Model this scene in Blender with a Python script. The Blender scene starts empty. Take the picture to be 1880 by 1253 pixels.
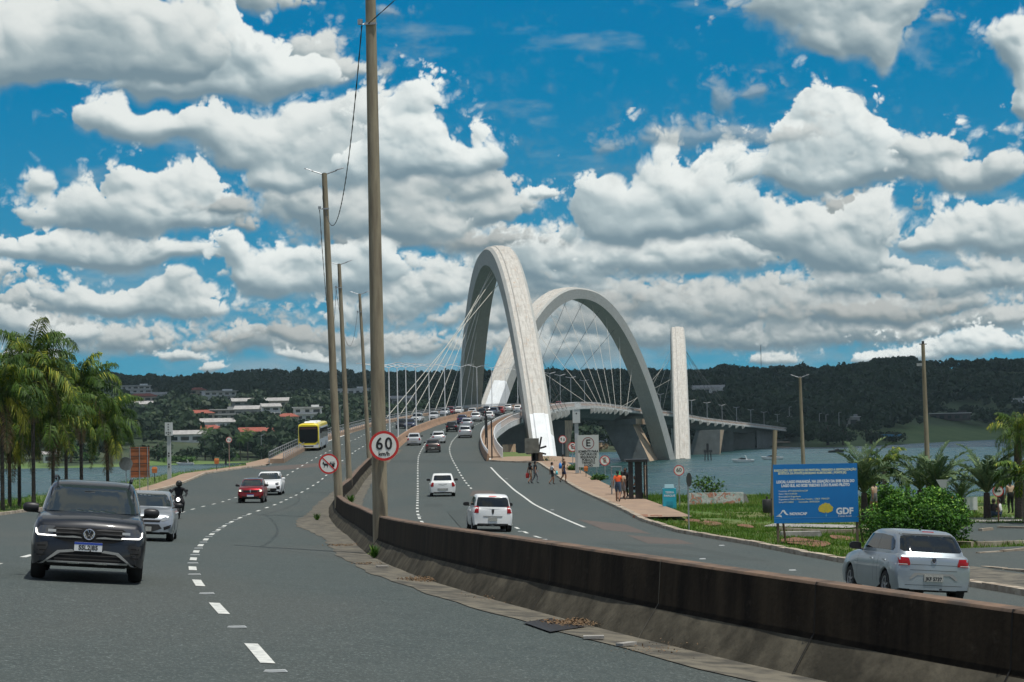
import bpy, bmesh, math, random
import numpy as np
from mathutils import Vector, Matrix
from mathutils.bvhtree import BVHTree
random.seed(7); RNG = np.random.default_rng(7)
S = bpy.context.scene
COL = S.collection
rad = math.radians
# ------------------------------------------------------------------ camera
F = 3700.0; EYE = 13.0
PITCH = math.atan(160.5 / F); ROLL = rad(1.1)
f_ = Vector((0, math.cos(PITCH), math.sin(PITCH))); r0 = Vector((1, 0, 0)); u0 = r0.cross(f_)
u_ = u0 * math.cos(ROLL) + r0 * math.sin(ROLL); r_ = r0 * math.cos(ROLL) - u0 * math.sin(ROLL)
cd = bpy.data.cameras.new('camera'); cam = bpy.data.objects.new('camera', cd); COL.objects.link(cam)
cd.sensor_width = 36; cd.lens = F / 1880 * 36; cd.clip_end = 30000; cd.clip_start = .5
M = Matrix((r_, u_, -f_)).transposed().to_4x4(); M.translation = Vector((0, 0, EYE)); cam.matrix_world = M
S.camera = cam
# ------------------------------------------------------------------ light
SUN = Vector((0.22, -0.16, 0.96)).normalized()
S.view_settings.view_transform = 'Standard'; S.view_settings.look = 'None'
S.view_settings.exposure = 0.0; S.view_settings.gamma = 1
S.cycles.use_denoising = True; S.cycles.max_bounces = 6; S.cycles.transparent_max_bounces = 12
S.cycles.use_adaptive_sampling = True; S.cycles.adaptive_threshold = 0.02
ld = bpy.data.lights.new('sun', 'SUN'); ld.energy = 4.0; ld.angle = rad(.5); ld.color = (1, .965, .90)
sun = bpy.data.objects.new('sun', ld); COL.objects.link(sun); sun.rotation_euler = SUN.to_track_quat('Z', 'Y').to_euler()

def ray(px, py):
    d = f_ * F + r_ * (px - 940) - u_ * (py - 626.5)
    return d.normalized()
def at(px, py, Y):
    d = ray(px, py); return Vector((0, 0, EYE)) + d * (Y / d.y)
CLOUDS = [
 # far bank on the horizon
 ([(60,600,90,20),(225,628,80,24),(465,628,90,22),(600,640,60,18),(740,645,80,20),(1000,640,110,28),(1180,620,110,28),(1340,612,110,28),
   (1480,612,110,24),(1640,600,100,20),(1850,590,70,18)], 1, 2.6, .8, .80, .5, .14),
 ([(388,668,16,9),(1425,655,30,11),(60,645,40,10),(330,650,30,8),(560,655,34,9)], 41, 3.0, .5, .95, .2, .05),
 ([(1690,645,80,16),(1820,640,70,16),(1780,620,40,14),(1610,652,36,9)], 2, 2.8, .7, 1.08, .25, .03),
 ([(1250,575,140,28),(1500,565,150,28),(1120,550,90,34),(1700,560,100,22),(900,590,80,24),(960,530,80,30),(1380,545,80,26),(60,560,50,20)], 21, 2.3, .8, .80, .65, .10),
 ([(290,562,110,22),(160,550,70,18),(320,525,40,18),(700,570,90,28),(800,530,70,36),(1000,520,90,24)], 3, 2.0, .8, .95, .55, .05),
 ([(830,430,60,36),(990,465,80,34),(1090,475,60,28),(1000,500,90,26),(930,480,50,30)], 42, 1.8, .7, 1.0, .5, .04),
 ([(1250,480,110,28),(1180,462,56,22),(1370,475,70,28),(1300,470,70,24)], 43, 1.8, .6, 1.0, .55, .03),
 ([(0,515,40,24),(20,590,50,20),(140,612,40,14),(1850,510,44,26),(1750,520,70,22),(1640,500,60,20),(1560,520,70,24)], 44, 2.0, .8, .92, .5, .05),
 ([(1560,395,46,26),(1110,560,60,22),(1600,570,110,16),(1060,600,60,24),(560,620,100,18),(700,440,70,18),(880,450,60,20)], 31, 2.0, .9, .62, .5, .18),
 ([(950,380,20,16),(985,362,30,10)], 32, 2.4, .5, 1.08, .1, .02),
 ([(1345,305,30,34),(1310,330,40,30)], 33, 1.8, .5, 1.08, .15, .02),
 # middle banks
 ([(170,472,140,20),(80,458,60,14),(290,466,70,14),(190,446,70,16)], 4, 1.7, .7, 1.0, .45, .05),
 ([(110,385,56,24),(230,400,90,30),(340,345,46,34),(250,345,36,24),(150,410,80,24),(64,340,22,16),(330,395,80,26)], 5, 1.4, .7, 1.0, .5, .03),
 ([(420,380,40,14),(450,410,22,12)], 45, 2.2, .8, .7, .3, .3),
 ([(470,500,54,30),(560,512,80,30),(660,512,60,34),(430,455,28,22),(545,475,44,20),(690,475,40,26),(610,470,40,18)], 6, 1.5, .6, 1.05, .4, .02),
 ([(1530,430,76,44),(1450,440,56,38),(1600,420,30,38),(1560,480,76,26)], 7, 1.5, .7, .98, .55, .03),
 ([(1790,425,70,30),(1860,440,50,32),(1720,440,40,18),(1850,400,40,24)], 46, 1.5, .7, .98, .5, .04),
 ([(640,400,90,32),(760,425,70,34),(900,395,50,22),(560,370,70,28),(860,345,36,22),(745,335,60,34),(690,380,70,36)], 8, 1.5, .7, .88, .55, .05),
 ([(1120,400,56,42),(1200,425,130,24),(1225,350,60,46),(1150,375,56,38),(1320,340,40,40),(1290,390,80,38),(1370,380,36,34)], 11, 1.25, .55, 1.05, .45, .02),
 ([(400,240,130,32),(560,250,110,38),(250,235,70,22),(620,300,76,38),(670,225,44,34),(480,285,90,24),(520,330,60,22)], 9, 1.2, .7, 1.0, .4, .04),
 ([(760,200,34,30),(745,250,50,40),(790,265,28,24),(890,290,24,24),(850,305,30,22),(700,300,66,34),(800,310,46,24)], 10, 1.5, .55, 1.08, .3, .02),
 ([(1495,208,36,28),(1555,235,44,26),(1615,262,32,22),(1480,285,56,34),(1600,320,110,32),(1500,330,84,28),(1530,270,70,30)], 12, 1.3, .6, 1.06, .42, .02),
 ([(1760,325,80,28),(1680,285,44,26),(1850,305,44,26),(1730,270,40,16)], 47, 1.5, .7, .95, .45, .05),
 ([(1320,252,90,12),(1240,262,50,10),(1420,262,60,12)], 13, 2.2, 1.1, .66, .3, .35),
 ([(1110,275,18,11),(1390,170,20,12),(1325,185,14,22),(1715,46,16,5),(700,130,14,10),(700,30,18,11)], 18, 2.6, 1.1, .64, .3, .45),
 # nearest, top of the frame
 ([(1530,30,110,50),(1600,70,54,34),(1440,5,46,34),(1520,90,34,16),(1612,105,20,22),(1560,0,110,40)], 14, 1.4, .8, .98, .75, .03),
 ([(1850,90,34,38),(1872,190,24,22),(1880,140,26,40)], 15, 1.5, .5, 1.04, .3, .02),
 ([(600,130,44,22),(560,90,30,22),(480,0,50,20)], 48, 1.6, .9, .86, .3, .12),
 ([(440,110,90,40),(520,140,84,30),(400,45,38,34),(360,150,100,24),(470,85,60,26),(300,170,90,20)], 16, 1.2, .6, 1.05, .35, .03),
 ([(60,70,210,62),(230,60,130,50),(-100,120,200,40),(140,140,160,22),(430,-10,44,14),(260,120,100,30)], 17, 1.0, .55, .95, .7, .06),
]
# the rest of the sky, outside the picture: broad fair-weather cumulus
# ------------------------------------------------------------------ sky: blue air + cumulus banks, computed on an azimuth/elevation grid
def azel(px, py):
    d = ray(px, py); return math.degrees(math.atan2(d.x, d.y)), math.degrees(math.asin(d.z))
AZ0, AZ1, EL0, EL1, NW, NH = -19.0, 19.0, -1.5, 15.5, 2280, 1020
def vnoise(X, Y, seed):                                   # smooth value noise
    r = np.random.default_rng(seed); T = r.random((256, 256), dtype=np.float32)
    xi = np.floor(X).astype(np.int32); yi = np.floor(Y).astype(np.int32); fx = X - xi; fy = Y - yi
    fx = fx * fx * fx * (fx * (fx * 6 - 15) + 10); fy = fy * fy * fy * (fy * (fy * 6 - 15) + 10)
    a = T[yi & 255, xi & 255]; b = T[yi & 255, (xi + 1) & 255]; c = T[(yi + 1) & 255, xi & 255]; d = T[(yi + 1) & 255, (xi + 1) & 255]
    return (a + (b - a) * fx) * (1 - fy) + (c + (d - c) * fx) * fy
def fbm(X, Y, seed, octs, rough=.5):
    s = 0; a = 1.0; t = 0
    for k in range(octs):
        s = s + a * vnoise(X * 2 ** k + 17.3 * k, Y * 2 ** k - 9.1 * k, seed + k); t += a; a *= rough
    return s / t
def worley(X, Y, seed):                                   # rounded bumps: 1 at a cell's centre
    r = np.random.default_rng(seed); T = r.random((128, 128, 2), dtype=np.float32)
    xi = np.floor(X).astype(np.int32); yi = np.floor(Y).astype(np.int32); s = np.zeros_like(X)
    for dy in (-1, 0, 1):
        for dx in (-1, 0, 1):
            p = T[(yi + dy) & 127, (xi + dx) & 127]
            d2 = (xi + dx + p[..., 0] - X) ** 2 + (yi + dy + p[..., 1] - Y) ** 2
            s = np.maximum(s, 1 - d2)
    return np.clip(s, 0, 1)
def sstep(x, lo, hi):
    t = np.clip((x - lo) / (hi - lo), 0, 1); return t * t * (3 - 2 * t)
def blur(A, n):
    if n < 1: return A
    for ax in (0, 1):
        for _ in range(2):
            P = np.concatenate([np.repeat(np.take(A, [0], ax), n, ax), A, np.repeat(np.take(A, [-1], ax), n + 1, ax)], ax)
            Cs = np.cumsum(P, ax, dtype=np.float64); L = A.shape[ax]; k = 2 * n + 1
            A = ((np.take(Cs, range(k, k + L), ax) - np.take(Cs, range(0, L), ax)) / k).astype(np.float32)
    return A
def cloud_image():
    ax = np.linspace(AZ0, AZ1, NW, dtype=np.float32); ey = np.linspace(EL0, EL1, NH, dtype=np.float32)
    A, E = np.meshgrid(ax, ey); dpp = (AZ1 - AZ0) / NW
    t = np.clip(E / 13.5, 0, 1)[..., None]
    img = np.array([.085, .36, .50], np.float32) * (1 - t) ** 1.6 + np.array([-.012, .18, .41], np.float32) * (1 - (1 - t) ** 1.6)
    w1 = fbm(A * .45 + 3, E * .45, 900, 4) - .5; w2 = fbm(A * .45 + 50, E * .45 + 9, 910, 4) - .5
    veil = sstep(fbm(A * .35, E * 1.1, 77, 6, .55) + .34 * (1 - np.clip(np.abs(E - 3.0) / 4.0, 0, 1)) - .1, .52, .92)[..., None] * .8
    img = img * (1 - veil) + np.array([.30, .41, .47], np.float32) * veil
    for (blobs, seed, fs, rag, whit, grey, soft) in CLOUDS:
        pts = [(*azel(bx, by), rx / F * 65, ry / F * 73) for bx, by, rx, ry in blobs]
        x0 = min(p[0] - p[2] * 1.5 for p in pts) - 1; x1 = max(p[0] + p[2] * 1.5 for p in pts) + 1
        y0 = min(p[1] - p[3] * 1.5 for p in pts) - 1; y1 = max(p[1] + p[3] * 1.5 for p in pts) + 1
        i0, i1 = np.searchsorted(ax, [x0, x1]); j0, j1 = np.searchsorted(ey, [y0, y1])
        if i1 - i0 < 4 or j1 - j0 < 4: continue
        sl = (slice(j0, j1), slice(i0, i1)); a = A[sl]; e = E[sl]
        wa = a + w1[sl] * 1.7 / fs; we = e + w2[sl] * 1.5 / fs
        acc = np.zeros_like(a); hh = np.zeros_like(a)
        for (ca, ce, ra, re) in pts:
            de = (we - ce) / re; de = np.where(de < 0, de * 1.15, de)           # flatter undersides
            r2 = ((wa - ca) / ra) ** 2 + de ** 2; v = np.exp(-1.35 * r2)
            acc += v; hh += v * np.clip(de * .5 + .5, 0, 1)
        hh = hh / (acc + 1e-4); base = np.where(acc < .33, 2.3 * (acc - .33), 1.25 * (acc - .33)).clip(-1.2, 1.0)
        n = fbm(a * .9 * fs, e * 1.0 * fs, seed * 31, 8, .55) - .5
        def dome(sc, k, nn): return np.sqrt(worley((wa + nn * .5 / sc) * sc * fs, (we + nn * .4 / sc) * sc * 1.05 * fs, seed + k) + 1e-3)
        b1 = dome(.95, 0, n); b2 = dome(2.1, 1, n * 2); b3 = dome(4.6, 2, n * 4); b4 = dome(10, 3, n * 8)
        up = sstep(hh, .12, .5)
        bil = (b1 - .72) * .62 + (b2 - .72) * .40 + (b3 - .72) * .20 + (b4 - .72) * .10
        D = base + (bil * (.3 + .7 * up) * 2.05 + n * 1.75 * rag)
        sf = .05 + soft * 1.5 + .50 * (1 - up) + .34 * sstep(fbm(a * .7 * fs + 31, e * .7 * fs, seed * 3 + 1, 3), .42, .72)
        al = sstep(D, -.03 - sf * .5, .06 + sf)
        Dc = np.clip(D, 0, 1.4)
        Z = (np.sqrt(Dc + .06) * .95 + .40 * b1 + .22 * b2 * (.3 + .7 * up) + .11 * b3 * up + .04 * b4 * up + .45 * n) / fs / dpp
        def lamb(Z, k=1.0):
            gy, gx = np.gradient(Z); gx = gx * k; gy = gy * k
            return (-gx * .40 - gy * .80 + .45) / np.sqrt(gx * gx + gy * gy + 1.2)
        l = .07 * lamb(blur(Z, 1), .6) + .14 * lamb(blur(Z, int(5 / fs)), .7) + .42 * lamb(blur(Z, int(10 / fs)), .8) + .40 * lamb(blur(Z, int(26 / fs)), .9)
        l = l + .66 * (hh - .36) + .85 * (fbm(a * .5 * fs + 5, e * .8 * fs, seed * 7 + 5, 6, .55) - .5) - grey * .34 * sstep(Dc, .2, 1.1) * (1 - up * .7) + .10 - .12 * grey
        l = l + .16 * (1 - sstep(D, .0, .4)) * up
        lit = np.clip((l + .42) / 1.62, 0, 1); lit = (.35 * lit + .65 * sstep(lit, 0.0, 1.0))[..., None]
        darkc = np.array([.19, .275, .325], np.float32) * (.7 + .3 * whit) ; bright = np.array([.80, .84, .82], np.float32) * whit
        midc = np.array([.41, .495, .52], np.float32) * whit
        c = np.where(lit < .5, darkc + (midc - darkc) * lit * 2, midc + (bright - midc) * (lit * 2 - 1))
        if soft > .3: al = al * .55
        al = al[..., None]
        img[sl] = img[sl] * (1 - al) + c * al
    return A, E, np.maximum(img, 0.0005)
_, _, SKY = cloud_image()
im = bpy.data.images.new('sky_grid', NW, NH, alpha=False, float_buffer=True)
im.colorspace_settings.name = 'Linear Rec.709'
im.pixels.foreach_set(np.concatenate([SKY, np.ones((NH, NW, 1), np.float32)], 2).astype(np.float32).ravel()); im.pack()
BGS = .11
W = bpy.data.worlds.new('World'); S.world = W; W.use_nodes = True
W.cycles.sampling_method = 'MANUAL'; W.cycles.sample_map_resolution = 1024
nt = W.node_tree; nt.nodes.clear()
def nd(nt, typ, ins=None, **kw):
    n = nt.nodes.new(typ)
    for k, v in kw.items(): setattr(n, k, v)
    for k, v in (ins or {}).items():
        if hasattr(v, 'is_output'): nt.links.new(v, n.inputs[k])
        else: n.inputs[k].default_value = v
    return n
def mth(nt, op, a, b=0.0, c=0.0, clamp=False):
    n = nd(nt, 'ShaderNodeMath', {0: a, 1: b, 2: c}, operation=op); n.use_clamp = clamp; return n.outputs[0]
def mixc(nt, f, a, b, bt='MIX'):
    n = nt.nodes.new('ShaderNodeMix'); n.data_type = 'RGBA'; n.blend_type = bt
    for k, v in ((0, f), (6, a), (7, b)):
        if hasattr(v, 'is_output'): nt.links.new(v, n.inputs[k])
        else: n.inputs[k].default_value = v if k == 0 else tuple(v)[:3] + (1,)
    return n.outputs[2]
def rng(nt, x, lo, hi, a=0.0, b=1.0, smooth=False):
    return nd(nt, 'ShaderNodeMapRange', {0: x, 1: lo, 2: hi, 3: a, 4: b}, interpolation_type='SMOOTHSTEP' if smooth else 'LINEAR').outputs[0]
tc = nd(nt, 'ShaderNodeTexCoord').outputs['Generated']; sp = nd(nt, 'ShaderNodeSeparateXYZ', {0: tc})
az = mth(nt, 'MULTIPLY', mth(nt, 'ARCTAN2', sp.outputs[0], sp.outputs[1]), 180 / math.pi)
el = mth(nt, 'MULTIPLY', mth(nt, 'ARCSINE', sp.outputs[2]), 180 / math.pi)
uu = rng(nt, az, AZ0, AZ1); vv = rng(nt, el, EL0, EL1)
uv = nd(nt, 'ShaderNodeCombineXYZ', {0: uu, 1: vv}).outputs[0]
tex = nd(nt, 'ShaderNodeTexImage', {0: uv}, image=im, interpolation='Cubic', extension='EXTEND').outputs[0]
inside = mth(nt, 'MULTIPLY', mth(nt, 'MULTIPLY', rng(nt, az, AZ0, AZ0 + 2, smooth=True), rng(nt, az, AZ1, AZ1 - 2, smooth=True)),
             mth(nt, 'MULTIPLY', rng(nt, el, EL0, EL0 + .5), rng(nt, el, EL1, EL1 - 2, smooth=True)))
sky = nd(nt, 'ShaderNodeTexSky', sky_type='NISHITA', sun_disc=False, sun_elevation=math.asin(SUN.z),
         sun_rotation=math.atan2(SUN.x, SUN.y), altitude=1100, air_density=1.0, dust_density=0.4, ozone_density=1.5).outputs[0]
cn = nd(nt, 'ShaderNodeTexNoise', {'Vector': tc, 'Scale': 4.0, 'Detail': 5.0, 'Roughness': .55}).outputs[0]
cm = rng(nt, cn, .44, .56, 0, .9, True)
wide = mixc(nt, cm, sky, (.46 / BGS, .46 / BGS, .43 / BGS))
scl = nd(nt, 'ShaderNodeVectorMath', {0: tex, 1: (1 / BGS,) * 3}, operation='MULTIPLY').outputs[0]
bg = nd(nt, 'ShaderNodeBackground', {0: mixc(nt, inside, wide, scl), 1: BGS})
nt.links.new(bg.outputs[0], nd(nt, 'ShaderNodeOutputWorld').inputs[0])
# ------------------------------------------------------------------ helpers
def tag(o, label=None, cat=None, group=None, kind=None):
    if label: o['label'] = label
    if cat: o['category'] = cat
    if group: o['group'] = group
    if kind: o['kind'] = kind
    return o
def thing(name, label, cat, loc=(0, 0, 0), rz=0, group=None):
    o = bpy.data.objects.new(name, None); COL.objects.link(o); o.empty_display_size = .2
    o.location = loc; o.rotation_euler = (0, 0, rz); return tag(o, label, cat, group)
class MB:
    def __init__(s): s.v = []; s.f = []; s.m = []; s.n = 0
    def add(s, vs, fs, mi=0):
        k = s.n; vs = [tuple(p) for p in vs]; s.v += vs; s.n += len(vs)
        s.f += [tuple(i + k for i in f) for f in fs]; s.m += [mi] * len(fs); return s
    def box(s, c, d, mi=0, R=None, taper=1.0):
        x, y, z = d[0] / 2, d[1] / 2, d[2] / 2; c = Vector(c)
        vs = [Vector((a * x * (taper if k > 0 else 1), b * y * (taper if k > 0 else 1), k * z)) for k in (-1, 1) for a, b in ((-1, -1), (1, -1), (1, 1), (-1, 1))]
        if R is not None: vs = [R @ v for v in vs]
        return s.add([v + c for v in vs], [(3, 2, 1, 0), (4, 5, 6, 7), (0, 1, 5, 4), (1, 2, 6, 5), (2, 3, 7, 6), (3, 0, 4, 7)], mi)
    def tube(s, pts, r, n=8, mi=0, cap=True):
        pts = [Vector(p) for p in pts]; rs = r if hasattr(r, '__len__') else [r] * len(pts); vs = []; up = None
        for i, p in enumerate(pts):
            d = (pts[min(i + 1, len(pts) - 1)] - pts[max(i - 1, 0)]).normalized()
            if up is None: up = Vector((0, 0, 1)) if abs(d.z) < .9 else Vector((1, 0, 0))
            a = d.cross(up).normalized(); b = a.cross(d).normalized(); up = b
            vs += [p + (a * math.cos(t) + b * math.sin(t)) * rs[i] for t in (2 * math.pi * k / n for k in range(n))]
        fs = [(i * n + k, i * n + (k + 1) % n, (i + 1) * n + (k + 1) % n, (i + 1) * n + k) for i in range(len(pts) - 1) for k in range(n)]
        if cap: fs += [tuple(range(n)), tuple((len(pts) - 1) * n + k for k in reversed(range(n)))]
        return s.add(vs, fs, mi)
    def grid(s, P, mi=0, closed=False):
        """P[i][j] rows of points"""
        a, b = len(P), len(P[0]); w = b if closed else b - 1
        return s.add([p for row in P for p in row], [(i * b + j, i * b + (j + 1) % b, (i + 1) * b + (j + 1) % b, (i + 1) * b + j) for i in range(a - 1) for j in range(w)], mi)
    def loft(s, P, mi=0):
        s.grid(P, mi, True); n = len(P[0]); k = s.n - n * len(P)
        s.f += [tuple(k + j for j in reversed(range(n))), tuple(k + (len(P) - 1) * n + j for j in range(n))]; s.m += [mi, mi]; return s
    def prism(s, poly, d, fn, mi=0):
        """poly of 2D points, extruded 0..d; fn maps (u, v, w) to a point"""
        n = len(poly); vs = [fn(u, v, 0) for u, v in poly] + [fn(u, v, d) for u, v in poly]
        return s.add(vs, [tuple(reversed(range(n))), tuple(range(n, 2 * n))] + [(i, (i + 1) % n, n + (i + 1) % n, n + i) for i in range(n)], mi)
    def disc(s, c, r, n, ax, d, mi=0):
        """a flat cylinder of thickness d along unit axis ax"""
        ax = Vector(ax).normalized(); c = Vector(c); return s.tube([c, c + ax * d], r, n, mi)
    def mesh(s, name, mats, smooth=False):
        me = bpy.data.meshes.new(name); me.from_pydata(s.v, [], s.f)
        for m in (mats if isinstance(mats, (list, tuple)) else [mats]): me.materials.append(m)
        me.polygons.foreach_set('material_index', s.m)
        if smooth: me.polygons.foreach_set('use_smooth', [True] * len(s.f))
        me.update()
        if smooth and smooth is not True: me.set_sharp_from_angle(angle=rad(smooth))
        return me
    def obj(s, name, mats, parent=None, smooth=False, loc=None, fix=False):
        me = s.mesh(name, mats, smooth)
        if fix:
            bm = bmesh.new(); bm.from_mesh(me); bmesh.ops.recalc_face_normals(bm, faces=bm.faces); bm.to_mesh(me); bm.free()
        o = bpy.data.objects.new(name, me); COL.objects.link(o); o.parent = parent
        if loc: o.location = loc
        return o
def npobj(name, V, Fc, mat, parent=None, attr=None, smooth=False):
    """a mesh from numpy arrays; Fc is (n,3) or (n,4)"""
    me = bpy.data.meshes.new(name); k = Fc.shape[1]; me.vertices.add(len(V)); me.vertices.foreach_set('co', np.asarray(V, np.float32).ravel())
    me.loops.add(Fc.size); me.loops.foreach_set('vertex_index', Fc.astype(np.int32).ravel()); me.polygons.add(len(Fc))
    me.polygons.foreach_set('loop_start', np.arange(0, Fc.size, k, dtype=np.int32))
    if smooth: me.polygons.foreach_set('use_smooth', np.ones(len(Fc), bool))
    me.update(calc_edges=True); me.materials.append(mat)
    if attr is not None:
        at_ = me.attributes.new('shade', 'FLOAT', 'FACE'); at_.data.foreach_set('value', attr.astype(np.float32))
    o = bpy.data.objects.new(name, me); COL.objects.link(o); o.parent = parent; return o
def kids(o): return [c for c in COL.objects if c.parent == o]
def copy_tree(o, loc=None, rz=None, label=None, group=None, color=None):
    tree = {}
    for c in COL.objects:
        if c.parent: tree.setdefault(c.parent, []).append(c)
    def cp(a, par):
        c = a.copy(); COL.objects.link(c); c.parent = par
        if color and a.type == 'MESH': c.color = color
        for ch in tree.get(a, []): cp(ch, c)
        return c
    r = cp(o, None)
    if loc is not None: r.location = loc
    if rz is not None: r.rotation_euler = (0, 0, rz)
    return tag(r, label, None, group)
# ------------------------------------------------------------------ materials
MATS = {}
def mat(name, c, rough=.6, metal=0.0, c2=None, sc=3.0, amt=.5, bump=0.0, bsc=None, spec=.5, coat=0.0, streak=None, coord='Object', det=6.0, lo=.35, hi=.65, alpha=None, trans=0):
    if name in MATS: return MATS[name]
    m = bpy.data.materials.new(name); m.use_nodes = True; MATS[name] = m
    t = m.node_tree; b = t.nodes['Principled BSDF']
    b.inputs['Roughness'].default_value = rough; b.inputs['Metallic'].default_value = metal
    b.inputs['Specular IOR Level'].default_value = spec; b.inputs['Coat Weight'].default_value = coat
    b.inputs['Base Color'].default_value = (*c, 1)
    if trans: b.inputs['Transmission Weight'].default_value = trans
    if c2 or bump:
        co = nd(t, 'ShaderNodeTexCoord').outputs[coord]
        if c2:
            v = nd(t, 'ShaderNodeMapping', {0: co, 3: streak or (1, 1, 1)}).outputs[0]
            n = nd(t, 'ShaderNodeTexNoise', {'Vector': v, 'Scale': sc, 'Detail': det, 'Roughness': .6}).outputs[0]
            t.links.new(mixc(t, rng(t, n, lo, hi, 0, amt * 2 if amt < .5 else 1), c, c2), b.inputs['Base Color'])
        if bump:
            n2 = nd(t, 'ShaderNodeTexNoise', {'Vector': co, 'Scale': bsc or sc * 4, 'Detail': 6.0}).outputs[0]
            t.links.new(nd(t, 'ShaderNodeBump', {'Strength': bump, 'Distance': .02, 'Height': n2}).outputs[0], b.inputs['Normal'])
    return m
def emis(name, c, k):
    m = mat(name, c, .4); b = m.node_tree.nodes['Principled BSDF']; b.inputs['Emission Color'].default_value = (*c, 1); b.inputs['Emission Strength'].default_value = k; return m
M_conc = mat('concrete_pale', (.36, .35, .32), .85, c2=(.22, .21, .19), sc=2.5, bump=.3)
M_pole = mat('pole_concrete', (.34, .295, .20), .8, c2=(.17, .135, .09), sc=6, streak=(1, 1, .12), bump=.25, lo=.3, hi=.7)
M_galv = mat('galvanised_steel', (.42, .44, .45), .4, .7, c2=(.3, .31, .32), sc=8)
M_black = mat('black_plastic', (.012, .012, .013), .45)
M_dark = mat('dark_metal', (.03, .03, .032), .5, .3)
M_white = mat('white_paint', (.78, .79, .78), .5, c2=(.62, .62, .6), sc=5, amt=.3)
M_rubber = mat('tyre_rubber', (.013, .013, .013), .75)
M_red = mat('sign_red', (.58, .03, .025), .4)
M_signw = mat('sign_white', (.80, .79, .72), .45, c2=(.72, .70, .62), sc=7, amt=.3)
M_signk = mat('sign_black', (.015, .015, .015), .5)
M_wood = mat('weathered_wood', (.16, .12, .085), .85, c2=(.07, .055, .04), sc=9, streak=(1, 1, .15))
# ------------------------------------------------------------------ the ground under everything, as a function (road surface height)
_hY = [-20, 0, 20, 31, 42, 57, 82, 100, 120, 142, 165, 190, 218, 250, 300, 330, 390, 450, 510, 566, 620, 680, 745, 820, 890, 1050, 1250, 1400]
_hV = [2.1, 2.2, 2.52, 2.76, 3.18, 3.68, 4.22, 4.38, 4.42, 4.42, 4.12, 3.45, 2.65, 1.65, .1, -.9, -2.6, -4.0, -5.1, -5.9, -6.4, -6.4, -5.6, -4.3, -1.9, 1.6, 6.6, 10.4]
_sY = [-20, 0, 31, 57, 82, 100, 120, 142, 2000]; _sV = [.08, .08, .080, .057, .04, .03, .015, 0, 0]
_ty = np.linspace(-20, 1400, 1421)
def _smooth(y, v, w):
    a = np.interp(_ty, y, v); k = np.ones(w) / w; return np.convolve(np.pad(a, w // 2, mode='edge'), k, 'valid')[:len(_ty)]
_ht = _smooth(_hY, _hV, 15); _st = _smooth(_sY, _sV, 15)
def Gz(X, Y):
    return EYE - (np.interp(Y, _ty, _ht) + np.interp(Y, _ty, _st) * np.clip(X, -30, 14))
def gp(px, py, dz=0.0, y0=8, y1=1400):
    d = ray(px, py); Y = y0; step = .5; prev = None
    while Y < y1:
        p = d * (Y / d.y); z = EYE + p.z; hgt = z - float(Gz(p.x, Y)) - dz
        if hgt < 0:
            lo, hi = Y - step, Y
            for _ in range(24):
                mid = (lo + hi) / 2; p = d * (mid / d.y)
                if EYE + p.z - float(Gz(p.x, mid)) - dz < 0: hi = mid
                else: lo = mid
            return Vector((p.x, mid, EYE + p.z))
        Y += step; step = max(.5, Y * .01)
    raise ValueError(('no ground', px, py))
_XRy = [187, 215, 248, 285, 330, 365, 400, 450, 510, 566, 620, 680, 745, 820, 900, 1250, 1400]
_XRv = [-.4, -1.7, -2.5, -2.5, -.6, 1.9, 4.8, 9.2, 14.3, 19.2, 25.2, 33, 45, 65.5, 87.6, 186, 229]
def XR(Y): return np.interp(Y, _yy, _xr)
_yy = np.linspace(187, 1400, 1214); _a = np.interp(_yy, _XRy, _XRv); _xr = np.convolve(np.pad(_a, 15, mode='reflect', reflect_type='odd'), np.ones(31) / 31, 'valid')
# median wall: left edge of its top, as X(Y)
_MY = [8, 10, 15, 19, 22.2, 26.1, 31, 38, 46, 54, 70, 82, 95, 110, 125, 143, 165, 185, 215, 250, 300]
_MX = [12, 10.4, 7.1, 4.95, 3.45, 1.9, .45, -1.2, -2.45, -3.6, -5.4, -6.9, -8.4, -9.8, -10.8, -11.8, -12.9, -13.5, -13.9, -14.2, -14.1]
def XM(Y):
    a = np.interp(Y, _MY, _MX); b = XR(Y) - 12.0; t = np.clip((np.asarray(Y, float) - 230) / 70, 0, 1); return a * (1 - t) + b * t
_m = np.array([float(XM(y)) for y in np.arange(8, 420, 1.0)]); _m = np.convolve(np.pad(_m, 4, mode='reflect', reflect_type='odd'), np.ones(9) / 9, 'valid')
def XMs(Y): return np.interp(Y, np.arange(8, 420, 1.0), _m) if Y < 419 else float(XR(Y)) - 12.0
def poly_world(pts, dz=0.0): return [gp(x, y, dz) for x, y in pts]
def resample(P, step):
    P = [Vector(p) for p in P]; L = [0]
    for a, b in zip(P, P[1:]): L.append(L[-1] + (b - a).length)
    n = max(2, int(L[-1] / step) + 1); s = np.linspace(0, L[-1], n)
    return [Vector((float(np.interp(t, L, [p.x for p in P])), float(np.interp(t, L, [p.y for p in P])), float(np.interp(t, L, [p.z for p in P])))) for t in s]
def smoothP(P, k=2, it=3):
    for _ in range(it):
        Q = [P[0]]
        for i in range(1, len(P) - 1): Q.append((P[i - 1] + P[i] * 2 + P[i + 1]) / 4)
        Q.append(P[-1]); P = Q
    return P
def curve_from_px(pts, step=2.0, it=8):
    P = smoothP(resample(poly_world(pts), step), it=it)
    for p in P: p.z = float(Gz(p.x, p.y))
    return P
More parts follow.
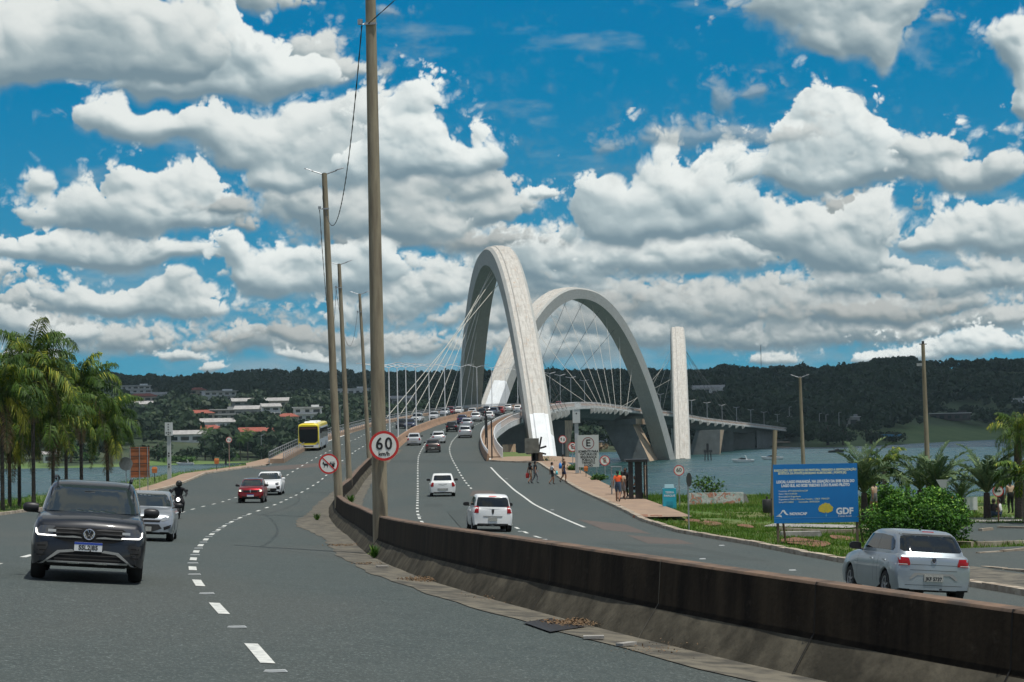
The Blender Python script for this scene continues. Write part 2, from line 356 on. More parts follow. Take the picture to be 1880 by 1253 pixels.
# ------------------------------------------------------------------ setting materials
M_asph = mat('asphalt', (.038, .053, .049), .82, c2=(.028, .041, .038), sc=1.2, bump=.35, bsc=26, det=8)
def asphalt_detail(m):
    t = m.node_tree; b = t.nodes['Principled BSDF']; src = b.inputs['Base Color'].links[0].from_socket
    co = nd(t, 'ShaderNodeTexCoord').outputs['Object']
    big = nd(t, 'ShaderNodeTexNoise', {'Vector': nd(t, 'ShaderNodeMapping', {0: co, 3: (.16, .035, 1)}).outputs[0], 'Scale': 1.6, 'Detail': 4.0}).outputs[0]
    sp_ = nd(t, 'ShaderNodeTexNoise', {'Vector': co, 'Scale': 9.0, 'Detail': 8.0, 'Roughness': .8}).outputs[0]
    sk = nd(t, 'ShaderNodeTexNoise', {'Vector': co, 'Scale': 26.0, 'Detail': 4.0, 'Roughness': .7}).outputs[0]
    c = mixc(t, rng(t, big, .42, .62, 0, .7), src, (.050, .056, .049))
    c = mixc(t, rng(t, sp_, .46, .66, 0, .7), c, (.072, .085, .078))
    c = mixc(t, rng(t, sk, .55, .68, 0, 1.0), c, (.17, .20, .185))
    lane = nd(t, 'ShaderNodeTexNoise', {'Vector': nd(t, 'ShaderNodeMapping', {0: co, 3: (.9, .012, 1)}).outputs[0], 'Scale': 1.0, 'Detail': 2.0}).outputs[0]
    c = mixc(t, rng(t, lane, .50, .70, 0, .10), c, (.040, .052, .052))
    t.links.new(c, b.inputs['Base Color'])
asphalt_detail(M_asph)
M_patch = mat('asphalt_repair', (.075, .070, .060), .85, c2=(.11, .080, .065), sc=3, bump=.3, bsc=40)
M_newas = mat('asphalt_dark_repair', (.036, .048, .045), .85, c2=(.055, .066, .06), sc=3, bump=.3, bsc=40)
M_line = mat('road_marking', (.62, .63, .58), .7, c2=(.30, .32, .31), sc=6, lo=.42, hi=.8, bump=.1)
M_kerb = mat('kerb_concrete', (.46, .40, .31), .85, c2=(.22, .17, .12), sc=2.2, bump=.4)
M_walk = mat('pavement_dusty', (.34, .235, .155), .9, c2=(.24, .17, .12), sc=1.1, bump=.3)
M_gut = mat('gutter_concrete', (.15, .135, .10), .9, c2=(.060, .056, .045), sc=2.2, bump=.5, lo=.4, hi=.6)
M_soil = mat('soil', (.22, .10, .05), .95, c2=(.14, .08, .045), sc=2, bump=.5)
M_lawn = mat('grass_ground', (.070, .135, .020), .95, c2=(.15, .13, .05), sc=.35, bump=.6, bsc=30, det=9, lo=.42, hi=.7)
M_water = mat('lake_water', (.035, .085, .085), .12, spec=.5)
def water_detail(m):
    t = m.node_tree; b = t.nodes['Principled BSDF']; co = nd(t, 'ShaderNodeTexCoord').outputs['Object']
    a = nd(t, 'ShaderNodeTexNoise', {'Vector': nd(t, 'ShaderNodeMapping', {0: co, 3: (.22, .35, 1)}).outputs[0], 'Scale': 2.2, 'Detail': 6.0, 'Roughness': .62}).outputs[0]
    w = nd(t, 'ShaderNodeTexNoise', {'Vector': nd(t, 'ShaderNodeMapping', {0: co, 3: (.006, .02, 1)}).outputs[0], 'Scale': 1.0, 'Detail': 4.0}).outputs[0]
    t.links.new(mixc(t, rng(t, w, .38, .62), (.006, .042, .044), (.018, .070, .070)), b.inputs['Base Color'])
    t.links.new(rng(t, w, .35, .65, .18, .34), b.inputs['Roughness'])
    t.links.new(nd(t, 'ShaderNodeBump', {'Strength': 1.0, 'Distance': .9, 'Height': a}).outputs[0], b.inputs['Normal'])
water_detail(M_water); M_water.node_tree.nodes['Principled BSDF'].inputs['Specular IOR Level'].default_value = .38
M_soilk = mat('joint_dark', (.006, .005, .004), .9)
def struct(o): o['kind'] = 'structure'; return o
# ------------------------------------------------------------------ near shore
KL = [(3, -24.0), (60, -24.0)] + [(p.y, p.x) for p in poly_world([(-60, 955), (0, 948), (70, 939), (180, 920), (302, 899), (330, 891), (358, 880), (379, 871), (414, 866), (456, 860), (489, 856)])] + [(212, -24.3), (228, -24.4), (240, -24.5), (300, float(XR(300)) - 21.8)]
KL[0] = (-20, -23.5)
KR = [(-20, 14.5), (30, 12.3)] + [(p.y, p.x) for p in poly_world([(1880, 1097), (1790, 1082), (1552, 1037), (1459, 1020), (1366, 1001), (1240, 979), (1175, 958), (1148, 943), (1110, 925), (1071, 907), (1043, 891), (1014, 870), (991, 854)])] + [(192.5, 2.2), (196.5, -1.5), (198.5, -2.7), (215, float(XR(215)) - 1.6)]
def kl(Y): return float(np.interp(Y, [a for a, b in KL], [b for a, b in KL])) if Y < 300 else float(XR(Y)) - 21.8
def kr(Y): return float(np.interp(Y, [a for a, b in KR], [b for a, b in KR])) if Y < 215 else float(XR(Y)) - 1.6
LAND = [(-31, -30), (-29, 60), (-28.6, 88), (-30.3, 103), (-33, 118), (-37, 145), (-35.5, 161), (-34, 175), (-32.5, 186), (-30, 196), (-27.5, 206), (-26.5, 222),
        (0.5, 222), (3.5, 212)] + [(p.x, p.y) for p in poly_world([(1022, 844), (1052, 859), (1104, 884), (1165, 903), (1200, 909)])] + [(16, 132), (22, 122), (40, 124), (90, 118), (150, 60), (150, -30)]
def seg_dist(P, poly):
    d = np.full(len(P), 1e9); ins = np.zeros(len(P), bool); n = len(poly)
    for i in range(n):
        a = np.array(poly[i]); b = np.array(poly[(i + 1) % n]); ab = b - a
        t = np.clip(((P - a) @ ab) / (ab @ ab), 0, 1); d = np.minimum(d, np.linalg.norm(P - a - t[:, None] * ab, axis=1))
        c = (P[:, 1] < a[1]) != (P[:, 1] < b[1])
        with np.errstate(divide='ignore', invalid='ignore'): ins ^= c & (P[:, 0] < a[0] + (P[:, 1] - a[1]) / (b[1] - a[1] + 1e-12) * ab[0])
    return np.where(ins, d, -d)
gx = np.arange(-60, 100, .9); gy = np.arange(-30, 245, .9); XX, YY = np.meshgrid(gx, gy); PP = np.stack([XX.ravel(), YY.ravel()], 1)
sd = seg_dist(PP, LAND); KLa = np.interp(PP[:, 1], [a for a, b in KL], [b for a, b in KL]); KRa = np.interp(PP[:, 1], [a for a, b in KR], [b for a, b in KR])
onroad = (PP[:, 0] > KLa - .9) & (PP[:, 0] < KRa + .9)
zz = Gz(PP[:, 0], PP[:, 1]) - np.where(onroad, .25, .03) + np.where(onroad, 0, (fbm(PP[:, 0] * .4 + 99, PP[:, 1] * .4 + 99, 5, 4) - .5) * .22)
zz = np.where(sd < 0.6, np.minimum(zz, zz + (sd - .6) * .8), zz); zz = np.maximum(zz, -3)
nx, ny = len(gx), len(gy); idx = np.arange(nx * ny).reshape(ny, nx)
Fq = np.stack([idx[:-1, :-1].ravel(), idx[:-1, 1:].ravel(), idx[1:, 1:].ravel(), idx[1:, :-1].ravel()], 1)
struct(npobj('ground', np.column_stack([PP, zz]), Fq, M_lawn, smooth=True))
mb = MB(); mb.grid([[(-6000, -300, 0), (6000, -300, 0)], [(-6000, 9000, 0), (6000, 9000, 0)]]); struct(mb.obj('lake_water', M_water))
# road sheet
ys = list(np.arange(-20, 230, 1.5)) + list(np.arange(230, 1400, 5.0)); mb = MB()
mb.grid([[(x, y, float(Gz(x, y)) + .03) for x in np.linspace(kl(y), kr(y), 15)] for y in ys]); struct(mb.obj('road', M_asph, smooth=True))
def strip(P, w, dz, mb, mi=0, off=0.0):
    """flat ribbon along P following the road surface, offset sideways"""
    rows = []
    for i, p in enumerate(P):
        d = P[min(i + 1, len(P) - 1)] - P[max(i - 1, 0)]; n = Vector((d.y, -d.x, 0)).normalized()
        rows.append([(q.x, q.y, float(Gz(q.x, q.y)) + dz) for q in (p + n * (off - w / 2), p + n * (off + w / 2))])
    mb.grid(rows, mi)
LA = curve_from_px([(505, 1240), (465, 1190), (427, 1150), (390, 1111), (356, 1067), (352, 1038), (360, 1014), (371, 1000), (382, 988), (396, 978), (413, 966), (432, 956), (453, 947), (475, 939), (494, 932), (515, 924), (533, 915), (550, 907), (565, 898.5), (579, 890), (590, 882), (625, 849), (640, 839), (652, 829), (659, 825), (672, 818), (684, 810)], it=3)
LB = curve_from_px([(-40, 1050), (30, 1030), (120, 1005), (260, 964), (348, 938), (378, 930), (405, 924), (431, 915), (490, 893), (525, 875), (539, 866), (561, 852), (571, 847), (581, 841), (616, 823), (624, 819), (640, 812), (656, 806)], it=3)
LC = curve_from_px([(781, 815), (773, 828), (768, 840), (767, 858), (767, 883), (767, 908), (766, 936), (767, 946), (771.5, 957), (782, 968), (805, 981), (833, 992), (870, 1003)], it=3)[::-1]
LD = curve_from_px([(839, 801), (830, 811), (825, 823), (826, 833), (830, 844), (841, 864), (857, 889), (869, 902), (900, 935), (940, 966), (976, 985), (1030, 1000.5), (1102, 1019), (1180, 1037)], it=3)[::-1]
LS = curve_from_px([(901, 859), (926, 884), (957, 910), (981, 928), (1014, 944), (1047, 959), (1073, 970)], it=3)[::-1]
def ext(P, off):
    y0 = P[-1].y; x0 = P[-1].x; o0 = x0 - float(XR(y0)); out = list(P)
    for y in np.arange(y0 + 4, 1100, 4.0):
        t = min(1, (y - y0) / 60); x = float(XR(y)) + o0 * (1 - t) + off * t; out.append(Vector((x, y, 0)))
    return out
def dashes(P, on, offl, mb, w=.13, start=0.0, skip=lambda y: False):
    L = [0]
    for a, b in zip(P, P[1:]): L.append(L[-1] + (Vector((b.x - a.x, b.y - a.y, 0))).length)
    X_ = [p.x for p in P]; Y_ = [p.y for p in P]; s = start
    f = lambda t: Vector((float(np.interp(t, L, X_)), float(np.interp(t, L, Y_)), 0))
    studs = []
    while s + on < L[-1]:
        if not skip(f(s).y): strip([f(s + on * k / 4) for k in range(5)], w, .037, mb)
        studs.append(f(s - offl * .5)); s += on + offl
    return studs
mb = MB(); st = []
st += dashes(ext(LA, -18.3), 2.0, 4.0, mb, .15, .75)
st += dashes(ext(LB, -15.0 - 0.0), 2.0, 4.0, mb, .13, 1.0) if False else dashes(ext(LB, -20.2), 2.0, 4.0, mb, .13, 1.0)
dashes(ext(LC, -8.7), 2.0, 2.8, mb, .14, .3); dashes(ext(LD, -5.2), 2.0, 2.8, mb, .14, 0, skip=lambda y: 92 < y < 146)
strip(resample(LS, 2), .15, .037, mb)
struct(mb.obj('road_marking', M_line))
mb = MB()                                             # raised reflective studs between the dashes
for p in st[:14] : mb.box((p.x, p.y, float(Gz(p.x, p.y)) + .042), (.24, .06, .02), taper=.8)
for x, y in [(955, 978), (1000, 993), (1066, 1010), (1042, 957), (1290, 1029), (1455, 1050), (1325, 1004), (1014, 938), (930, 880), (822, 989), (845, 999), (770, 950), (788, 975), (1600, 1062)]:
    p = gp(x, y); mb.box((p.x, p.y, p.z + .045), (.20, .12, .025), taper=.8)
tag(mb.obj('road_studs', mat('stud_grey', (.42, .44, .43), .5)), kind='structure')
# repairs in the asphalt
mb = MB()
def pxpatch(pts, dz, mi): mb.add([(p.x, p.y, float(Gz(p.x, p.y)) + dz) for p in [gp(*q) for q in pts]], [tuple(range(len(pts)))], mi)
pxpatch([(868, 902), (905, 902), (915, 911), (862, 912)], .033, 0); pxpatch([(1060, 955), (1150, 965), (1195, 982), (1110, 975)], .033, 0)
pxpatch([(1150, 984), (1245, 992), (1275, 1001), (1190, 1000)], .033, 0); pxpatch([(780, 926), (812, 926), (812, 932), (778, 932)], .033, 1)
pxpatch([(1100, 1000), (1260, 1004), (1420, 1034), (1180, 1020)], .033, 1); pxpatch([(700, 846), (760, 845), (900, 848), (900, 852), (700, 850)], .034, 1)
pxpatch([(820, 940), (860, 935), (880, 960), (850, 975)], .034, 1); pxpatch([(460, 860), (600, 850), (640, 852), (500, 866)], .034, 0)
struct(mb.obj('road_repairs', [M_patch, M_newas]))
# kerbs and pavements
def kerb(P, name, out, h=.15, w=.28, extra=0.0, seg=True):
    mb = MB(); P = resample(P, 1.0)
    for i in range(len(P) - 1):
        a, b = P[i], P[i + 1]; d = (b - a); n = Vector((d.y, -d.x, 0)).normalized() * out
        za, zb = float(Gz(a.x, a.y)), float(Gz(b.x, b.y)); j = random.uniform(-.015, .015); g_ = .006 * d / d.length
        mb.add([(a.x + g_.x + n.x * o, a.y + g_.y + n.y * o, za + z + j) for o, z in ((0, -.1), (.03, h), (w, h), (w, -.1))] +
               [(b.x - g_.x + n.x * o, b.y - g_.y + n.y * o, zb + z + j) for o, z in ((0, -.1), (.03, h), (w, h), (w, -.1))],
               [(0, 4, 5, 1), (1, 5, 6, 2), (2, 6, 7, 3), (0, 1, 2, 3), (4, 7, 6, 5)])
    return struct(mb.obj(name, M_kerb, fix=True))
VL = [Vector((b, a, 0)) for a, b in KL if a < 205]; VR = [Vector((b, a, 0)) for a, b in KR if a < 199]
kerb(VL, 'kerb', -1); kerb(VR, 'kerb', 1, .17, .30)
def slab(inner, w0, w1, name, m, out, dz=.13, ylo=0, yhi=999):
    mb = MB(); P = [p for p in resample(inner, 2.0) if ylo <= p.y <= yhi]; rows = []
    for i, p in enumerate(P):
        d = P[min(i + 1, len(P) - 1)] - P[max(i - 1, 0)]; n = Vector((d.y, -d.x, 0)).normalized() * out
        rows.append([(p.x + n.x * o, p.y + n.y * o, float(Gz(p.x, p.y)) + dz - .02 * (o - w0) / (w1 - w0)) for o in (w0, (w0 + w1) / 2, w1)])
    mb.grid(rows); o = mb.obj(name, m, smooth=True, fix=False); return struct(o)
slab(VL, .28, 2.1, 'pavement', M_walk, -1, ylo=140, yhi=204)
slab([p for p in VR], .30, 2.7, 'pavement', M_walk, 1, ylo=97, yhi=198)
mb = MB(); mb.add([(x, y, float(Gz(x, y)) + .11) for x, y in [(-2.2, 198.5), (2.4, 192.8), (6.2, 190), (7.5, 198), (4, 206), (-.6, 207), (-2.4, 203)]], [tuple(range(7))])
mb.add([(x, y, float(Gz(x, y)) + .11) for x, y in [(-24.5, 199), (-26, 196), (-27, 203), (-26.2, 214), (-24.5, 214)]], [tuple(range(5))]); struct(mb.obj('pavement', M_walk, fix=True))
slab([p for p in VR], .30, 2.6, 'pavement', M_gut, 1, ylo=-5, yhi=62, dz=.12)
# gutters beside the median wall
YM = list(np.arange(9, 232, 1.0))
for off, wd in ((-.95, .95), (.95, .75)):
    mb = MB(); rows = []
    for y in YM:
        x = XMs(y) + .12; dx = (XMs(y + 1) - XMs(y - 1)) / 2; n = Vector((1, -dx, 0)).normalized(); wob = .05 * math.sin(y * 1.7) + .04 * math.sin(y * .63)
        extra = .75 * math.exp(-((y - 86) / 12) ** 2) if off < 0 else .3 * math.exp(-((y - 95) / 30) ** 2)
        a = math.copysign(.40, off); b = math.copysign(.40 + wd + extra + wob, off)
        rows.append([(x + n.x * k, y + n.y * k, float(Gz(x + n.x * k, y + n.y * k)) + .042) for k in (a, (a + b) / 2, b)])
    mb.grid(rows); struct(mb.obj('gutter', M_gut, smooth=True))
# ------------------------------------------------------------------ median wall (a thing)
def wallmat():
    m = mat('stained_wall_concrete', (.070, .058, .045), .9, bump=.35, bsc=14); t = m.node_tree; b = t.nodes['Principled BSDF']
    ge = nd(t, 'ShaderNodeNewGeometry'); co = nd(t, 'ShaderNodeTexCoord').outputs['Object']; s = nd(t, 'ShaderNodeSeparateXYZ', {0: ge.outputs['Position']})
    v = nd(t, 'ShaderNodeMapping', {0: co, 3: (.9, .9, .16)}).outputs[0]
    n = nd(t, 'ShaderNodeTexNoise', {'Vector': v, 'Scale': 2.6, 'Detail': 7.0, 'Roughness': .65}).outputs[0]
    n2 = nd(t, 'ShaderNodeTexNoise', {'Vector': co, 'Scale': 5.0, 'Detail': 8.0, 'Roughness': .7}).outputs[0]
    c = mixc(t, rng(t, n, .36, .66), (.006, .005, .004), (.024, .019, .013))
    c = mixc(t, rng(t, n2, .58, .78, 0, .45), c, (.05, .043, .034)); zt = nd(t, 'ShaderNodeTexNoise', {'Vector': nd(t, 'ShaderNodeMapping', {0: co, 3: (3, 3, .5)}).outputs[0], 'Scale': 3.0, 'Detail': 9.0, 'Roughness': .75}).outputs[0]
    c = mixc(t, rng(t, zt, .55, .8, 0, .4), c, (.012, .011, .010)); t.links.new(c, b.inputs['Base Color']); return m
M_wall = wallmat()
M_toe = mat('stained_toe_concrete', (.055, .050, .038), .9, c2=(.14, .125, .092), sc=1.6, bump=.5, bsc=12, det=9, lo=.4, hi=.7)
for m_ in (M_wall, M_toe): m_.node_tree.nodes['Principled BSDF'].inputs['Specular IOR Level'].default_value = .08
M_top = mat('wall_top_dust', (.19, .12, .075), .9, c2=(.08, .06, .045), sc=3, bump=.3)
M_bwall = mat('bridge_wall_dusty', (.36, .22, .135), .9, c2=(.22, .145, .095), sc=1.2, bump=.2)
prof = [(-.40, 0.0), (-.36, .06), (-.10, .44), (-.06, .50), (-.02, 1.04), (0.0, 1.07), (.23, 1.07), (.26, 1.03), (.29, .50), (.34, .42), (.62, .05), (.66, 0.0)]
def median(ya, yb, step, name, label, mats, hs=1.0, mf=None, lab=True):
    mb = MB(); rows = []; Y_ = list(np.arange(ya, yb + .01, step))
    for y in Y_:
        x = XMs(y) ; dx = (XMs(y + .8) - XMs(y - .8)) / 1.6; n = Vector((1, -dx, 0)).normalized(); z = float(Gz(x, y)) ; wv = .012 * math.sin(y * .9) + .01 * math.sin(y * 2.3)
        rows.append([(x + n.x * (k + (wv if 0 < h < 1 else 0)), y + n.y * k, z + h * hs - (.08 if h < .01 else 0)) for k, h in prof])
    k0 = mb.n; mb.grid(rows); P = len(prof)
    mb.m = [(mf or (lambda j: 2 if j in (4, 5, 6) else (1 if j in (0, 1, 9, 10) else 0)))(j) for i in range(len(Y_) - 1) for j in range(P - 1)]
    for r in (0, len(Y_) - 1): mb.f.append(tuple(k0 + r * P + j for j in (range(P) if r else reversed(range(P))))); mb.m.append(0)
    o = mb.obj(name, mats, smooth=35); return tag(o, label, 'barrier')
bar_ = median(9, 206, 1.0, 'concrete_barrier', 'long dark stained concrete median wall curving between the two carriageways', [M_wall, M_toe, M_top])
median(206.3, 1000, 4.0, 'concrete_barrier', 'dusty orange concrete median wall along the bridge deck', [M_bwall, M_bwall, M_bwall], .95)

for yj in (19.5, 22.6, 26.4, 30.8, 35.6, 41, 47, 61, 69, 77, 86, 104, 114, 125):
    x = float(XMs(yj)); dx = (XMs(yj + .8) - XMs(yj - .8)) / 1.6; n = Vector((1, -dx, 0)).normalized(); td = Vector((-n.y, n.x, 0)); z = float(Gz(x, yj)); mb = MB(); rows = []
    for k, h in prof[1:7]:
        q = Vector((x + n.x * k, yj + n.y * k, z + h)) - n * .016 + Vector((0, 0, .006)); j = random.uniform(-.006, .006); rows.append([q - td * (.011 + j), q + td * (.011 - j)])
    mb.grid(rows); mb.obj('joint', M_gut if yj in (26.4,) else M_soilk, bar_)
# ------------------------------------------------------------------ the bridge
M_arch = mat('arch_concrete', (.47, .45, .40), .8, c2=(.30, .285, .25), sc=.35, bump=.2, det=9)
def arch_mat(name, base, dark, rust, amt):
    m = mat(name, base, .8); t = m.node_tree; b = t.nodes['Principled BSDF']; u = nd(t, 'ShaderNodeUVMap').outputs[0]
    def nz(scale, sc, det=7.0): return nd(t, 'ShaderNodeTexNoise', {'Vector': nd(t, 'ShaderNodeMapping', {0: u, 3: scale}).outputs[0], 'Scale': sc, 'Detail': det, 'Roughness': .68}).outputs[0]
    c = mixc(t, rng(t, nz((2.6, .22, 1), 1.0), .46, .68, 0, amt * .8), base, dark)
    c = mixc(t, rng(t, nz((.9, .9, 1), 1.6, 9.0), .52, .70, 0, amt * .55), c, tuple(x * 1.25 for x in base))
    c = mixc(t, rng(t, nz((.5, .6, 1), 1.0), .45, .65, 0, .5), c, tuple(.5 * (x + y) for x, y in zip(base, dark)))
    c = mixc(t, rng(t, nz((.7, .35, 1), 1.3, 9.0), .57, .70, 0, .85 * amt), c, rust)
    sv = nd(t, 'ShaderNodeSeparateXYZ', {0: u}).outputs[1]; fr = mth(t, 'FRACT', mth(t, 'MULTIPLY', sv, .125))
    c = mixc(t, rng(t, fr, .0, .02, .45, 0), c, dark); t.links.new(c, b.inputs['Base Color'])
    return m
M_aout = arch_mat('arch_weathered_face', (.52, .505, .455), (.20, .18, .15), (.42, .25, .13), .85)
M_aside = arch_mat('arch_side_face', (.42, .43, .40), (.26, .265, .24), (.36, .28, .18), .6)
M_afoot = mat('arch_fresh_white', (.74, .77, .77), .7, c2=(.60, .62, .60), sc=.5, amt=.3)
M_abase = mat('arch_stained_foot', (.30, .27, .22), .85, c2=(.16, .13, .10), sc=.6)
def arch(y0, x0, y1, x1, top, name, paint, k_=0, z0=-2.0):
    mb = MB(); A = Vector((x0, y0, 0)); B = Vector((x1, y1, 0)); h = (B - A).normalized(); side = Vector((h.y, -h.x, 0))   # side points right of travel
    N = 56; P = []
    for i in range(N + 1):
        s = i / N; q = abs(2 * s - 1); prof_ = 1 - q ** 2.15; P.append(A.lerp(B, s) + Vector((0, 0, z0 + (top - z0) * prof_)))
    rows = []; L = 0; us = []; n8 = 10
    for i, p in enumerate(P):
        d = (P[min(i + 1, N)] - P[max(i - 1, 0)]).normalized(); out = side.cross(d).normalized()
        if out.z < 0 or (abs(out.z) < .2 and out.dot((A + B) / 2 - p) > 0): out = -out
        q = abs(2 * i / N - 1); w = 2.6 - (.5 if i < N / 2 else -.5) * q if k_ == 0 else 2.9 + .2 * q; t_o = 1.8 + (1.7 if k_ == 0 else 1.1) * q; t_i = -t_o
        ch = .55 if q < .93 else .9
        sec = [(-w + .55, t_o), (-1.1, t_o), (-.9, t_o + .22), (.9, t_o + .22), (1.1, t_o), (w - .55, t_o), (w, t_o - ch), (w - .25, t_i), (-w + .25, t_i), (-w, t_o - ch)]
        rows.append([p + side * a + out * b for a, b in sec]); L += (p - P[i - 1]).length if i else 0; us.append(L)
    mb.grid(rows, 0, True)
    for i in range(N):
        for j in range(n8):
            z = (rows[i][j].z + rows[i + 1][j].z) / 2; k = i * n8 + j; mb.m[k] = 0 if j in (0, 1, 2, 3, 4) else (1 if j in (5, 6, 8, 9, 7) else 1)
            if paint(i / N, z, j): mb.m[k] = 2
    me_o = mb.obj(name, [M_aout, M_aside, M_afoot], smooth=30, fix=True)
    me = me_o.data; uv = me.uv_layers.new(name='UVMap'); per = [0, 1.5, 2.2, 4, 4.2, 6, 7, 10, 16, 19, 20]
    for pl in me.polygons:
        js = [me.loops[l].vertex_index % n8 for l in pl.loop_indices]; wrap = 0 in js and 9 in js
        for l in pl.loop_indices:
            v = me.loops[l].vertex_index; uv.data[l].uv = (per[10] if (wrap and v % n8 == 0) else per[v % n8], us[v // n8])
    return me_o, P
bridge = thing('arch_bridge', 'long white bridge with three slanted concrete arches crossing over its deck and stay cables', 'bridge', (0, 0, 0))
ARC = [(335, 5.6, 562, -13.6, 50.9), (592, -13.0, 768, 58.0, 58.0), (782, 65.2, 1010, 82.0, 54.6)]
PTS = []
for k, a in enumerate(ARC):
    def paint(s, z, j, k=k):
        if k == 0: return s < .3 and z < 15.0 - (1.5 if j in (5, 6) else 0) and j in (0, 1, 2, 3, 4, 5, 6)
        if k == 1: return s < .3 and 17.5 < z < 26 and j in (3, 4, 5, 6, 2)
        return False
    o, P = arch(*a, 'arch', paint, k); o.parent = bridge; PTS.append(P)
# deck
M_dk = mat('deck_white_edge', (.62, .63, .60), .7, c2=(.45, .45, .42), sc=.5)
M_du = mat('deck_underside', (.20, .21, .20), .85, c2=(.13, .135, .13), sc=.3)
mb = MB(); rows = []
for y in list(np.arange(203, 1400, 6.0)):
    dx = float(XR(y + 2) - XR(y - 2)) / 4; n = Vector((1, -dx, 0)).normalized(); R_ = Vector((float(XR(y)), y, 0)); c = math.cos(math.atan(dx)); wdt = 23.6 * c; z = float(Gz(R_.x, y))
    sec = [(0, -.02), (.02, -.75), (-.35, -.95), (-5.2, -1.5), (-7.6, -3.3), (-wdt + 7.6, -3.3), (-wdt + 5.2, -1.5), (-wdt + .35, -.95), (-wdt - .02, -.75), (-wdt, -.02)]
    rows.append([R_ + n * a + Vector((0, 0, z + b)) for a, b in sec])
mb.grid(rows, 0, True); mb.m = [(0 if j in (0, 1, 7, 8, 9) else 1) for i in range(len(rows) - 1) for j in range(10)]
mb.f += [tuple(reversed(range(10))), tuple(len(mb.v) - 10 + j for j in range(10))]; mb.m += [1, 1]
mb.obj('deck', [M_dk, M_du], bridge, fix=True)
# walkway surface, inner walls, railings
def along(y, off, dz):
    dx = float(XR(y + 2) - XR(y - 2)) / 4; n = Vector((1, -dx, 0)).normalized(); x = float(XR(y)); p = Vector((x, y, 0)) + n * off; p.z = float(Gz(x, y)) + dz; return p
def sweep(ya, yb, step, secs, mb, mi=0):
    rows = [[along(y, o, z) for o, z in secs] for y in list(np.arange(ya, yb, step)) + [yb]]; mb.grid(rows, mi, True)
    n = len(secs); k = mb.n - n * len(rows); mb.f += [tuple(k + j for j in reversed(range(n))), tuple(mb.n - n + j for j in range(n))]; mb.m += [mi, mi]
mb = MB(); sweep(207, 1300, 6, [(-1.55, -.01), (-1.55, .16), (-.08, .16), (-.08, -.01)], mb); mb.obj('walkway', M_walk, bridge, fix=True)
mb = MB(); sweep(204, 1300, 6, [(-22.0, -.01), (-22.0, .45), (-23.4, .45), (-23.4, -.01)], mb); mb.obj('walkway', M_walk, bridge, fix=True)
mb = MB(); sweep(198.5, 1300, 4, [(-1.80, .0), (-1.72, .78), (-1.58, .78), (-1.50, .0)], mb); mb.obj('parapet', M_bwall, bridge, fix=True)
def railing(off, ya, yb, h, gap, rails, m, pr=.035, bars=None, name='railing', z0=0.0):
    mb = MB(); Y_ = list(np.arange(ya, yb + .01, gap))
    for y in Y_: a = along(y, off, z0 - .02); b = along(y, off, z0 + h); mb.tube([a, b], pr * 1.3, 6)
    for r in rails: mb.tube([along(y, off, z0 + r) for y in Y_], pr if r < h - .01 else pr * 1.5, 6)
    if bars:
        for y in np.arange(ya, min(yb, bars[1]), bars[0]): mb.tube([along(y, off, z0 + .1), along(y, off, z0 + h - .04)], .012, 4)
    return mb.obj(name, m, bridge)
railing(-.03, 203, 1300, 1.12, 2.5, [.15, 1.12], M_white, .035, (.25, 300))
railing(-1.65, 199, 1300, .34, 2.5, [.17, .34], M_white, .03, z0=.78)
railing(-23.5, 204, 1300, 1.15, 2.5, [.15, .45, .8, 1.15], M_galv, .028)
railing(-22.05, 204, 1300, .55, 2.5, [.3, .55], M_galv, .03, z0=.45)
# stay cables with their anchor blocks on the deck edge
M_cab = mat('cable_sheath', (.52, .51, .44), .45); M_cabd = mat('cable_dark', (.10, .11, .11), .5); M_anch = mat('anchor_block', (.66, .66, .60), .7, c2=(.45, .43, .38), sc=.8)
def apt(P, s): f = s * (len(P) - 1); i = min(int(f), len(P) - 2); return P[i].lerp(P[i + 1], f - i)
def stays(P, ss, ysd, off, m):
    for s, y in zip(ss, ysd):
        a = along(y, off + (.5 if off > -1 else -.5), -.15); b = apt(P, s) - Vector((0, 0, 1.9)); mb = MB(); mb.tube([a, b], .065, 6); mb.obj('stay_cable', m, bridge)
        n = (along(y, off + 1, 0) - along(y, off, 0)).normalized(); tdir = Vector((-n.y, n.x, 0)); sg = 1 if off > -1 else -1
        mb = MB(); c0 = along(y, off, -1.0) + n * sg * .02; mb.prism([(0, 0.95), (1.15, .75), (1.2, -.1), (.5, -.75), (0, -.95)], 1.6, lambda u, v, w: c0 + n * sg * u + Vector((0, 0, v - .35)) + tdir * (w - .8)); mb.obj('anchor_block', M_anch, bridge, fix=True)
L1, R1 = -23.62, .0
stays(PTS[0], np.linspace(.34, .80, 9), np.linspace(352, 500, 9), L1, M_cab); stays(PTS[0], [.15, .18, .21, .24], [440, 456, 472, 488], R1, M_cabd)
stays(PTS[1], np.linspace(.20, .80, 9), np.linspace(600, 716, 9), R1, M_cab); stays(PTS[1], np.linspace(.36, .70, 5), np.linspace(612, 690, 5), L1, M_cabd)
stays(PTS[2], np.linspace(.2, .62, 9), np.linspace(838, 985, 9), R1, M_cabd); stays(PTS[2], np.linspace(.2, .8, 7), np.linspace(800, 960, 7), L1, M_cab)
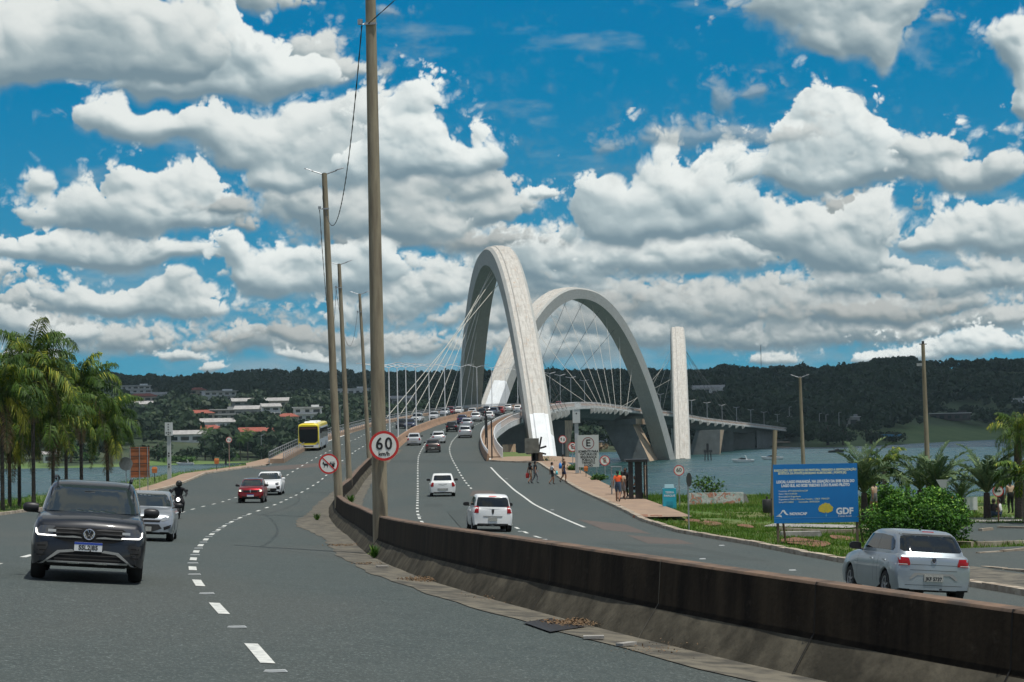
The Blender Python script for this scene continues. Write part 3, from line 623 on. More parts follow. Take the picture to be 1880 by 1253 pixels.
# piers
M_pier = mat('pier_concrete', (.15, .165, .16), .85, c2=(.10, .11, .105), sc=.3, bump=.2); M_pside = mat('pier_sunlit_side', (.52, .38, .24), .85, c2=(.28, .22, .16), sc=.4)  # right side tinted as if sunlit, main tone darkened for the deck's shade
def hexa(name, bot, top, mats, sidef=None):
    mb = MB(); mb.add(list(bot) + list(top), [(3, 2, 1, 0), (4, 5, 6, 7), (0, 1, 5, 4), (1, 2, 6, 5), (2, 3, 7, 6), (3, 0, 4, 7)]); mb.m = [0, 0, 0, 1, 0, 0]
    return mb.obj(name, mats, bridge, fix=True)
def pier(Yf, xb, xt, Yb, zt, cap=True, sh=0.0):
    (a, b), (c, d) = xb, xt; k = Yb / Yf
    hexa('pier', [(a, Yf, -2), (b, Yf, -2), (b * k + sh, Yb, -2), (a * k + sh, Yb, -2)], [(c, Yf, zt), (d, Yf, zt), (d + (Yb - Yf) * .19, Yb, zt), (c + (Yb - Yf) * .19, Yb, zt)], [M_pier, M_pside])
z1 = 13 + 6.2 - 3.4
pier(744, (40.5, 50.8), (32.0, 43.0), 764, 15.6, sh=3.2)
mb = MB(); mb.grid([[(31.0, 742, 14.6), (31.0, 742, 16.0), (50.5, 766, 16.0), (50.5, 766, 14.6)], [(45.2, 742, 14.6), (45.2, 742, 16.0), (54, 764, 16.0), (54, 764, 14.6)]], 0, True); 
hexa('pier_cap', [(31.5, 742.5, 13.6), (45, 742.5, 13.6), (50.5, 765, 13.6), (36.5, 765, 13.6)], [(31.5, 742.5, 15.7), (45, 742.5, 15.7), (50.5, 765, 15.7), (36.5, 765, 15.7)], [M_pier, M_pside])
pier(880, (75.5, 89.5), (79.5, 90.0), 900, 10.6); pier(338, (-20, .5), (-21.5, -2.0), 350, 13.5 - 3.2); pier(575, (-4, 14.6), (-4, 14.6), 590, 15.0)
for yp in (985, 1050, 1115, 1180, 1245):
    x = float(XR(yp)); z = float(Gz(x, yp)) - 3.2; mb = MB(); mb.box((x - 12, yp, z / 2 - 1), (15, 3, z + 2)); mb.obj('pier', M_pier, bridge)
mb = MB(); mb.grid([[(float(XR(y)) - 18, y + 3, -2), (float(XR(y)) - 18, y + 3, float(Gz(float(XR(y)), y)) - 1.6), (float(XR(y)) - 5, y, float(Gz(float(XR(y)), y)) - 1.6), (float(XR(y)) - 5, y, -2)] for y in (1060, 1130, 1200, 1300)], 0, True); mb.obj('abutment', M_pier, bridge, fix=True)
mb = MB(); mb.box((-12.5, 202, 4), (24.5, 3, 11.3)); mb.obj('abutment', M_pier, bridge)
# ------------------------------------------------------------------ far shore and hill
def pxof(X, Y): return 940 + 3700 * X / Y
def hor(px): return 787 - .0192 * (px - 940)
SH = ([-900, 0, 180, 456, 700, 1000, 1400, 1540, 1600, 1700, 1800, 1880, 2300], [900, 880, 870, 925, 980, 1030, 1120, 1080, 1110, 1190, 1280, 1340, 1400])
RG = ([-900, -200, 0, 190, 230, 300, 400, 470, 600, 720, 1000, 1260, 1340, 1500, 1570, 1640, 1750, 1880, 2300], [705, 703, 703, 700, 708, 710, 703, 698, 702, 700, 694, 694, 686, 690, 684, 670, 676, 674, 672])
def hillz(X, Y):
    X = np.asarray(X, float); Y = np.asarray(Y, float); px = pxof(X, Y); ys = np.interp(px, *SH)
    zr = EYE + (hor(px) - np.interp(px, *RG)) / 3700 * 2000; t = (Y - ys) / (2000 - ys); tt = np.clip(t, 0, 1)
    z = 1.2 + (zr - 1.2) * (.75 * tt + .25 * tt * tt * (3 - 2 * tt)); z = np.where(t < 0, 1.2 + t * 60, z); z = np.where(t > 1, zr - (t - 1) * 60, z)
    return z + np.where(t > .02, (fbm(X * .006 + 40, Y * .006 + 7, 55, 4) - .5) * 9 * np.clip(t * 6, 0, 1), 0)
def hp(px, py, y0=860, y1=2100):
    d = ray(px, py); Ys = np.arange(y0, y1, 2.0); X = d.x / d.y * Ys; Z = EYE + d.z / d.y * Ys; h = hillz(X, Ys); k = np.argmax((Z < h) & (h > .8))
    return Vector((X[k], Ys[k], float(h[k])))
M_hill = mat('hill_ground', (.020, .040, .014), .95, c2=(.045, .060, .024), sc=.012, det=9, lo=.42, hi=.6)
def hill_detail(m):
    t = m.node_tree; b = t.nodes['Principled BSDF']; src = b.inputs['Base Color'].links[0].from_socket; co = nd(t, 'ShaderNodeTexCoord').outputs['Object']
    a = nd(t, 'ShaderNodeAttribute', attribute_name='field'); n = nd(t, 'ShaderNodeTexNoise', {'Vector': co, 'Scale': .05, 'Detail': 8.0, 'Roughness': .7}).outputs[0]
    c = mixc(t, a.outputs['Fac'], src, mixc(t, rng(t, n, .4, .62), (.075, .14, .026), (.12, .18, .045))); t.links.new(c, b.inputs['Base Color'])
hill_detail(M_hill)
hx = np.linspace(-.36, .36, 260); hy = np.concatenate([np.arange(840, 1500, 6.0), np.arange(1500, 2600, 14.0)]); AX, AY = np.meshgrid(hx, hy); X_ = AX * AY
Z_ = hillz(X_, AY); V_ = np.stack([X_.ravel(), AY.ravel(), Z_.ravel()], 1); nx, ny = len(hx), len(hy); idx = np.arange(nx * ny).reshape(ny, nx)
Fq = np.stack([idx[:-1, :-1].ravel(), idx[:-1, 1:].ravel(), idx[1:, 1:].ravel(), idx[1:, :-1].ravel()], 1)
hill = struct(npobj('hill', V_, Fq, M_hill, smooth=True))
PXg = pxof(X_, AY); PYg = hor(PXg) - (Z_ - EYE) / AY * 3700
def fieldmask(px, py, X, Y):
    n = fbm(X * .02 + 9, Y * .02, 61, 4) - .5; q = py + n * 26
    f = sstep(px, 1560, 1680) * sstep(q, 716, 745) * (.35 + .6 * sstep(q, 775, 795)) + sstep(px, 1690, 1790) * np.exp(-((q - (694 + (1880 - px) * .03)) / 9.0) ** 2) * 1.1
    f = np.maximum(f, sstep(px, 1450, 1500) * sstep(q, 785, 800) * .8 * (1 - sstep(px, 1590, 1640) * 0)); f = np.maximum(f, sstep(q, 850, 856) * (1 - sstep(px, 560, 640)))
    f = np.maximum(f, sstep(q, 828, 840) * sstep(px, 980, 1010) * (1 - sstep(px, 1100, 1200)) * .6)
    return np.clip(f, 0, 1)
fm = fieldmask(PXg, PYg, X_, AY); fa = hill.data.attributes.new('field', 'FLOAT', 'POINT'); fa.data.foreach_set('value', fm.ravel().astype(np.float32))
# ------------------------------------------------------------------ leaves
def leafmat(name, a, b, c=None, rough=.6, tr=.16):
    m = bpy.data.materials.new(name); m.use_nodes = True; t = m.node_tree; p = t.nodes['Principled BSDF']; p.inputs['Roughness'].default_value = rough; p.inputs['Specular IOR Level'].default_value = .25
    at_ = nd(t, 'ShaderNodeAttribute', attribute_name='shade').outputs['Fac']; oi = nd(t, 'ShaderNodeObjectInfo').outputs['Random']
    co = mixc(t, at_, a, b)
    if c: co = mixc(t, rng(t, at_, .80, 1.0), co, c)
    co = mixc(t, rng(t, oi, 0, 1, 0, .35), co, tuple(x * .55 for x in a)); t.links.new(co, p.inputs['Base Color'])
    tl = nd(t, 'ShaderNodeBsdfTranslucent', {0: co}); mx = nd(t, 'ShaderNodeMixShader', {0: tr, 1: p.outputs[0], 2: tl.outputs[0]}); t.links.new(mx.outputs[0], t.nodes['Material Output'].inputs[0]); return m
M_forest = leafmat('forest_leaves', (.012, .030, .013), (.034, .066, .022), (.060, .095, .028))
M_shrub = leafmat('shore_leaves', (.028, .075, .014), (.09, .20, .028), (.18, .30, .04))
M_bush = leafmat('bush_leaves', (.016, .060, .008), (.085, .24, .020), (.26, .44, .05))
M_palm = leafmat('palm_leaves', (.028, .070, .012), (.12, .21, .025), (.42, .42, .05))
M_palmb = leafmat('palm_leaves_pale', (.05, .10, .045), (.15, .23, .10), (.28, .36, .15))
M_dead = leafmat('dead_leaves', (.16, .11, .06), (.30, .21, .12))
M_trunk = mat('palm_trunk', (.085, .070, .055), .9, c2=(.035, .030, .026), sc=5, streak=(1, 1, 3), bump=.4)
M_trunkp = mat('palm_trunk_pale', (.24, .20, .15), .9, c2=(.12, .10, .08), sc=5, streak=(1, 1, 3), bump=.4)
M_stalk = mat('frond_stalk', (.07, .10, .03), .7)
M_bark = mat('bark', (.07, .052, .04), .9, c2=(.03, .024, .02), sc=6, bump=.5)
def leaves(C, size, normal_out=None, jit=.9, asp=.6, rg=RNG):
    """one bent-quad leaf per centre C (n,3); returns verts, faces"""
    n = len(C); a = rg.normal(size=(n, 3)); 
    if normal_out is not None: a = a * jit + normal_out * 1.2
    a /= np.linalg.norm(a, axis=1, keepdims=True) + 1e-9; t = rg.normal(size=(n, 3)); u = np.cross(a, t); u /= np.linalg.norm(u, axis=1, keepdims=True) + 1e-9; v = np.cross(a, u)
    s = (np.asarray(size) * (.6 + .8 * rg.random(n)))[:, None]; 
    V = np.stack([C - u * s, C + v * s * asp, C + u * s, C - v * s * asp], 1).reshape(-1, 3); return V, np.arange(4 * n).reshape(n, 4)
def crown_pts(n, R, lob=6, rg=RNG, hol=.35, flat=1.0):
    L = rg.normal(size=(lob, 3)); L /= np.linalg.norm(L, axis=1, keepdims=True); L = L * np.array(R) * .55 * (0.6 + .5 * rg.random((lob, 1))); L[:, 2] = np.abs(L[:, 2]) * flat * .8
    k = rg.integers(0, lob, n); d = rg.normal(size=(n, 3)); d /= np.linalg.norm(d, axis=1, keepdims=True); r = (hol + (1 - hol) * rg.random((n, 1)) ** .5)
    rr = (.42 + .22 * rg.random(lob))[k][:, None]; return L[k] + d * r * np.array(R) * rr, d, (k * .618) % 1
def crown_obj(name, n, R, lf, m, parent, z, lob=7, rg=RNG, ctr=(0, 0)):
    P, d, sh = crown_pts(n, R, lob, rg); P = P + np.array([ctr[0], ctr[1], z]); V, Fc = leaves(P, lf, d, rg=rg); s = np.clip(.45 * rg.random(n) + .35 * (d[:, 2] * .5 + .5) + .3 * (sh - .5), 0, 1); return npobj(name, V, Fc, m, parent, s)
# forest mass
def forest():
    rg = np.random.default_rng(11); n = 9000; Y = 860 + 1250 * rg.random(n * 3) ** .75; X = (rg.random(n * 3) * .64 - .32) * Y; px = pxof(X, Y); z = hillz(X, Y); py = hor(px) - (z - EYE) / Y * 3700
    keep = (z > .9) & (rg.random(n * 3) > fieldmask(px, py, X, Y) * 1.05) & (Y < 2040) & (fbm(X * .012, Y * .012, 91, 3) > .30)
    for (hx_, hy_, w) in HOUSE_GAPS: keep &= ~((np.abs(px - hx_) < w) & (py > hy_ - 4) & (py < hy_ + 13) )
    X, Y, z = X[keep][:n], Y[keep][:n], z[keep][:n]; n = len(X); protos = []
    for k in range(6):
        q = 70; P, d, sh = crown_pts(q, (1, 1, .8), 5, rg, .6); V, Fc = leaves(P, .26, d, .5, .8, rg); protos.append((V.reshape(q, 4, 3), np.clip(.5 * rg.random(q) + .4 * (d[:, 2] * .5 + .5), 0, 1)))
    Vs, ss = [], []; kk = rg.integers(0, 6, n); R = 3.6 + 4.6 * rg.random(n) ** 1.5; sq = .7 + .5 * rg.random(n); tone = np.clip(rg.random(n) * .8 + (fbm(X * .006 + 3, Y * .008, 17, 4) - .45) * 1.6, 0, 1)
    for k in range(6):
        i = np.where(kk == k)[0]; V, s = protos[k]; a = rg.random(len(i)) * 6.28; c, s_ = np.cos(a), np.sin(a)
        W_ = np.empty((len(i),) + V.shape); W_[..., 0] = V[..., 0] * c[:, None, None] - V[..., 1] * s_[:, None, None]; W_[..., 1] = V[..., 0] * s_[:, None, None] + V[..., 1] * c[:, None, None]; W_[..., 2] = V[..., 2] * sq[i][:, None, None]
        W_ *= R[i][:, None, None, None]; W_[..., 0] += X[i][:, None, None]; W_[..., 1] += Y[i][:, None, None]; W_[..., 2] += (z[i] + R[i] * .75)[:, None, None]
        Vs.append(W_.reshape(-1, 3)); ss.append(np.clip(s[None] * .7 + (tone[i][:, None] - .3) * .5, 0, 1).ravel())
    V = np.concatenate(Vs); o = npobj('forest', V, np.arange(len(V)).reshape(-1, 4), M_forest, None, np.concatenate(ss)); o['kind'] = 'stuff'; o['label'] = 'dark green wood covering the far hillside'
HOUSES = [  # px, py(base), width m, depth, height, storeys, wall, roof, label
 (242, 722, 34, 12, 6.5, 2, 'w', 'flat', 'large white flat roofed villa highest on the left hillside'),
 (262, 738, 22, 10, 4.5, 1, 'c', 'red', 'cream house with long red roof just below the highest white villa'),
 (292, 733, 20, 9, 4, 1, 'w', 'grey', 'low pale house with grey roof right of the red roofed one'),
 (258, 760, 17, 9, 7, 2, 'w', 'grey', 'tall pale two storey house half hidden by trees on the left slope'),
 (395, 736, 34, 12, 7.5, 2, 'w', 'flat', 'wide white modern villa with long upper balcony in the middle of the slope'),
 (362, 724, 14, 9, 4, 1, 'c', 'red', 'small cream house with brown roof left of the wide white villa'),
 (440, 752, 20, 10, 6, 2, 'g', 'grey', 'grey gabled house right below the wide white villa'),
 (368, 771, 18, 9, 4.5, 1, 'c', 'red', 'house with dark red roof among palms on the lower left slope'),
 (405, 769, 22, 10, 6, 2, 'g', 'flat', 'grey concrete house with flat slab roof in the middle slope'),
 (455, 768, 15, 10, 6, 1, 'g', 'grey', 'open sided pavilion with grey gable roof on the slope'),
 (492, 764, 16, 9, 6.5, 2, 'w', 'grey', 'white gabled house left of the square white villa'),
 (515, 748, 22, 10, 5, 1, 'c', 'grey', 'beige low house with grey roof above the square white villa'),
 (558, 772, 24, 11, 8.5, 2, 'w', 'flat', 'square white two storey villa with dark windows behind the bus'),
 (528, 779, 14, 9, 5, 1, 'c', 'red', 'house with orange red roof just left of the square white villa'),
 (398, 790, 24, 10, 5, 1, 'w', 'grey', 'pale house with long grey white roof on the lower slope'),
 (378, 802, 20, 9, 5, 1, 'w', 'red', 'white house under a bright red hipped roof near the shore'),
 (352, 812, 24, 9, 4.5, 1, 'w', 'grey', 'long low white boathouse with grey roof near the left shore'),
 (462, 806, 24, 10, 4.5, 1, 'c', 'red', 'long house with red tile roof behind the shore palms'),
 (492, 806, 16, 9, 4.5, 1, 'c', 'red', 'short red roofed annex left of the bus'),
 (640, 727, 34, 10, 6, 1, 'w', 'flat', 'long white flat roofed house between the concrete poles'),
 (742, 745, 20, 9, 5.5, 1, 'g', 'grey', 'grey house on the hill behind the white lamp posts'),
 (1300, 722, 26, 10, 4.5, 1, 'w', 'grey', 'pale house group with light roof right of the last arch'),
 (1318, 725, 10, 8, 5, 1, 'w', 'flat', 'small white block at the end of the pale roof right of the last arch'),
 (1130, 812, 22, 8, 5, 1, 'w', 'flat', 'white low building under the bridge behind the parking sign'),
 (1560, 783, 12, 9, 6, 1, 'g', 'flat', 'small grey building on the right shore clearing'),
 (1745, 772, 26, 8, 5, 1, 'd', 'flat', 'long dark low building on the grassy right hillside'),
 (1872, 740, 14, 8, 3.5, 1, 'w', 'flat', 'white canopy building at the right end of the hillside'),
 (95, 850, 7, 5, 4.2, 1, 'w', 'grey', 'small white hut on the far shore behind the palms'),
]
HOUSE_GAPS = [(h[0], h[1], h[2] * 3700 / 1250 / 2 + 2) for h in HOUSES]
forest()
WALLM = {'w': mat('house_white', (.70, .71, .69), .7, c2=(.55, .55, .52), sc=.4), 'c': mat('house_cream', (.50, .42, .32), .8, c2=(.38, .32, .25), sc=.4), 'g': mat('house_grey', (.33, .33, .32), .8, c2=(.25, .25, .24), sc=.4), 'd': mat('house_dark', (.05, .04, .04), .8)}
ROOFM = {'flat': mat('slab_roof', (.6, .6, .58), .8), 'red': mat('tile_roof', (.34, .085, .05), .85, c2=(.22, .07, .05), sc=.8), 'grey': mat('grey_roof', (.40, .39, .37), .85, c2=(.28, .27, .26), sc=.6)}
M_win = mat('window_glass', (.02, .026, .03), .15)
def house(px, py, w, dp, h, st, wm, rf, lab):
    p = hp(px, py); p.z -= .5; t = thing('house', lab, 'house', p, -math.atan2(p.x, p.y) + random.uniform(-.25, .25)); mb = MB(); wm_ = WALLM[wm]
    if st == 2: mb.box((0, 0, h * .25), (w, dp, h * .5)); mb.box((w * .1, dp * .1, h * .75), (w * .74, dp * .8, h * .5)); ww = w * .74; xo = w * .1
    else: mb.box((0, 0, h / 2), (w, dp, h)); ww = w; xo = 0
    mb.box((w * .3, dp * .2, h * .5 + .9), (w * .2, dp * .4, h + 1.8) if rf == 'flat' else (w * .06, .8, h + 3)); mb.obj('wall', wm_, t); mb = MB()
    if rf == 'flat':
        mb.box((xo, 0, h + .22), (ww + 1.6, dp + 1.6, .45))
        if st == 2: mb.box((0, -.4, h * .5 + .2), (w + 1.4, dp + 1.8, .4))
    else:
        rh = dp * .24; e = .9; a, b = ww / 2 + e, dp / 2 + e; mb.add([(xo - a, -b, h), (xo + a, -b, h), (xo + a, b, h), (xo - a, b, h), (xo - a + (b if rf == 'red' else 0), 0, h + rh), (xo + a - (b if rf == 'red' else 0), 0, h + rh)], [(0, 1, 5, 4), (2, 3, 4, 5), (1, 2, 5), (3, 0, 4), (3, 2, 1, 0)])
    mb.obj('roof', ROOFM[rf], t); f = h / st
    for k in range(st):
        n = max(2, int((w if k == 0 else ww) / 5)); W_ = w if k == 0 else ww; yo = -dp / 2 if k == 0 else -dp * .3
        for i in range(n):
            mb = MB(); mb.box(((0 if k == 0 else xo) + (i + .5 - n / 2) * W_ / n, yo - .03, f * k + f * .52), (W_ / n * random.choice((.45, .6, .7)), .12, f * .42)); mb.obj('window', M_win, t)
for h_ in HOUSES: house(*h_)
# single trees that stand out on the skyline and along the far shore
def far_tree(px, py, H, R, lab, kind='round', m=None):
    p = hp(px, py); t = thing('tree' if kind != 'palm' else 'palm_tree', lab, 'tree' if kind != 'palm' else 'palm tree', p, random.random() * 6); mb = MB()
    mb.tube([(0, 0, -1), (.2, 0, H * .5), (0, .2, H * .8)], [R * .09, R * .06, R * .03], 6)
    if kind != 'palm':
        for k in range(4): a = k * 1.6; mb.tube([(.1, 0, H * .5), (math.cos(a) * R * .5, math.sin(a) * R * .5, H * .72)], [R * .04, R * .015], 5)
    mb.obj('trunk', M_bark, t)
    if kind == 'round': crown_obj('crown', 260, (R, R, H * .42), R * .13, m or M_forest, t, H * .62, 6)
    elif kind == 'bush': crown_obj('crown', 420, (R, R, H * .55), R * .10, m or M_shrub, t, H * .35, 8)
    elif kind == 'pine':
        n = 300; z = RNG.random(n); lev = np.floor(z * 6) / 6; r = R * (1 - lev) * (.25 + .75 * RNG.random(n)); a = RNG.random(n) * 6.28; P = np.stack([r * np.cos(a), r * np.sin(a), H * (.35 + .65 * lev) + RNG.random(n) * H * .06], 1)
        V, Fc = leaves(P, R * .12, np.tile([0, 0, 1.0], (n, 1))); npobj('crown', V, Fc, M_forest, t, RNG.random(n) * .8)
    elif kind == 'palm': fronds(t, H, R, 16, m or M_shrub, 14)
    return t
def fronds(t, H, L, n, m, per=34, droop=1.0, name='crown', lw=.035, up=(.9, -.5), seedk=0, dead=0, ll=.26, origin=(0, 0), tw=.5, ld=.38):
    """feather fronds: rachis + paired leaflets"""
    rg = np.random.default_rng(int(H * 100) + n + seedk); Vs = []; ss = []; mb = MB()
    for k in range(n):
        az_ = k * 2.399 + rg.random() * .5; e0 = up[0] * math.pi / 2 + (up[1] - up[0]) * math.pi / 2 * (k / n) + rg.normal() * .1; l = L * (.8 + .3 * rg.random()); seg = 9; pts = []; p = np.array([origin[0], origin[1], H]); e = e0; side_ = np.array([-math.sin(az_), math.cos(az_), 0])
        bend = droop * (.9 + .5 * rg.random())
        for i in range(seg + 1):
            pts.append(p.copy()); d = np.array([math.cos(az_) * math.cos(e), math.sin(az_) * math.cos(e), math.sin(e)]); p = p + d * l / seg; e -= bend * (.4 + .9 * i / seg) / seg * 1.9; e = max(e, -1.5)
        pts = np.array(pts); mb.tube(pts, list(np.linspace(L * .014, L * .004, seg + 1)), 4); u = np.linspace(.12, .99, per); q = u * seg; i = np.minimum(q.astype(int), seg - 1); f = (q - i)[:, None]; c = pts[i] * (1 - f) + pts[i + 1] * f
        d = pts[i + 1] - pts[i]; d /= np.linalg.norm(d, axis=1, keepdims=True); nrm = np.cross(side_, d); tone = rg.random()
        for sg in (-1, 1):
            lf = (np.sin(np.pi * np.clip(u * .9 + .08, 0, 1)) ** .6 * L * ll)[:, None] * (.8 + .4 * rg.random((per, 1))); dr = side_ * sg + d * .55 + rg.normal(size=(per, 3)) * .18 + nrm * (rg.normal(size=(per, 1)) * tw * .6); dr /= np.linalg.norm(dr, axis=1, keepdims=True); tip = c + dr * lf; tip[:, 2] -= lf[:, 0] * ld
            mid = c + dr * lf * .5; w_ = d * (L * lw * .8); Vs.append(np.stack([c - w_ * .5, mid - w_, tip, mid + w_], 1).reshape(-1, 3)); ss.append(np.clip(.35 + .35 * rg.normal(size=per) * .6 + .75 * (tone - .42) + (.5 if k >= n - dead else 0), 0, 1))
    V = np.concatenate(Vs); o = npobj(name, V, np.arange(len(V)).reshape(-1, 4), m, t, np.concatenate(ss)); mb.obj('frond_stalks', M_stalk, o)
    return o
for a in [(538, 690, 17, 6.5, 'broad dark tree topping the skyline left of the concrete poles'), (570, 690, 15, 4.6, 'conical dark pine on the skyline next to the broad tree', 'pine'), (412, 692, 10, 6, 'low round tree on the skyline above the wide white villa'),
          (755, 690, 17, 6, 'tall thin crowned tree on the skyline behind the white lamp posts'), (722, 692, 13, 5.5, 'dark tree on the skyline left of the white lamp posts'), (790, 692, 12, 5, 'dark tree on the skyline just left of the first arch'), (1286, 674, 12, 6, 'twin crowned tree on the skyline right of the third arch'), (1276, 674, 10, 4.5, 'small tree beside the twin crowned one right of the third arch'),
          (1353, 668, 10, 7, 'wide dark tree on the skyline left of the lamp with two arms'), (1470, 662, 11, 3.6, 'small round tree alone on the skyline above the double lamp'), (1620, 655, 12, 6, 'tree on the skyline just left of the tall concrete pole'),
          (1710, 656, 11, 7, 'dark tree on the skyline at the tall concrete pole'), (1745, 658, 10, 5, 'dark tree on the skyline right of the tall concrete pole'), (1650, 655, 9, 6, 'round tree on the skyline between hill crest and tall pole'), (955, 690, 13, 5, 'tree on the skyline behind the crossing arch legs'), (1030, 684, 12, 6, 'tree on the skyline seen between the first two arches')]: far_tree(*a)
for px, py, H, R, lab, kd, m in [(130, 850, 9, 6, 'bright green round bush tree on the shore behind the palms', 'bush', M_shrub), (165, 850, 7, 5, 'yellow green shrub by the water right of the bright bush', 'bush', M_shrub), (290, 846, 9, 8, 'dark green shore tree behind the grey post', 'bush', M_forest), (345, 845, 7, 7, 'dense green shore tree right of the grey post', 'bush', M_forest),
          (377, 846, 13, 4, 'feathery palm on the far shore left of the round sign', 'palm', M_shrub), (392, 845, 10, 5, 'broad green tree beside the far shore palm', 'bush', M_shrub), (455, 846, 12, 4.5, 'feathery palm on the far shore right of the round sign', 'palm', M_shrub), (441, 848, 10, 4, 'short palm with thick crown beside the far shore sign', 'palm', M_shrub), (420, 848, 5, 5, 'low bright shrub under the round sign on the shore', 'bush', M_shrub), (485, 846, 9, 6, 'dark tree on the shore left of the bridge railing', 'bush', M_forest),
          (330, 851, 3.5, 8, 'low reed clump at the water left of the boat', 'bush', M_shrub), (500, 846, 5, 8, 'low green thicket at the bridge end', 'bush', M_shrub), (1520, 818, 13, 11, 'big dark tree on the right shore at the bridge end', 'bush', M_forest), (1548, 818, 10, 9, 'dark spreading tree right of the bridge end', 'bush', M_forest), (1600, 820, 9, 9, 'dark tree on the point of the right shore', 'bush', M_forest), (1640, 816, 8, 9, 'low dark tree on the right shore next to the blue roof', 'bush', M_forest), (1590, 800, 12, 8, 'tall dark tree beside the small grey building', 'bush', M_forest),
          (1125, 818, 10, 8, 'dark bare branched tree seen under the bridge deck', 'bush', M_forest), (1045, 830, 6, 8, 'low shrub on the shore left of the parking sign', 'bush', M_forest), (1095, 835, 5, 8, 'reddish shrub under the bridge right of the parking sign', 'bush', M_dead)]: far_tree(px, py, H, R, lab, kd, m)
# ------------------------------------------------------------------ palms and bush near the road
def palm(px, py, H, L, n, lab, m=None, trunk=M_trunk, lean=(0, 0), r=.16, dead=0, per=56, droop=1.0, up=(.9, -.55), z=None, skirt=True, lw=.020, name='palm_tree', ll=.26, Y=None, tw=.5, ld=.38):
    p = gp(px, py) if Y is None else Vector(at(px, py, Y)); 
    if z is not None: p.z = z
    t = thing(name, lab, 'palm tree', p, 0); mb = MB(); top = Vector((lean[0], lean[1], H)); mb.tube([(0, 0, -.6), (lean[0] * .1, lean[1] * .1, H * .15), (lean[0] * .45, lean[1] * .45, H * .55), top], [r * 1.35, r * 1.1, r, r * .85], 10); mb.obj('trunk', trunk, t, smooth=40)
    fronds(t, H, L, n, m or M_palm, per, droop, up=up, dead=dead, origin=lean, seedk=int(px), lw=lw, ll=ll, tw=tw, ld=ld)
    if skirt: fronds(t, H - .3, L * .95, 5, M_dead, per // 2, 1.6, 'dead_fronds', up=(-.3, -.95), origin=lean, seedk=int(px) + 5, lw=lw, ll=ll * .8)
    return t
def palm_at(px, ytop, ybot, Y, L, n, lab, **k):
    """trunk foot at (px, ybot) and crown centre at height of ytop, standing Y metres away"""
    a = at(px, ybot, Y); b = at(px, ytop, Y); H = b.z - a.z; return palm(px, ybot, H, L, n, lab, Y=Y, **k)
tall = dict(per=80, droop=1.15, up=(.97, -.40), r=.095, ll=.20, lw=.012, tw=.5, ld=.75)
for a in [(62, 672, 935, 108, 3.5, 26, 'tallest feathery palm at the left edge rising above the others'), (5, 725, 945, 104, 3.2, 22, 'palm cut by the left edge of the view'), (18, 785, 940, 112, 3.0, 20, 'shorter palm behind the leftmost trunks'),
          (150, 715, 925, 118, 3.1, 26, 'palm with a brown hanging frond left of the rusty board'), (198, 775, 918, 124, 2.9, 26, 'shortest drooping palm with yellow frond tips'), (98, 765, 930, 112, 2.9, 20, 'palm with dry bark frond hanging behind the dark car'),
          (36, 735, 938, 114, 3.1, 20, 'palm second from the left edge with dark trunk'), (122, 760, 926, 122, 2.6, 18, 'thin palm behind the one with the hanging frond')]:
    palm_at(*a, **tall, dead=4)
pal = dict(m=M_palmb, per=44, droop=.85, up=(1.0, .38), r=.17, ll=.125, tw=.12, ld=-.25, skirt=False, trunk=M_bark, lw=.02)
for a in [(1588, 905, 962, 99, 2.9, 20, 'pale green palm just right of the blue notice board'), (1722, 905, 955, 104, 2.9, 20, 'fan shaped palm behind the pale triangular sign'), (1690, 900, 945, 112, 2.6, 14, 'palm behind the concrete pole above the bush'), (1813, 905, 958, 97, 2.8, 20, 'palm with thick dark trunk left of the arrow sign'), (1766, 918, 950, 104, 1.7, 14, 'small palm behind the white notice board'), (1840, 900, 952, 112, 2.5, 12, 'palm behind the arrow sign with bent fronds')]: palm_at(*a, **pal)
pal2 = dict(m=M_palm, per=34, droop=1.1, up=(.95, -.1), r=.14, ll=.24, tw=.2, ld=.5, skirt=False, trunk=M_trunkp, lw=.035)
for a in [(1626, 862, 950, 112, 2.0, 12, 'young yellow green coconut palm between board and concrete pole'), (1668, 890, 935, 118, .8, 8, 'tiny yellow palm above the bush')]: palm_at(*a, **pal2)
palm_at(1872, 795, 955, 96, 1.7, 30, 'tall palm with shaggy crown at the right edge', **dict(tall, r=.19, per=40)); palm_at(1885, 880, 958, 92, 1.9, 12, 'low feathery palm at the right edge', **pal2)
def bush(px, py, R, lab, n, m, lf, Y=None):
    p = gp(px, py); t = thing('bush', lab, 'bush', p); mb = MB()
    for k in range(7): a = k * .9; mb.tube([(0, 0, -.1), (math.cos(a) * R[0] * .25, math.sin(a) * R[1] * .25, R[2] * .5), (math.cos(a) * R[0] * .6, math.sin(a) * R[1] * .6, R[2] * 1.1)], [.05, .035, .012], 5)
    mb.obj('stems', M_bark, t)
    rg = RNG; lob = 34; L = rg.normal(size=(lob, 3)); L /= np.linalg.norm(L, axis=1, keepdims=True); L = L * np.array([R[0], R[1], R[2] * .9]) * (.45 + .3 * rg.random((lob, 1))) + [0, 0, R[2] * .85]; L[:, 2] = np.maximum(L[:, 2], .25)
    k = rg.integers(0, lob, n); d = rg.normal(size=(n, 3)); d /= np.linalg.norm(d, axis=1, keepdims=True); P = L[k] + d * (.25 + .75 * rg.random((n, 1)) ** .4) * (R[0] * (.22 + .16 * rg.random(lob)))[k][:, None]; P[:, 2] = np.maximum(P[:, 2], .05 + .2 * rg.random(n))
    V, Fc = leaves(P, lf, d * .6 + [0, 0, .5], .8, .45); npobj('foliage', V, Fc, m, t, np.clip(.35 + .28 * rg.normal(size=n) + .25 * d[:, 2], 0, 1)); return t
bush(1690, 1004, (2.12, 2.0, 1.20), 'large round glossy green bush beside the road behind the silver hatchback', 30000, M_bush, .065)
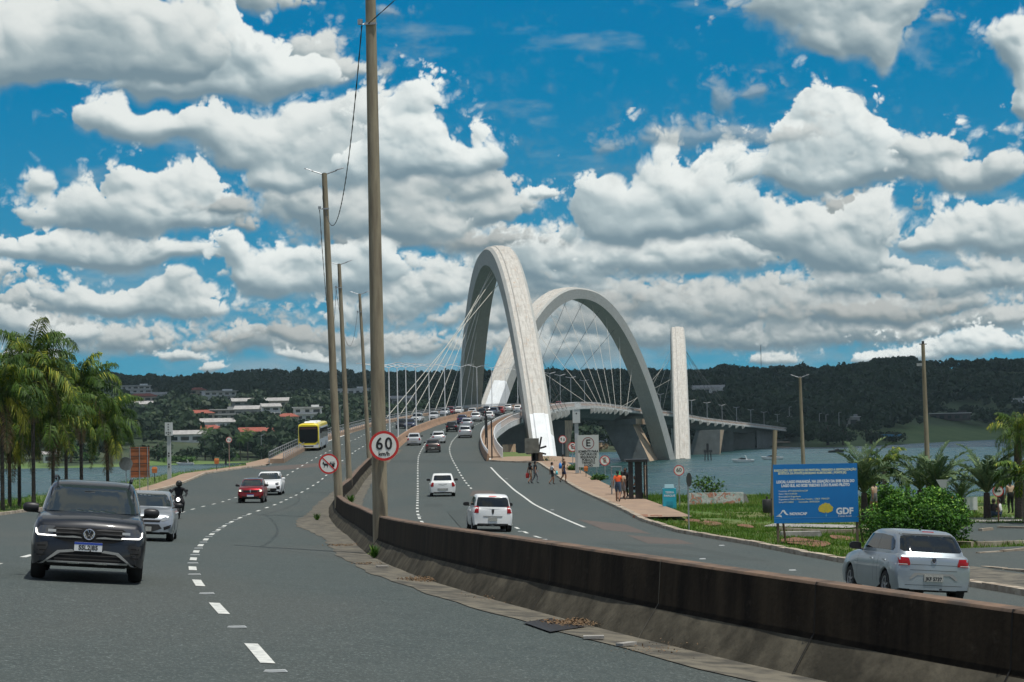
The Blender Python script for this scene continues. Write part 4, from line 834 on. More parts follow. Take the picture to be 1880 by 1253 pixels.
bush(1300, 912, (1.5, 1.2, .8), 'wild leafy shrub growing behind the painted wall', 520, M_shrub, .10); bush(1620, 940, (1.4, 1.2, .8), 'low green shrub behind the blue notice board', 2500, M_bush, .09)
for k, (x, y) in enumerate([(1056, 866), (1100, 884), (1140, 898)]): bush(x, y, (.8, .7, .35), ['low weeds at the lake edge below the parking sign', 'low weeds at the lake edge below the small no parking sign', 'low weeds at the lake edge left of the shelter'][k], 500, M_shrub, .09)
# ------------------------------------------------------------------ grass blades
def grass(n, region, hmin, hmax, seed, name='grass', dens=None):
    rg = np.random.default_rng(seed); X = region[0] + (region[1] - region[0]) * rg.random(n); Y = region[2] + (region[3] - region[2]) * rg.random(n) ** 1.0; s = seg_dist(np.stack([X, Y], 1), LAND)
    a = np.interp(Y, [p.y for p in VR], [p.x for p in VR]); b = np.interp(Y, [p.y for p in VL], [p.x for p in VL])
    w = np.where(Y > 97, 2.75, np.where(Y < 62, 3.45, .35)); wl = np.where(Y > 140, 2.2, .3)
    ok = (s > -.8) & ((X > a + w) | (X < b - wl)) & (Y < 215) & (fbm(X * .5, Y * .5, 12, 3) > .34)
    for poly in BARE: ok &= seg_dist(np.stack([X, Y], 1), poly) < 0
    X, Y, s = X[ok], Y[ok], s[ok]; n = len(X); Z = Gz(X, Y) - .05 + (fbm(X * .4 + 99, Y * .4 + 99, 5, 4) - .5) * .22; Z = np.where(s < .6, Z + (s - .6) * .8, Z)
    h = hmin + (hmax - hmin) * rg.random(n) ** 2 * (.4 + 1.2 * fbm(X * .35, Y * .35, 8, 3)); a = rg.random(n) * 6.28; w = .012 + .02 * rg.random(n); l = rg.normal(size=(n, 2)) * .35
    B = np.stack([X, Y, Z], 1); dx = np.stack([np.cos(a) * w, np.sin(a) * w, 0 * a], 1); T = B + np.stack([l[:, 0] * h, l[:, 1] * h, h], 1)
    V = np.stack([B - dx, B + dx, T], 1).reshape(-1, 3); o = npobj(name, V, np.arange(3 * n).reshape(n, 3), M_grass, None, np.clip(.5 + .25 * rg.normal(size=n) + (fbm(X * .3, Y * .3, 44, 3) - .5) * 1.2, 0, 1)); o['kind'] = 'stuff'; return o
M_grass = leafmat('grass_blades', (.055, .13, .012), (.17, .32, .03), (.30, .30, .09), tr=.35)
def wp(pts): return [(p.x, p.y) for p in [gp(*q) for q in pts]]
BARE = [wp([(1690, 1012), (1900, 1005), (1900, 1062), (1790, 1064), (1690, 1066)]), wp([(1790, 962), (1900, 962), (1900, 1000), (1800, 997), (1740, 985)])]
grass(150000, (3, 24, 60, 130), .06, .26, 3); grass(26000, (-38, -24, 80, 210), .08, .4, 4); grass(30000, (2, 12, 120, 206), .1, .45, 6); grass(12000, (14, 30, 84, 124), .06, .2, 9)
mb = MB()
for poly in BARE: mb.add([(x, y, float(Gz(x, y)) + .05) for x, y in poly], [tuple(range(len(poly)))])
struct(mb.obj('side_road', M_asph, fix=True))
for pts in ([(1790, 1022), (1835, 1019), (1900, 1013)], [(1740, 1001), (1800, 1003), (1900, 999)], [(1430, 976), (1560, 979), (1690, 975)], [(1795, 978), (1816, 976)], [(1836, 972), (1900, 974)], [(1780, 1046), (1830, 1052), (1900, 1056)]):
    o = kerb([gp(*q) for q in pts], 'kerb', 1, .16, .22)
for pts in ([(1400, 968), (1560, 971), (1600, 966), (1420, 963)], [(1640, 962), (1900, 958), (1900, 950), (1650, 955)]):
    mb = MB(); mb.add([(p.x, p.y, p.z + .04) for p in [gp(*q) for q in pts]], [(0, 1, 2, 3)]); struct(mb.obj('pavement', M_conc, fix=True))
mb = MB()
for cx, cy, r in [(1305, 963, .9), (1370, 968, .6), (1480, 998, 1.2), (1545, 990, .7), (1270, 958, .6)]:
    p = gp(cx, cy); mb.add([(p.x + math.cos(k * .52) * r * .7 * random.uniform(.6, 1.1), p.y + math.sin(k * .52) * r * 3.2 * random.uniform(.6, 1.1), p.z + .06 ) for k in range(12)], [tuple(range(12))])
struct(mb.obj('soil', M_soil))
# ------------------------------------------------------------------ vehicles
def paint(name, metal, rough, dirt=.0):
    m = bpy.data.materials.new(name); m.use_nodes = True; t = m.node_tree; b = t.nodes['Principled BSDF']; oi = nd(t, 'ShaderNodeObjectInfo').outputs['Color']
    co = nd(t, 'ShaderNodeTexCoord').outputs['Object']; n = nd(t, 'ShaderNodeTexNoise', {'Vector': co, 'Scale': 2.5, 'Detail': 5.0}).outputs[0]
    z = nd(t, 'ShaderNodeSeparateXYZ', {0: co}).outputs[2]; d = mth(t, 'MULTIPLY', rng(t, n, .4, .7), rng(t, z, .70, .25, 0, .16))
    t.links.new(mixc(t, d, oi, (.10, .085, .07)), b.inputs['Base Color']); b.inputs['Metallic'].default_value = metal; b.inputs['Roughness'].default_value = rough; b.inputs['Coat Weight'].default_value = .55; b.inputs['Coat Roughness'].default_value = .05; b.inputs['Specular IOR Level'].default_value = .3
    return m
M_pnt = paint('car_paint', .0, .38); M_pntm = paint('car_paint_metallic', .65, .36)
M_glass = mat('car_glass', (.010, .014, .015), .03, spec=.6); M_glassl = mat('car_glass_clear', (.018, .026, .026), .05, spec=.8, coat=.5)
M_trim = mat('car_trim', (.020, .020, .021), .55, c2=(.04, .038, .034), sc=4, bump=.1); M_under = mat('car_underside', (.006, .006, .006), .9)
M_chrome = mat('chrome', (.75, .75, .76), .15, 1.0); M_lens = mat('headlight_lens', (.34, .36, .36), .12, .3, coat=.6); M_lensd = mat('headlight_dark', (.06, .065, .07), .12, coat=.8)
M_tail = mat('tail_light_red', (.30, .005, .008), .30, coat=.15, spec=.3); M_tailw = mat('lamp_clear', (.55, .50, .48), .2, coat=.6); M_led = emis('daytime_lamp', (1, .98, .92), 3.0); M_amber = emis('headlight_on', (1, .85, .62), 2.5)
M_rim = mat('alloy_rim', (.38, .39, .40), .35, .7); M_rimd = mat('dark_rim', (.05, .05, .055), .4, .5); M_plate = mat('plate_white', (.70, .71, .70), .5); M_plateb = mat('plate_blue', (.02, .06, .35), .5); M_plateg = mat('plate_grey', (.42, .42, .37), .5, c2=(.3, .3, .27), sc=30)
M_silver = mat('silver_plastic', (.33, .33, .31), .45, .4); M_brake = mat('brake_lamp_red', (.7, .03, .02), .3)
def text_mesh(s, size, m, depth=.002, bold=0.0, align='CENTER', name='lettering', sx=1.0):
    c = bpy.data.curves.new(name, 'FONT'); c.body = s; c.size = size; c.extrude = depth; c.offset = bold; c.align_x = align; c.align_y = 'CENTER'; c.resolution_u = 3
    o = bpy.data.objects.new('tmp', c); COL.objects.link(o); bpy.context.view_layer.update(); me = bpy.data.meshes.new_from_object(o.evaluated_get(bpy.context.evaluated_depsgraph_get()))
    bpy.data.objects.remove(o); me.materials.clear(); me.materials.append(m); me.name = name; me.transform(Matrix.Diagonal((sx, 1, 1, 1))); return me
def put_text(s, size, m, parent, loc, rot=(math.pi / 2, 0, 0), **k):
    o = bpy.data.objects.new(k.get('name', 'lettering'), text_mesh(s, size, m, **k)); COL.objects.link(o); o.parent = parent; o.location = loc; o.rotation_euler = rot; return o
def carbody(P):
    L, W, H = P['L'], P['W'], P['H']; hw = W / 2; wr = P['wr']; yf = L / 2 - P['fo']; yr = yf - P['wb']; g = P.get('gc', .19)
    ends = [0, .012, .04, .09, .16, .26, .40, .60]; wf = [P.get('nw', .80), .865, .91, .945, .968, .983, .994, 1]
    ysn = sorted(set([round(L / 2 - e, 4) for e in ends] + [round(-L / 2 + e, 4) for e in ends] + [round(c + wr * 1.17 * math.sin(a), 4) for c in (yf, yr) for a in np.linspace(-1.55, 1.55, 11)] + [round(v, 4) for v in np.linspace(-L / 2 + .6, L / 2 - .6, 9)]))
    top = sorted(P['top']); ty = [a for a, b in top]; tz = [b for a, b in top]; rows = []
    for y in ysn:
        df, dr = L / 2 - y, y + L / 2; fw = np.interp(df, ends, wf); rw = np.interp(dr, ends, [P.get('rw', .86), .91, .94, .96, .975, .988, .996, 1]); w = hw * fw * rw
        zt = float(np.interp(y, ty, tz)); zt -= float(np.interp(df, [0, .03, .08, .2, .4], P.get('fd', [.30, .20, .10, .03, 0]))) ; zt -= float(np.interp(dr, [0, .02, .06, .15], P.get('rd', [.10, .05, .02, 0])))
        zb = g + float(np.interp(df, [0, .05, .3, .6], [.08, .03, .01, 0])) + float(np.interp(dr, [0, .05, .3, .6], [.06, .03, .01, 0])); ar = 0
        for c in (yf, yr):
            if abs(y - c) < wr * 1.17: ar = max(ar, wr + math.sqrt(max(0, (wr * 1.17) ** 2 - (y - c) ** 2)))
        zl = max(zb + .02, ar); zl = min(zl, zt - .22); h = zt - zb
        zs = [zb, zb, max(zl - .02, zb + .01), zl, max(zb + .16, zl + .01), max(zb + .40 * h, zl + .03), max(zb + .64 * h, zl + .05), zt - .13, zt - .035, zt, zt + P.get('cr', .045)]
        xs = [0, .66 * w, .66 * w, .955 * w, .985 * w, 1.0 * w, .995 * w, P.get('sw', .962) * w, .915 * w, .84 * w, 0]
        rows.append([(x, y, z) for x, z in zip(xs, zs)] + [(-x, y, z) for x, z in zip(xs[-2:0:-1], zs[-2:0:-1])])
    mb = MB(); mb.loft(rows); n = 20
    for i in range(len(rows) - 1):
        for j in range(n): jj = j if j < 10 else 19 - j; mb.m[i * n + j] = 1 if jj <= 2 else (2 if (P.get('clad') and jj in (3,)) else 0)
    # cabin
    zb0 = P['belt']; R = []; N = 44
    fr = P['ws']; re = P['rwin']   # (y base, y top)
    for t in (0, .2, .4, .6, .8, .92, 1.0, 1.04, 1.07, 1.075):
        tt = min(t, 1); e = max(0, t - 1); bow = math.sin(tt * math.pi) * .03
        z = zb0 - .06 + (H - .035 - zb0 + .06) * tt + e * .35; y1 = fr[0] + (fr[1] - fr[0]) * tt ** P.get('wsp', .95) + bow; y0 = re[0] + (re[1] - re[0]) * tt ** P.get('rwp', 1.25) - bow
        cw = hw * (.905 + (P.get('roofw', .70) - .905) * tt ** 1.35); sh = {1.04: .90, 1.07: .55, 1.075: .05}.get(t, 1 - .03 * max(0, tt - .9) * 10)
        yc, hl = (y0 + y1) / 2, (y1 - y0) / 2; row = []
        for k in range(N):
            a = 2 * math.pi * k / N; ca, sa = math.cos(a), math.sin(a); x = cw * sh * math.copysign(abs(ca) ** .26, ca); yy = hl * sh * math.copysign(abs(sa) ** .24, sa)
            bulge = .045 * (1 - (x / (cw + 1e-6)) ** 2) * (1 if abs(sa) > .6 else 0) * math.copysign(1, sa) * (1 - tt * .3); zz = z - (.05 * ((yy) / hl) ** 2 if t >= .92 else 0) * min(1, (t - .8) * 5)
            row.append((x, yc + yy + bulge, zz))
        R.append(row)
    mb.grid(R, 0, True); mb.f.append(tuple(mb.n - N + k for k in range(N))); mb.m.append(0)
    return mb
def bvh_of(me): 
    bm = bmesh.new(); bm.from_mesh(me); t = BVHTree.FromBMesh(bm); bm.free(); return t
AX = {'f': (Vector((0, 1, 0)), lambda u, v: Vector((u, 0, v))), 'b': (Vector((0, -1, 0)), lambda u, v: Vector((u, 0, v))), 'l': (Vector((-1, 0, 0)), lambda u, v: Vector((0, u, v))), 'r': (Vector((1, 0, 0)), lambda u, v: Vector((0, u, v))), 't': (Vector((0, 0, 1)), lambda u, v: Vector((u, v, 0)))}
def stick(tree, poly, axis, m, name, parent, off=.010, cuts=4, thick=0.0):
    A, fn = AX[axis]; bm = bmesh.new(); vs = [bm.verts.new(fn(*p)) for p in poly]; bm.faces.new(vs); bmesh.ops.triangulate(bm, faces=bm.faces[:])
    for _ in range(6):
        le = [e for e in bm.edges if e.calc_length() > .085]
        if not le: break
        bmesh.ops.subdivide_edges(bm, edges=le, cuts=1); bmesh.ops.triangulate(bm, faces=[f for f in bm.faces if len(f.verts) > 3])
    last = None; miss = []
    for v in bm.verts:
        o = v.co + A * 6; h = tree.ray_cast(o, -A)
        if h[0] is None: miss.append(v); continue
        v.co = h[0] + A * off; last = h[0]
    for v in miss:
        o = v.co + A * (last.dot(A) if last else 0); q = tree.find_nearest(o); v.co = q[0] + A * off if q[0] else o
    if thick:
        r = bmesh.ops.extrude_face_region(bm, geom=bm.faces[:]); 
        for e in r['geom']:
            if isinstance(e, bmesh.types.BMVert): e.co += A * thick
    bmesh.ops.recalc_face_normals(bm, faces=bm.faces)
    if not thick and bm.faces:
        s = sum((f.normal.dot(A) * f.calc_area() for f in bm.faces))
        if s < 0: bmesh.ops.reverse_faces(bm, faces=bm.faces)
    me = bpy.data.meshes.new(name); bm.to_mesh(me); bm.free(); me.materials.append(m); me.polygons.foreach_set('use_smooth', [True] * len(me.polygons))
    if thick: me.set_sharp_from_angle(angle=rad(40))
    o = bpy.data.objects.new(name, me); COL.objects.link(o); o.parent = parent; return o
WHEELS = {}
def wheel_meshes(r, w, dark):
    k = (r, w, dark)
    if k in WHEELS: return WHEELS[k]
    mb = MB(); n = 26; pr = [(r * .62, w / 2 - .01), (r * .68, w / 2), (r * .93, w / 2), (r, w / 2 - .03), (r, -w / 2 + .03), (r * .93, -w / 2), (r * .62, -w / 2)]
    mb.grid([[(x, a * math.cos(t), a * math.sin(t)) for a, x in pr] for t in (2 * math.pi * i / n for i in range(n + 1))]); ty = mb.mesh('wheel', M_rubber, 40)
    mb = MB(); mb.disc((w / 2 - .06, 0, 0), r * .63, n, (1, 0, 0), .01, 1); mb.disc((w / 2 - .05, 0, 0), r * .15, 10, (1, 0, 0), .045)
    for i in range(n):
        t0, t1 = 2 * math.pi * i / n, 2 * math.pi * (i + 1) / n; mb.add([(w / 2 - q, a * math.cos(t), a * math.sin(t)) for t in (t0, t1) for a, q in ((r * .64, .0), (r * .56, .012), (r * .55, .06))], [(0, 3, 4, 1), (1, 4, 5, 2)])
    for i in range(5):
        t = i * 2 * math.pi / 5; R = Matrix.Rotation(t, 3, 'X'); mb.box(R @ Vector((w / 2 - .025, 0, r * .34)), (.03, r * .16, r * .46), 0, R, .75)
    rm = mb.mesh('rim', [M_rimd if dark else M_rim, M_under]); WHEELS[k] = (ty, rm); return ty, rm
def make_car(label, P, loc=(0, 0, 0), rz=0, group=None, name='car', cat='car'):
    t = thing(name, label, cat, loc, rz, group); L, W, H = P['L'], P['W'], P['H']; pm = M_pntm if P.get('met') else M_pnt
    body = carbody(P).obj('body', [pm, M_under, M_trim], t, smooth=38, fix=True); body.color = (*P['col'], 1); T = bvh_of(body.data); body.data['p'] = 1
    hw = W / 2; yf = L / 2 - P['fo']; yr = yf - P['wb']; bl = P['belt']; gl = P.get('glass', M_glass)
    rw_, cz = P.get('roofw', .70) * hw, H - .10
    # glazing
    stick(T, [(-hw * .84, bl + .035), (hw * .84, bl + .035), (hw * .80, bl + .25 * (cz - bl)), (rw_ * .93, cz - .05), (rw_ * .80, cz + .005), (-rw_ * .80, cz + .005), (-rw_ * .93, cz - .05), (-hw * .80, bl + .25 * (cz - bl))], 'f', gl, 'windshield', t, .012)
    rb = P.get('rwb', bl + .10); stick(T, P.get('rearpoly') or [(-hw * .78, rb), (hw * .78, rb), (rw_ * .93, cz - .06), (rw_ * .82, cz - .01), (-rw_ * .82, cz - .01), (-rw_ * .93, cz - .06)], 'b', M_glass, 'rear_window', t, .012)
    y1, y0 = P['ws'][0], P['rwin'][0]; a1, a0 = P['ws'][1], P['rwin'][1]; ym = (a1 * .5 + a0 * .5) + .02 * L; zc = H - .13
    for s in 'lr':
        stick(T, [(ym - .03, bl + .05), (ym - .03, zc), (a1 + .02, zc - .01), (a1 + (y1 - a1) * .55, bl + .42 * (zc - bl)), (y1 - .16, bl + .05)][::-1], s, gl, 'side_window', t, .012)
        stick(T, [(ym + .03 - .07, bl + .05), (ym - .04, zc), (a0 + .16, zc - .03), (a0 + .06 + (y0 - a0) * .2, zc - .12), (y0 + .34, bl + .09), (y0 + .42, bl + .05)], s, gl, 'side_window', t, .012)
        sg = 1 if s == 'r' else -1
        mb = MB()
        for yy in (y1 - .22 - .02, ym, yr + P['wr'] * 1.25 + (.12 if not P.get('short') else 0)): mb.add([(0, yy + .004, z) for z in np.linspace(.36, bl - .02, 9)] + [(0, yy - .004, z) for z in np.linspace(.36, bl - .02, 9)], [(k, k + 1, k + 10, k + 9) for k in range(8)])
        mb.v = [tuple((T.ray_cast(Vector((sg * 3, v[1], v[2])), Vector((-sg, 0, 0)))[0] or Vector((sg * hw, v[1], v[2]))) + Vector((sg * .003, 0, 0))) for v in mb.v]; mb.obj('door_seam', M_under, t)
        for yy in (ym + .16, ym - .72 if not P.get('short') else None):
            if yy is None: continue
            h = T.ray_cast(Vector((sg * 3, yy, bl - .16)), Vector((-sg, 0, 0)))[0]
            if h: mb = MB(); mb.box(h + Vector((sg * .014, 0, 0)), (.03, .17, .032), taper=.8); o = mb.obj('door_handle', P.get('hm', pm), t); o.color = (*P['col'], 1)
        # mirror: shaped shell on a stalk
        mb = MB(); c = Vector((sg * (hw * .93 + .13), y1 - .30 + P.get('my', 0), bl + .06)); rows = [[(c.x + sg * x_, c.y + yy * f, c.z + z_ * f) for yy, z_ in ((-.055, -.07), (.03, -.075), (.075, -.03), (.07, .05), (.02, .085), (-.055, .08))] for x_, f in ((-.12, .75), (-.06, 1), (.05, 1), (.10, .8), (.125, .45))]
        mb.loft(rows); mb.tube([c + Vector((-sg * .20, .02, -.07)), c + Vector((-sg * .05, .02, -.05))], .025, 6); o = mb.obj('mirror', P.get('mm', M_black), t, smooth=50, fix=True); o.color = (*P['col'], 1)
    # wheels
    ww = P.get('tw', .205); ty, rm = wheel_meshes(P['wr'], ww, P.get('drim', False))
    for x in (-1, 1):
        for y in (yf, yr):
            w = bpy.data.objects.new('wheel', ty); COL.objects.link(w); w.parent = t; w.location = (x * (hw - ww / 2 - .025), y, P['wr']); w.rotation_euler = (0, 0, 0 if x > 0 else math.pi)
            q = bpy.data.objects.new('rim', rm); COL.objects.link(q); q.parent = w
    def mir(poly): return [(-a, b) for a, b in poly][::-1]
    for nm, poly, m, ax, two in P.get('panels', []):
        o = stick(T, poly, ax, m, nm, t, .009, thick=P.get('pth', 0)); o.color = (*P['col'], 1)
        if two: o = stick(T, mir(poly), ax, m, nm, t, .009, thick=P.get('pth', 0)); o.color = (*P['col'], 1)
    for z, ax, m, txt, tm in P.get('plates', []):
        A = AX[ax][0]; h = T.ray_cast(Vector((0, 0, z)) + A * 6, -A)[0]; mb = MB(); mb.box(h + A * .02, (.42 if not P.get('pw') else P['pw'], .014, .135)); pl = mb.obj('number_plate', m, t)
        if txt: put_text(txt, .098, tm, pl, h + A * .029 + Vector((0, 0, -.016)), (math.pi / 2, 0, math.pi if ax == 'f' else 0), depth=.001, bold=.003, sx=.95)
        if m is M_plate: mb = MB(); mb.box(h + A * .0285 + Vector((0, 0, .050)), (.42, .003, .033)); mb.obj('plate_band', M_plateb, pl)
    return t, T
def emblem_vw(parent, T, z, ax, r=.07):
    A = AX[ax][0]; h = T.ray_cast(Vector((0, 0, z)) + A * 6, -A)[0] + A * .012; mb = MB(); s = -1 if ax == 'f' else 1
    mb.tube([h + Vector((math.cos(a) * r, 0, math.sin(a) * r)) for a in np.linspace(0, 2 * math.pi, 25)], r * .13, 6, cap=False)
    f = lambda pts: mb.tube([h + Vector((s * x * r, 0, y * r)) for x, y in pts], r * .09, 5)
    f([(-.38, .88), (0, .12), (.38, .88)]); f([(-.88, .3), (-.42, -.75), (0, .12 - .2), (.42, -.75), (.88, .3)]); mb.disc(h - A * .004, r, 24, A, .002, 1); mb.obj('emblem', [M_chrome, M_trim], parent)
def heading(P, Y, sgn):
    ys = [p.y for p in P]; xs = [p.x for p in P]; d = Vector((float(np.interp(Y + 4, ys, xs) - np.interp(Y - 4, ys, xs)), 8 if 1 else 0, 0)) * sgn; return math.atan2(-d.x, d.y)
def place(o, px, py, rz, back=0.0):
    p = gp(px, py); d = Vector((-math.sin(rz), math.cos(rz), 0)); p = p + d * back; p.z = float(Gz(p.x, p.y)) + .035; o.location = p
    # pitch with the road
    a = p + d * 1.2; b = p - d * 1.2; pit = math.atan2(float(Gz(a.x, a.y)) - float(Gz(b.x, b.y)), 2.4); sd_ = Vector((d.y, -d.x, 0)); q = p + sd_; w = p - sd_; rol = math.atan2(float(Gz(w.x, w.y)) - float(Gz(q.x, q.y)), 2.0)
    o.rotation_euler = (pit, rol, rz); return o
# --- dark compact SUV, front towards us
P_suv = dict(L=4.2, W=1.76, H=1.57, wb=2.65, fo=.82, wr=.335, gc=.21, col=(.006, .009, .014), belt=1.02, ws=(.98, .30), rwin=(-2.05, -1.72), roofw=.735, top=[(-2.1, 1.0), (-1.0, 1.03), (.9, 1.04), (1.3, 1.03), (1.75, .98), (2.1, .95)],
  fd=[.22, .13, .06, .02, 0], nw=.86, clad=True, glass=M_glassl, mm=M_black, met=False, tw=.215, cr=.03, plates=[(.545, 'f', M_plate, 'SSL2J85', M_signk)], panels=[
  ('grille', [(-.50, .83), (.50, .83), (.56, .80), (.52, .66), (.36, .615), (-.36, .615), (-.52, .66), (-.56, .80)], M_under, 'f', False),
  ('headlight', [(.53, .845), (.80, .84), (.80, .735), (.745, .715), (.47, .725), (.50, .80)], M_lensd, 'f', True),
  ('fog_recess', [(.62, .60), (.80, .575), (.805, .46), (.75, .36), (.70, .37), (.60, .54)], M_trim, 'f', True),
  ('lower_grille', [(-.40, .47), (.40, .47), (.58, .34), (.50, .28), (-.50, .28), (-.58, .34)], M_under, 'f', False)])
suv, T = make_car('dark blue compact SUV coming towards us with lit lamp strips and silver bumper trim', P_suv)
for z in (.795, .735, .675): 
    stick(T, [(-.50 - (.80 - z) * .0, z), (-.10, z), (-.13, z + .018), (-.24, z + .03), (-.38, z + .018), (-.50, z + .02)][::-1], 'f', M_silver if z < .70 else M_trim, 'grille_bar', suv, .016); stick(T, [(.50, z), (.10, z), (.13, z + .018), (.24, z + .03), (.38, z + .018), (.50, z + .02)], 'f', M_silver if z < .70 else M_trim, 'grille_bar', suv, .016)
for s in (-1, 1):
    pts = [(.795 * s, .80), (.79 * s, .735), (.755 * s, .712), (.50 * s, .705), (.49 * s, .688), (.765 * s, .692), (.807 * s, .73), (.81 * s, .80)]; stick(T, pts if s > 0 else pts[::-1], 'f', M_led, 'lamp_strip', suv, .022)
    pts = [(.50 * s, .79), (.62 * s, .79), (.62 * s, .75), (.50 * s, .75)]; stick(T, pts, 'f', M_lens, 'lamp_reflector', suv, .016)
    for z in (.55, .48, .41): stick(T, [(.64 * s, z), (.77 * s, z - .005), (.765 * s, z - .025), (.64 * s, z - .02)], 'f', M_under, 'recess_slat', suv, .017)
    pts = [(.80 * s, .22), (.66 * s, .30), (.46 * s, .475), (.24 * s, .50), (.20 * s, .465), (.42 * s, .44), (.60 * s, .32), (.72 * s, .22)]; stick(T, pts, 'f', M_silver, 'bumper_trim', suv, .022)
stick(T, [(-.62, .315), (.62, .315), (.60, .285), (-.60, .285)], 'f', M_silver, 'bumper_trim', suv, .022)
stick(T, [(-.28, .305), (-.14, .305), (-.12, .28), (-.30, .28)], 'f', M_chrome, 'bumper_trim', suv, .026); stick(T, [(.14, .305), (.28, .305), (.30, .28), (.12, .28)], 'f', M_chrome, 'bumper_trim', suv, .026)
for z in (.42, .36): stick(T, [(-.50, z), (.50, z), (.50, z - .015), (-.50, z - .015)], 'f', M_trim, 'grille_bar', suv, .017)
emblem_vw(suv, T, .735, 'f', .078)
for s in (-1, 1): mb = MB(); mb.tube([(s * .60, .35, 1.555), (s * .61, .25, 1.60), (s * .61, -.5, 1.615), (s * .60, -1.3, 1.59), (s * .59, -1.45, 1.53)], .018, 6); mb.obj('roof_rail', M_black, suv)
mb = MB(); mb.box((0, 0.33, 1.43), (.26, .04, .07), R=Matrix.Rotation(-.5, 3, 'X')); mb.box((.05, .55, 1.37), (.16, .01, .03)); mb.obj('inner_mirror', M_trim, suv)
rzS = heading(LA, 31, -1); place(suv, 157, 1074, rzS, -2.0); 
# --- silver hatchback, rear towards us at right
P_gol = dict(L=3.9, W=1.66, H=1.47, wb=2.47, fo=.76, wr=.30, gc=.20, col=(.33, .375, .40), belt=.98, ws=(.85, .22), rwin=(-1.90, -1.42), roofw=.72, rwp=1.0, top=[(-1.95, .97), (-1.0, .99), (.8, .97), (1.2, .93), (1.7, .85), (1.95, .78)], met=True, cr=.03, rw=.90, rd=[.14, .05, .015, 0],
  rwb=1.06, rearpoly=[(-.65, 1.06), (-.59, 1.03), (.59, 1.03), (.65, 1.06), (.60, 1.26), (.565, 1.345), (-.565, 1.345), (-.60, 1.26)], pw=.40, plates=[(.50, 'b', M_plateg, 'JKF 5737', M_signk)],
  panels=[('tail_light', [(.53, .90), (.815, .915), (.815, .745), (.79, .735), (.50, .745), (.495, .79)], M_tail, 'b', True), ('bumper_recess', [(-.40, .60), (.40, .60), (.44, .56), (.52, .47), (.46, .47), (.34, .555), (-.34, .555), (-.46, .47), (-.52, .47), (-.44, .56)], M_silver, 'b', False),
   ('headlight', [(.45, .70), (.78, .76), (.78, .66), (.45, .60)], M_lens, 'f', True), ('grille', [(-.4, .66), (.4, .66), (.38, .58), (-.38, .58)], M_under, 'f', False)])
gol, T = make_car('silver hatchback seen from behind at the right beyond the median wall', P_gol)
emblem_vw(gol, T, .855, 'b', .055); mb = MB()
for x0, x1, z in ((-.49, .49, .765), (-.49, .49, .655), (-.60, .60, .355)):
    mb.add([(x, -3, z + d) for x in np.linspace(x0, x1, 13) for d in (-.004, .004)], [(2 * k, 2 * k + 1, 2 * k + 3, 2 * k + 2) for k in range(12)])
mb.v = [tuple((T.ray_cast(Vector(v), Vector((0, 1, 0)))[0] or Vector((v[0], -1.95, v[2]))) + Vector((0, -.004, 0))) for v in mb.v]; mb.obj('boot_seam', M_under, gol)
for s in (-1, 1): stick(T, [(.56 * s, .775), (.78 * s, .775), (.78 * s, .755), (.54 * s, .755)], 'b', M_tailw, 'reversing_lamp', gol, .014)
mb = MB(); mb.tube([(.16, -1.72, .27), (.16, -1.95, .265)], .035, 10); mb.obj('exhaust', M_black, gol); mb = MB(); mb.tube([(0, -1.0, 1.45), (0, -1.12, 1.52)], .008, 5); mb.tube([(0, -1.0, 1.44), (0, -1.0, 1.47)], .02, 6); mb.obj('aerial', M_black, gol)
mb = MB(); mb.box((0, -1.50, 1.425), (.24, .03, .018)); mb.obj('brake_light', M_brake, gol)
stick(T, [(-.57, 1.375), (.57, 1.375), (.575, 1.352), (-.575, 1.352)], 'b', M_trim, 'spoiler_shadow_gap', gol, .010)
place(gol, 1706, 1110, rad(7.0), 1.75)
# --- small white hatchback
P_up = dict(L=3.6, W=1.64, H=1.50, wb=2.42, fo=.62, wr=.295, gc=.20, col=(.78, .79, .77), belt=.98, ws=(.92, .30), rwin=(-1.76, -1.48), roofw=.75, rwp=1.0, top=[(-1.8, .98), (.9, .97), (1.3, .92), (1.8, .82)], cr=.03, rw=.90, rd=[.14, .05, .015, 0], rwb=1.02,
  rearpoly=[(-.66, 1.00), (.66, 1.00), (.62, 1.25), (.585, 1.37), (-.585, 1.37), (-.62, 1.25)], short=True, pw=.36, plates=[(.50, 'b', M_plateg, '', M_signk)],
  panels=[('tail_light', [(.56, 1.03), (.72, 1.05), (.80, .97), (.79, .74), (.57, .74)], M_tail, 'b', True), ('bumper_slot', [(-.40, .63), (.40, .63), (.36, .58), (-.36, .58)], M_silver, 'b', False), ('lower_bumper', [(-.60, .33), (.60, .33), (.66, .22), (-.66, .22)], M_trim, 'b', False),
   ('brake_light', [(-.15, 1.415), (.15, 1.415), (.15, 1.39), (-.15, 1.39)], M_brake, 'b', False), ('headlight', [(.45, .74), (.78, .80), (.78, .66), (.45, .64)], M_lens, 'f', True), ('badge', [(-.05, .89), (.05, .89), (.05, .80), (.02, .70), (-.02, .70), (-.05, .80)], M_trim, 'b', False)])
up, T = make_car('small white hatchback with tall red lamps driving away in the right carriageway', P_up); place(up, 903, 978, heading(LD, 84, 1) + .03, 1.5)
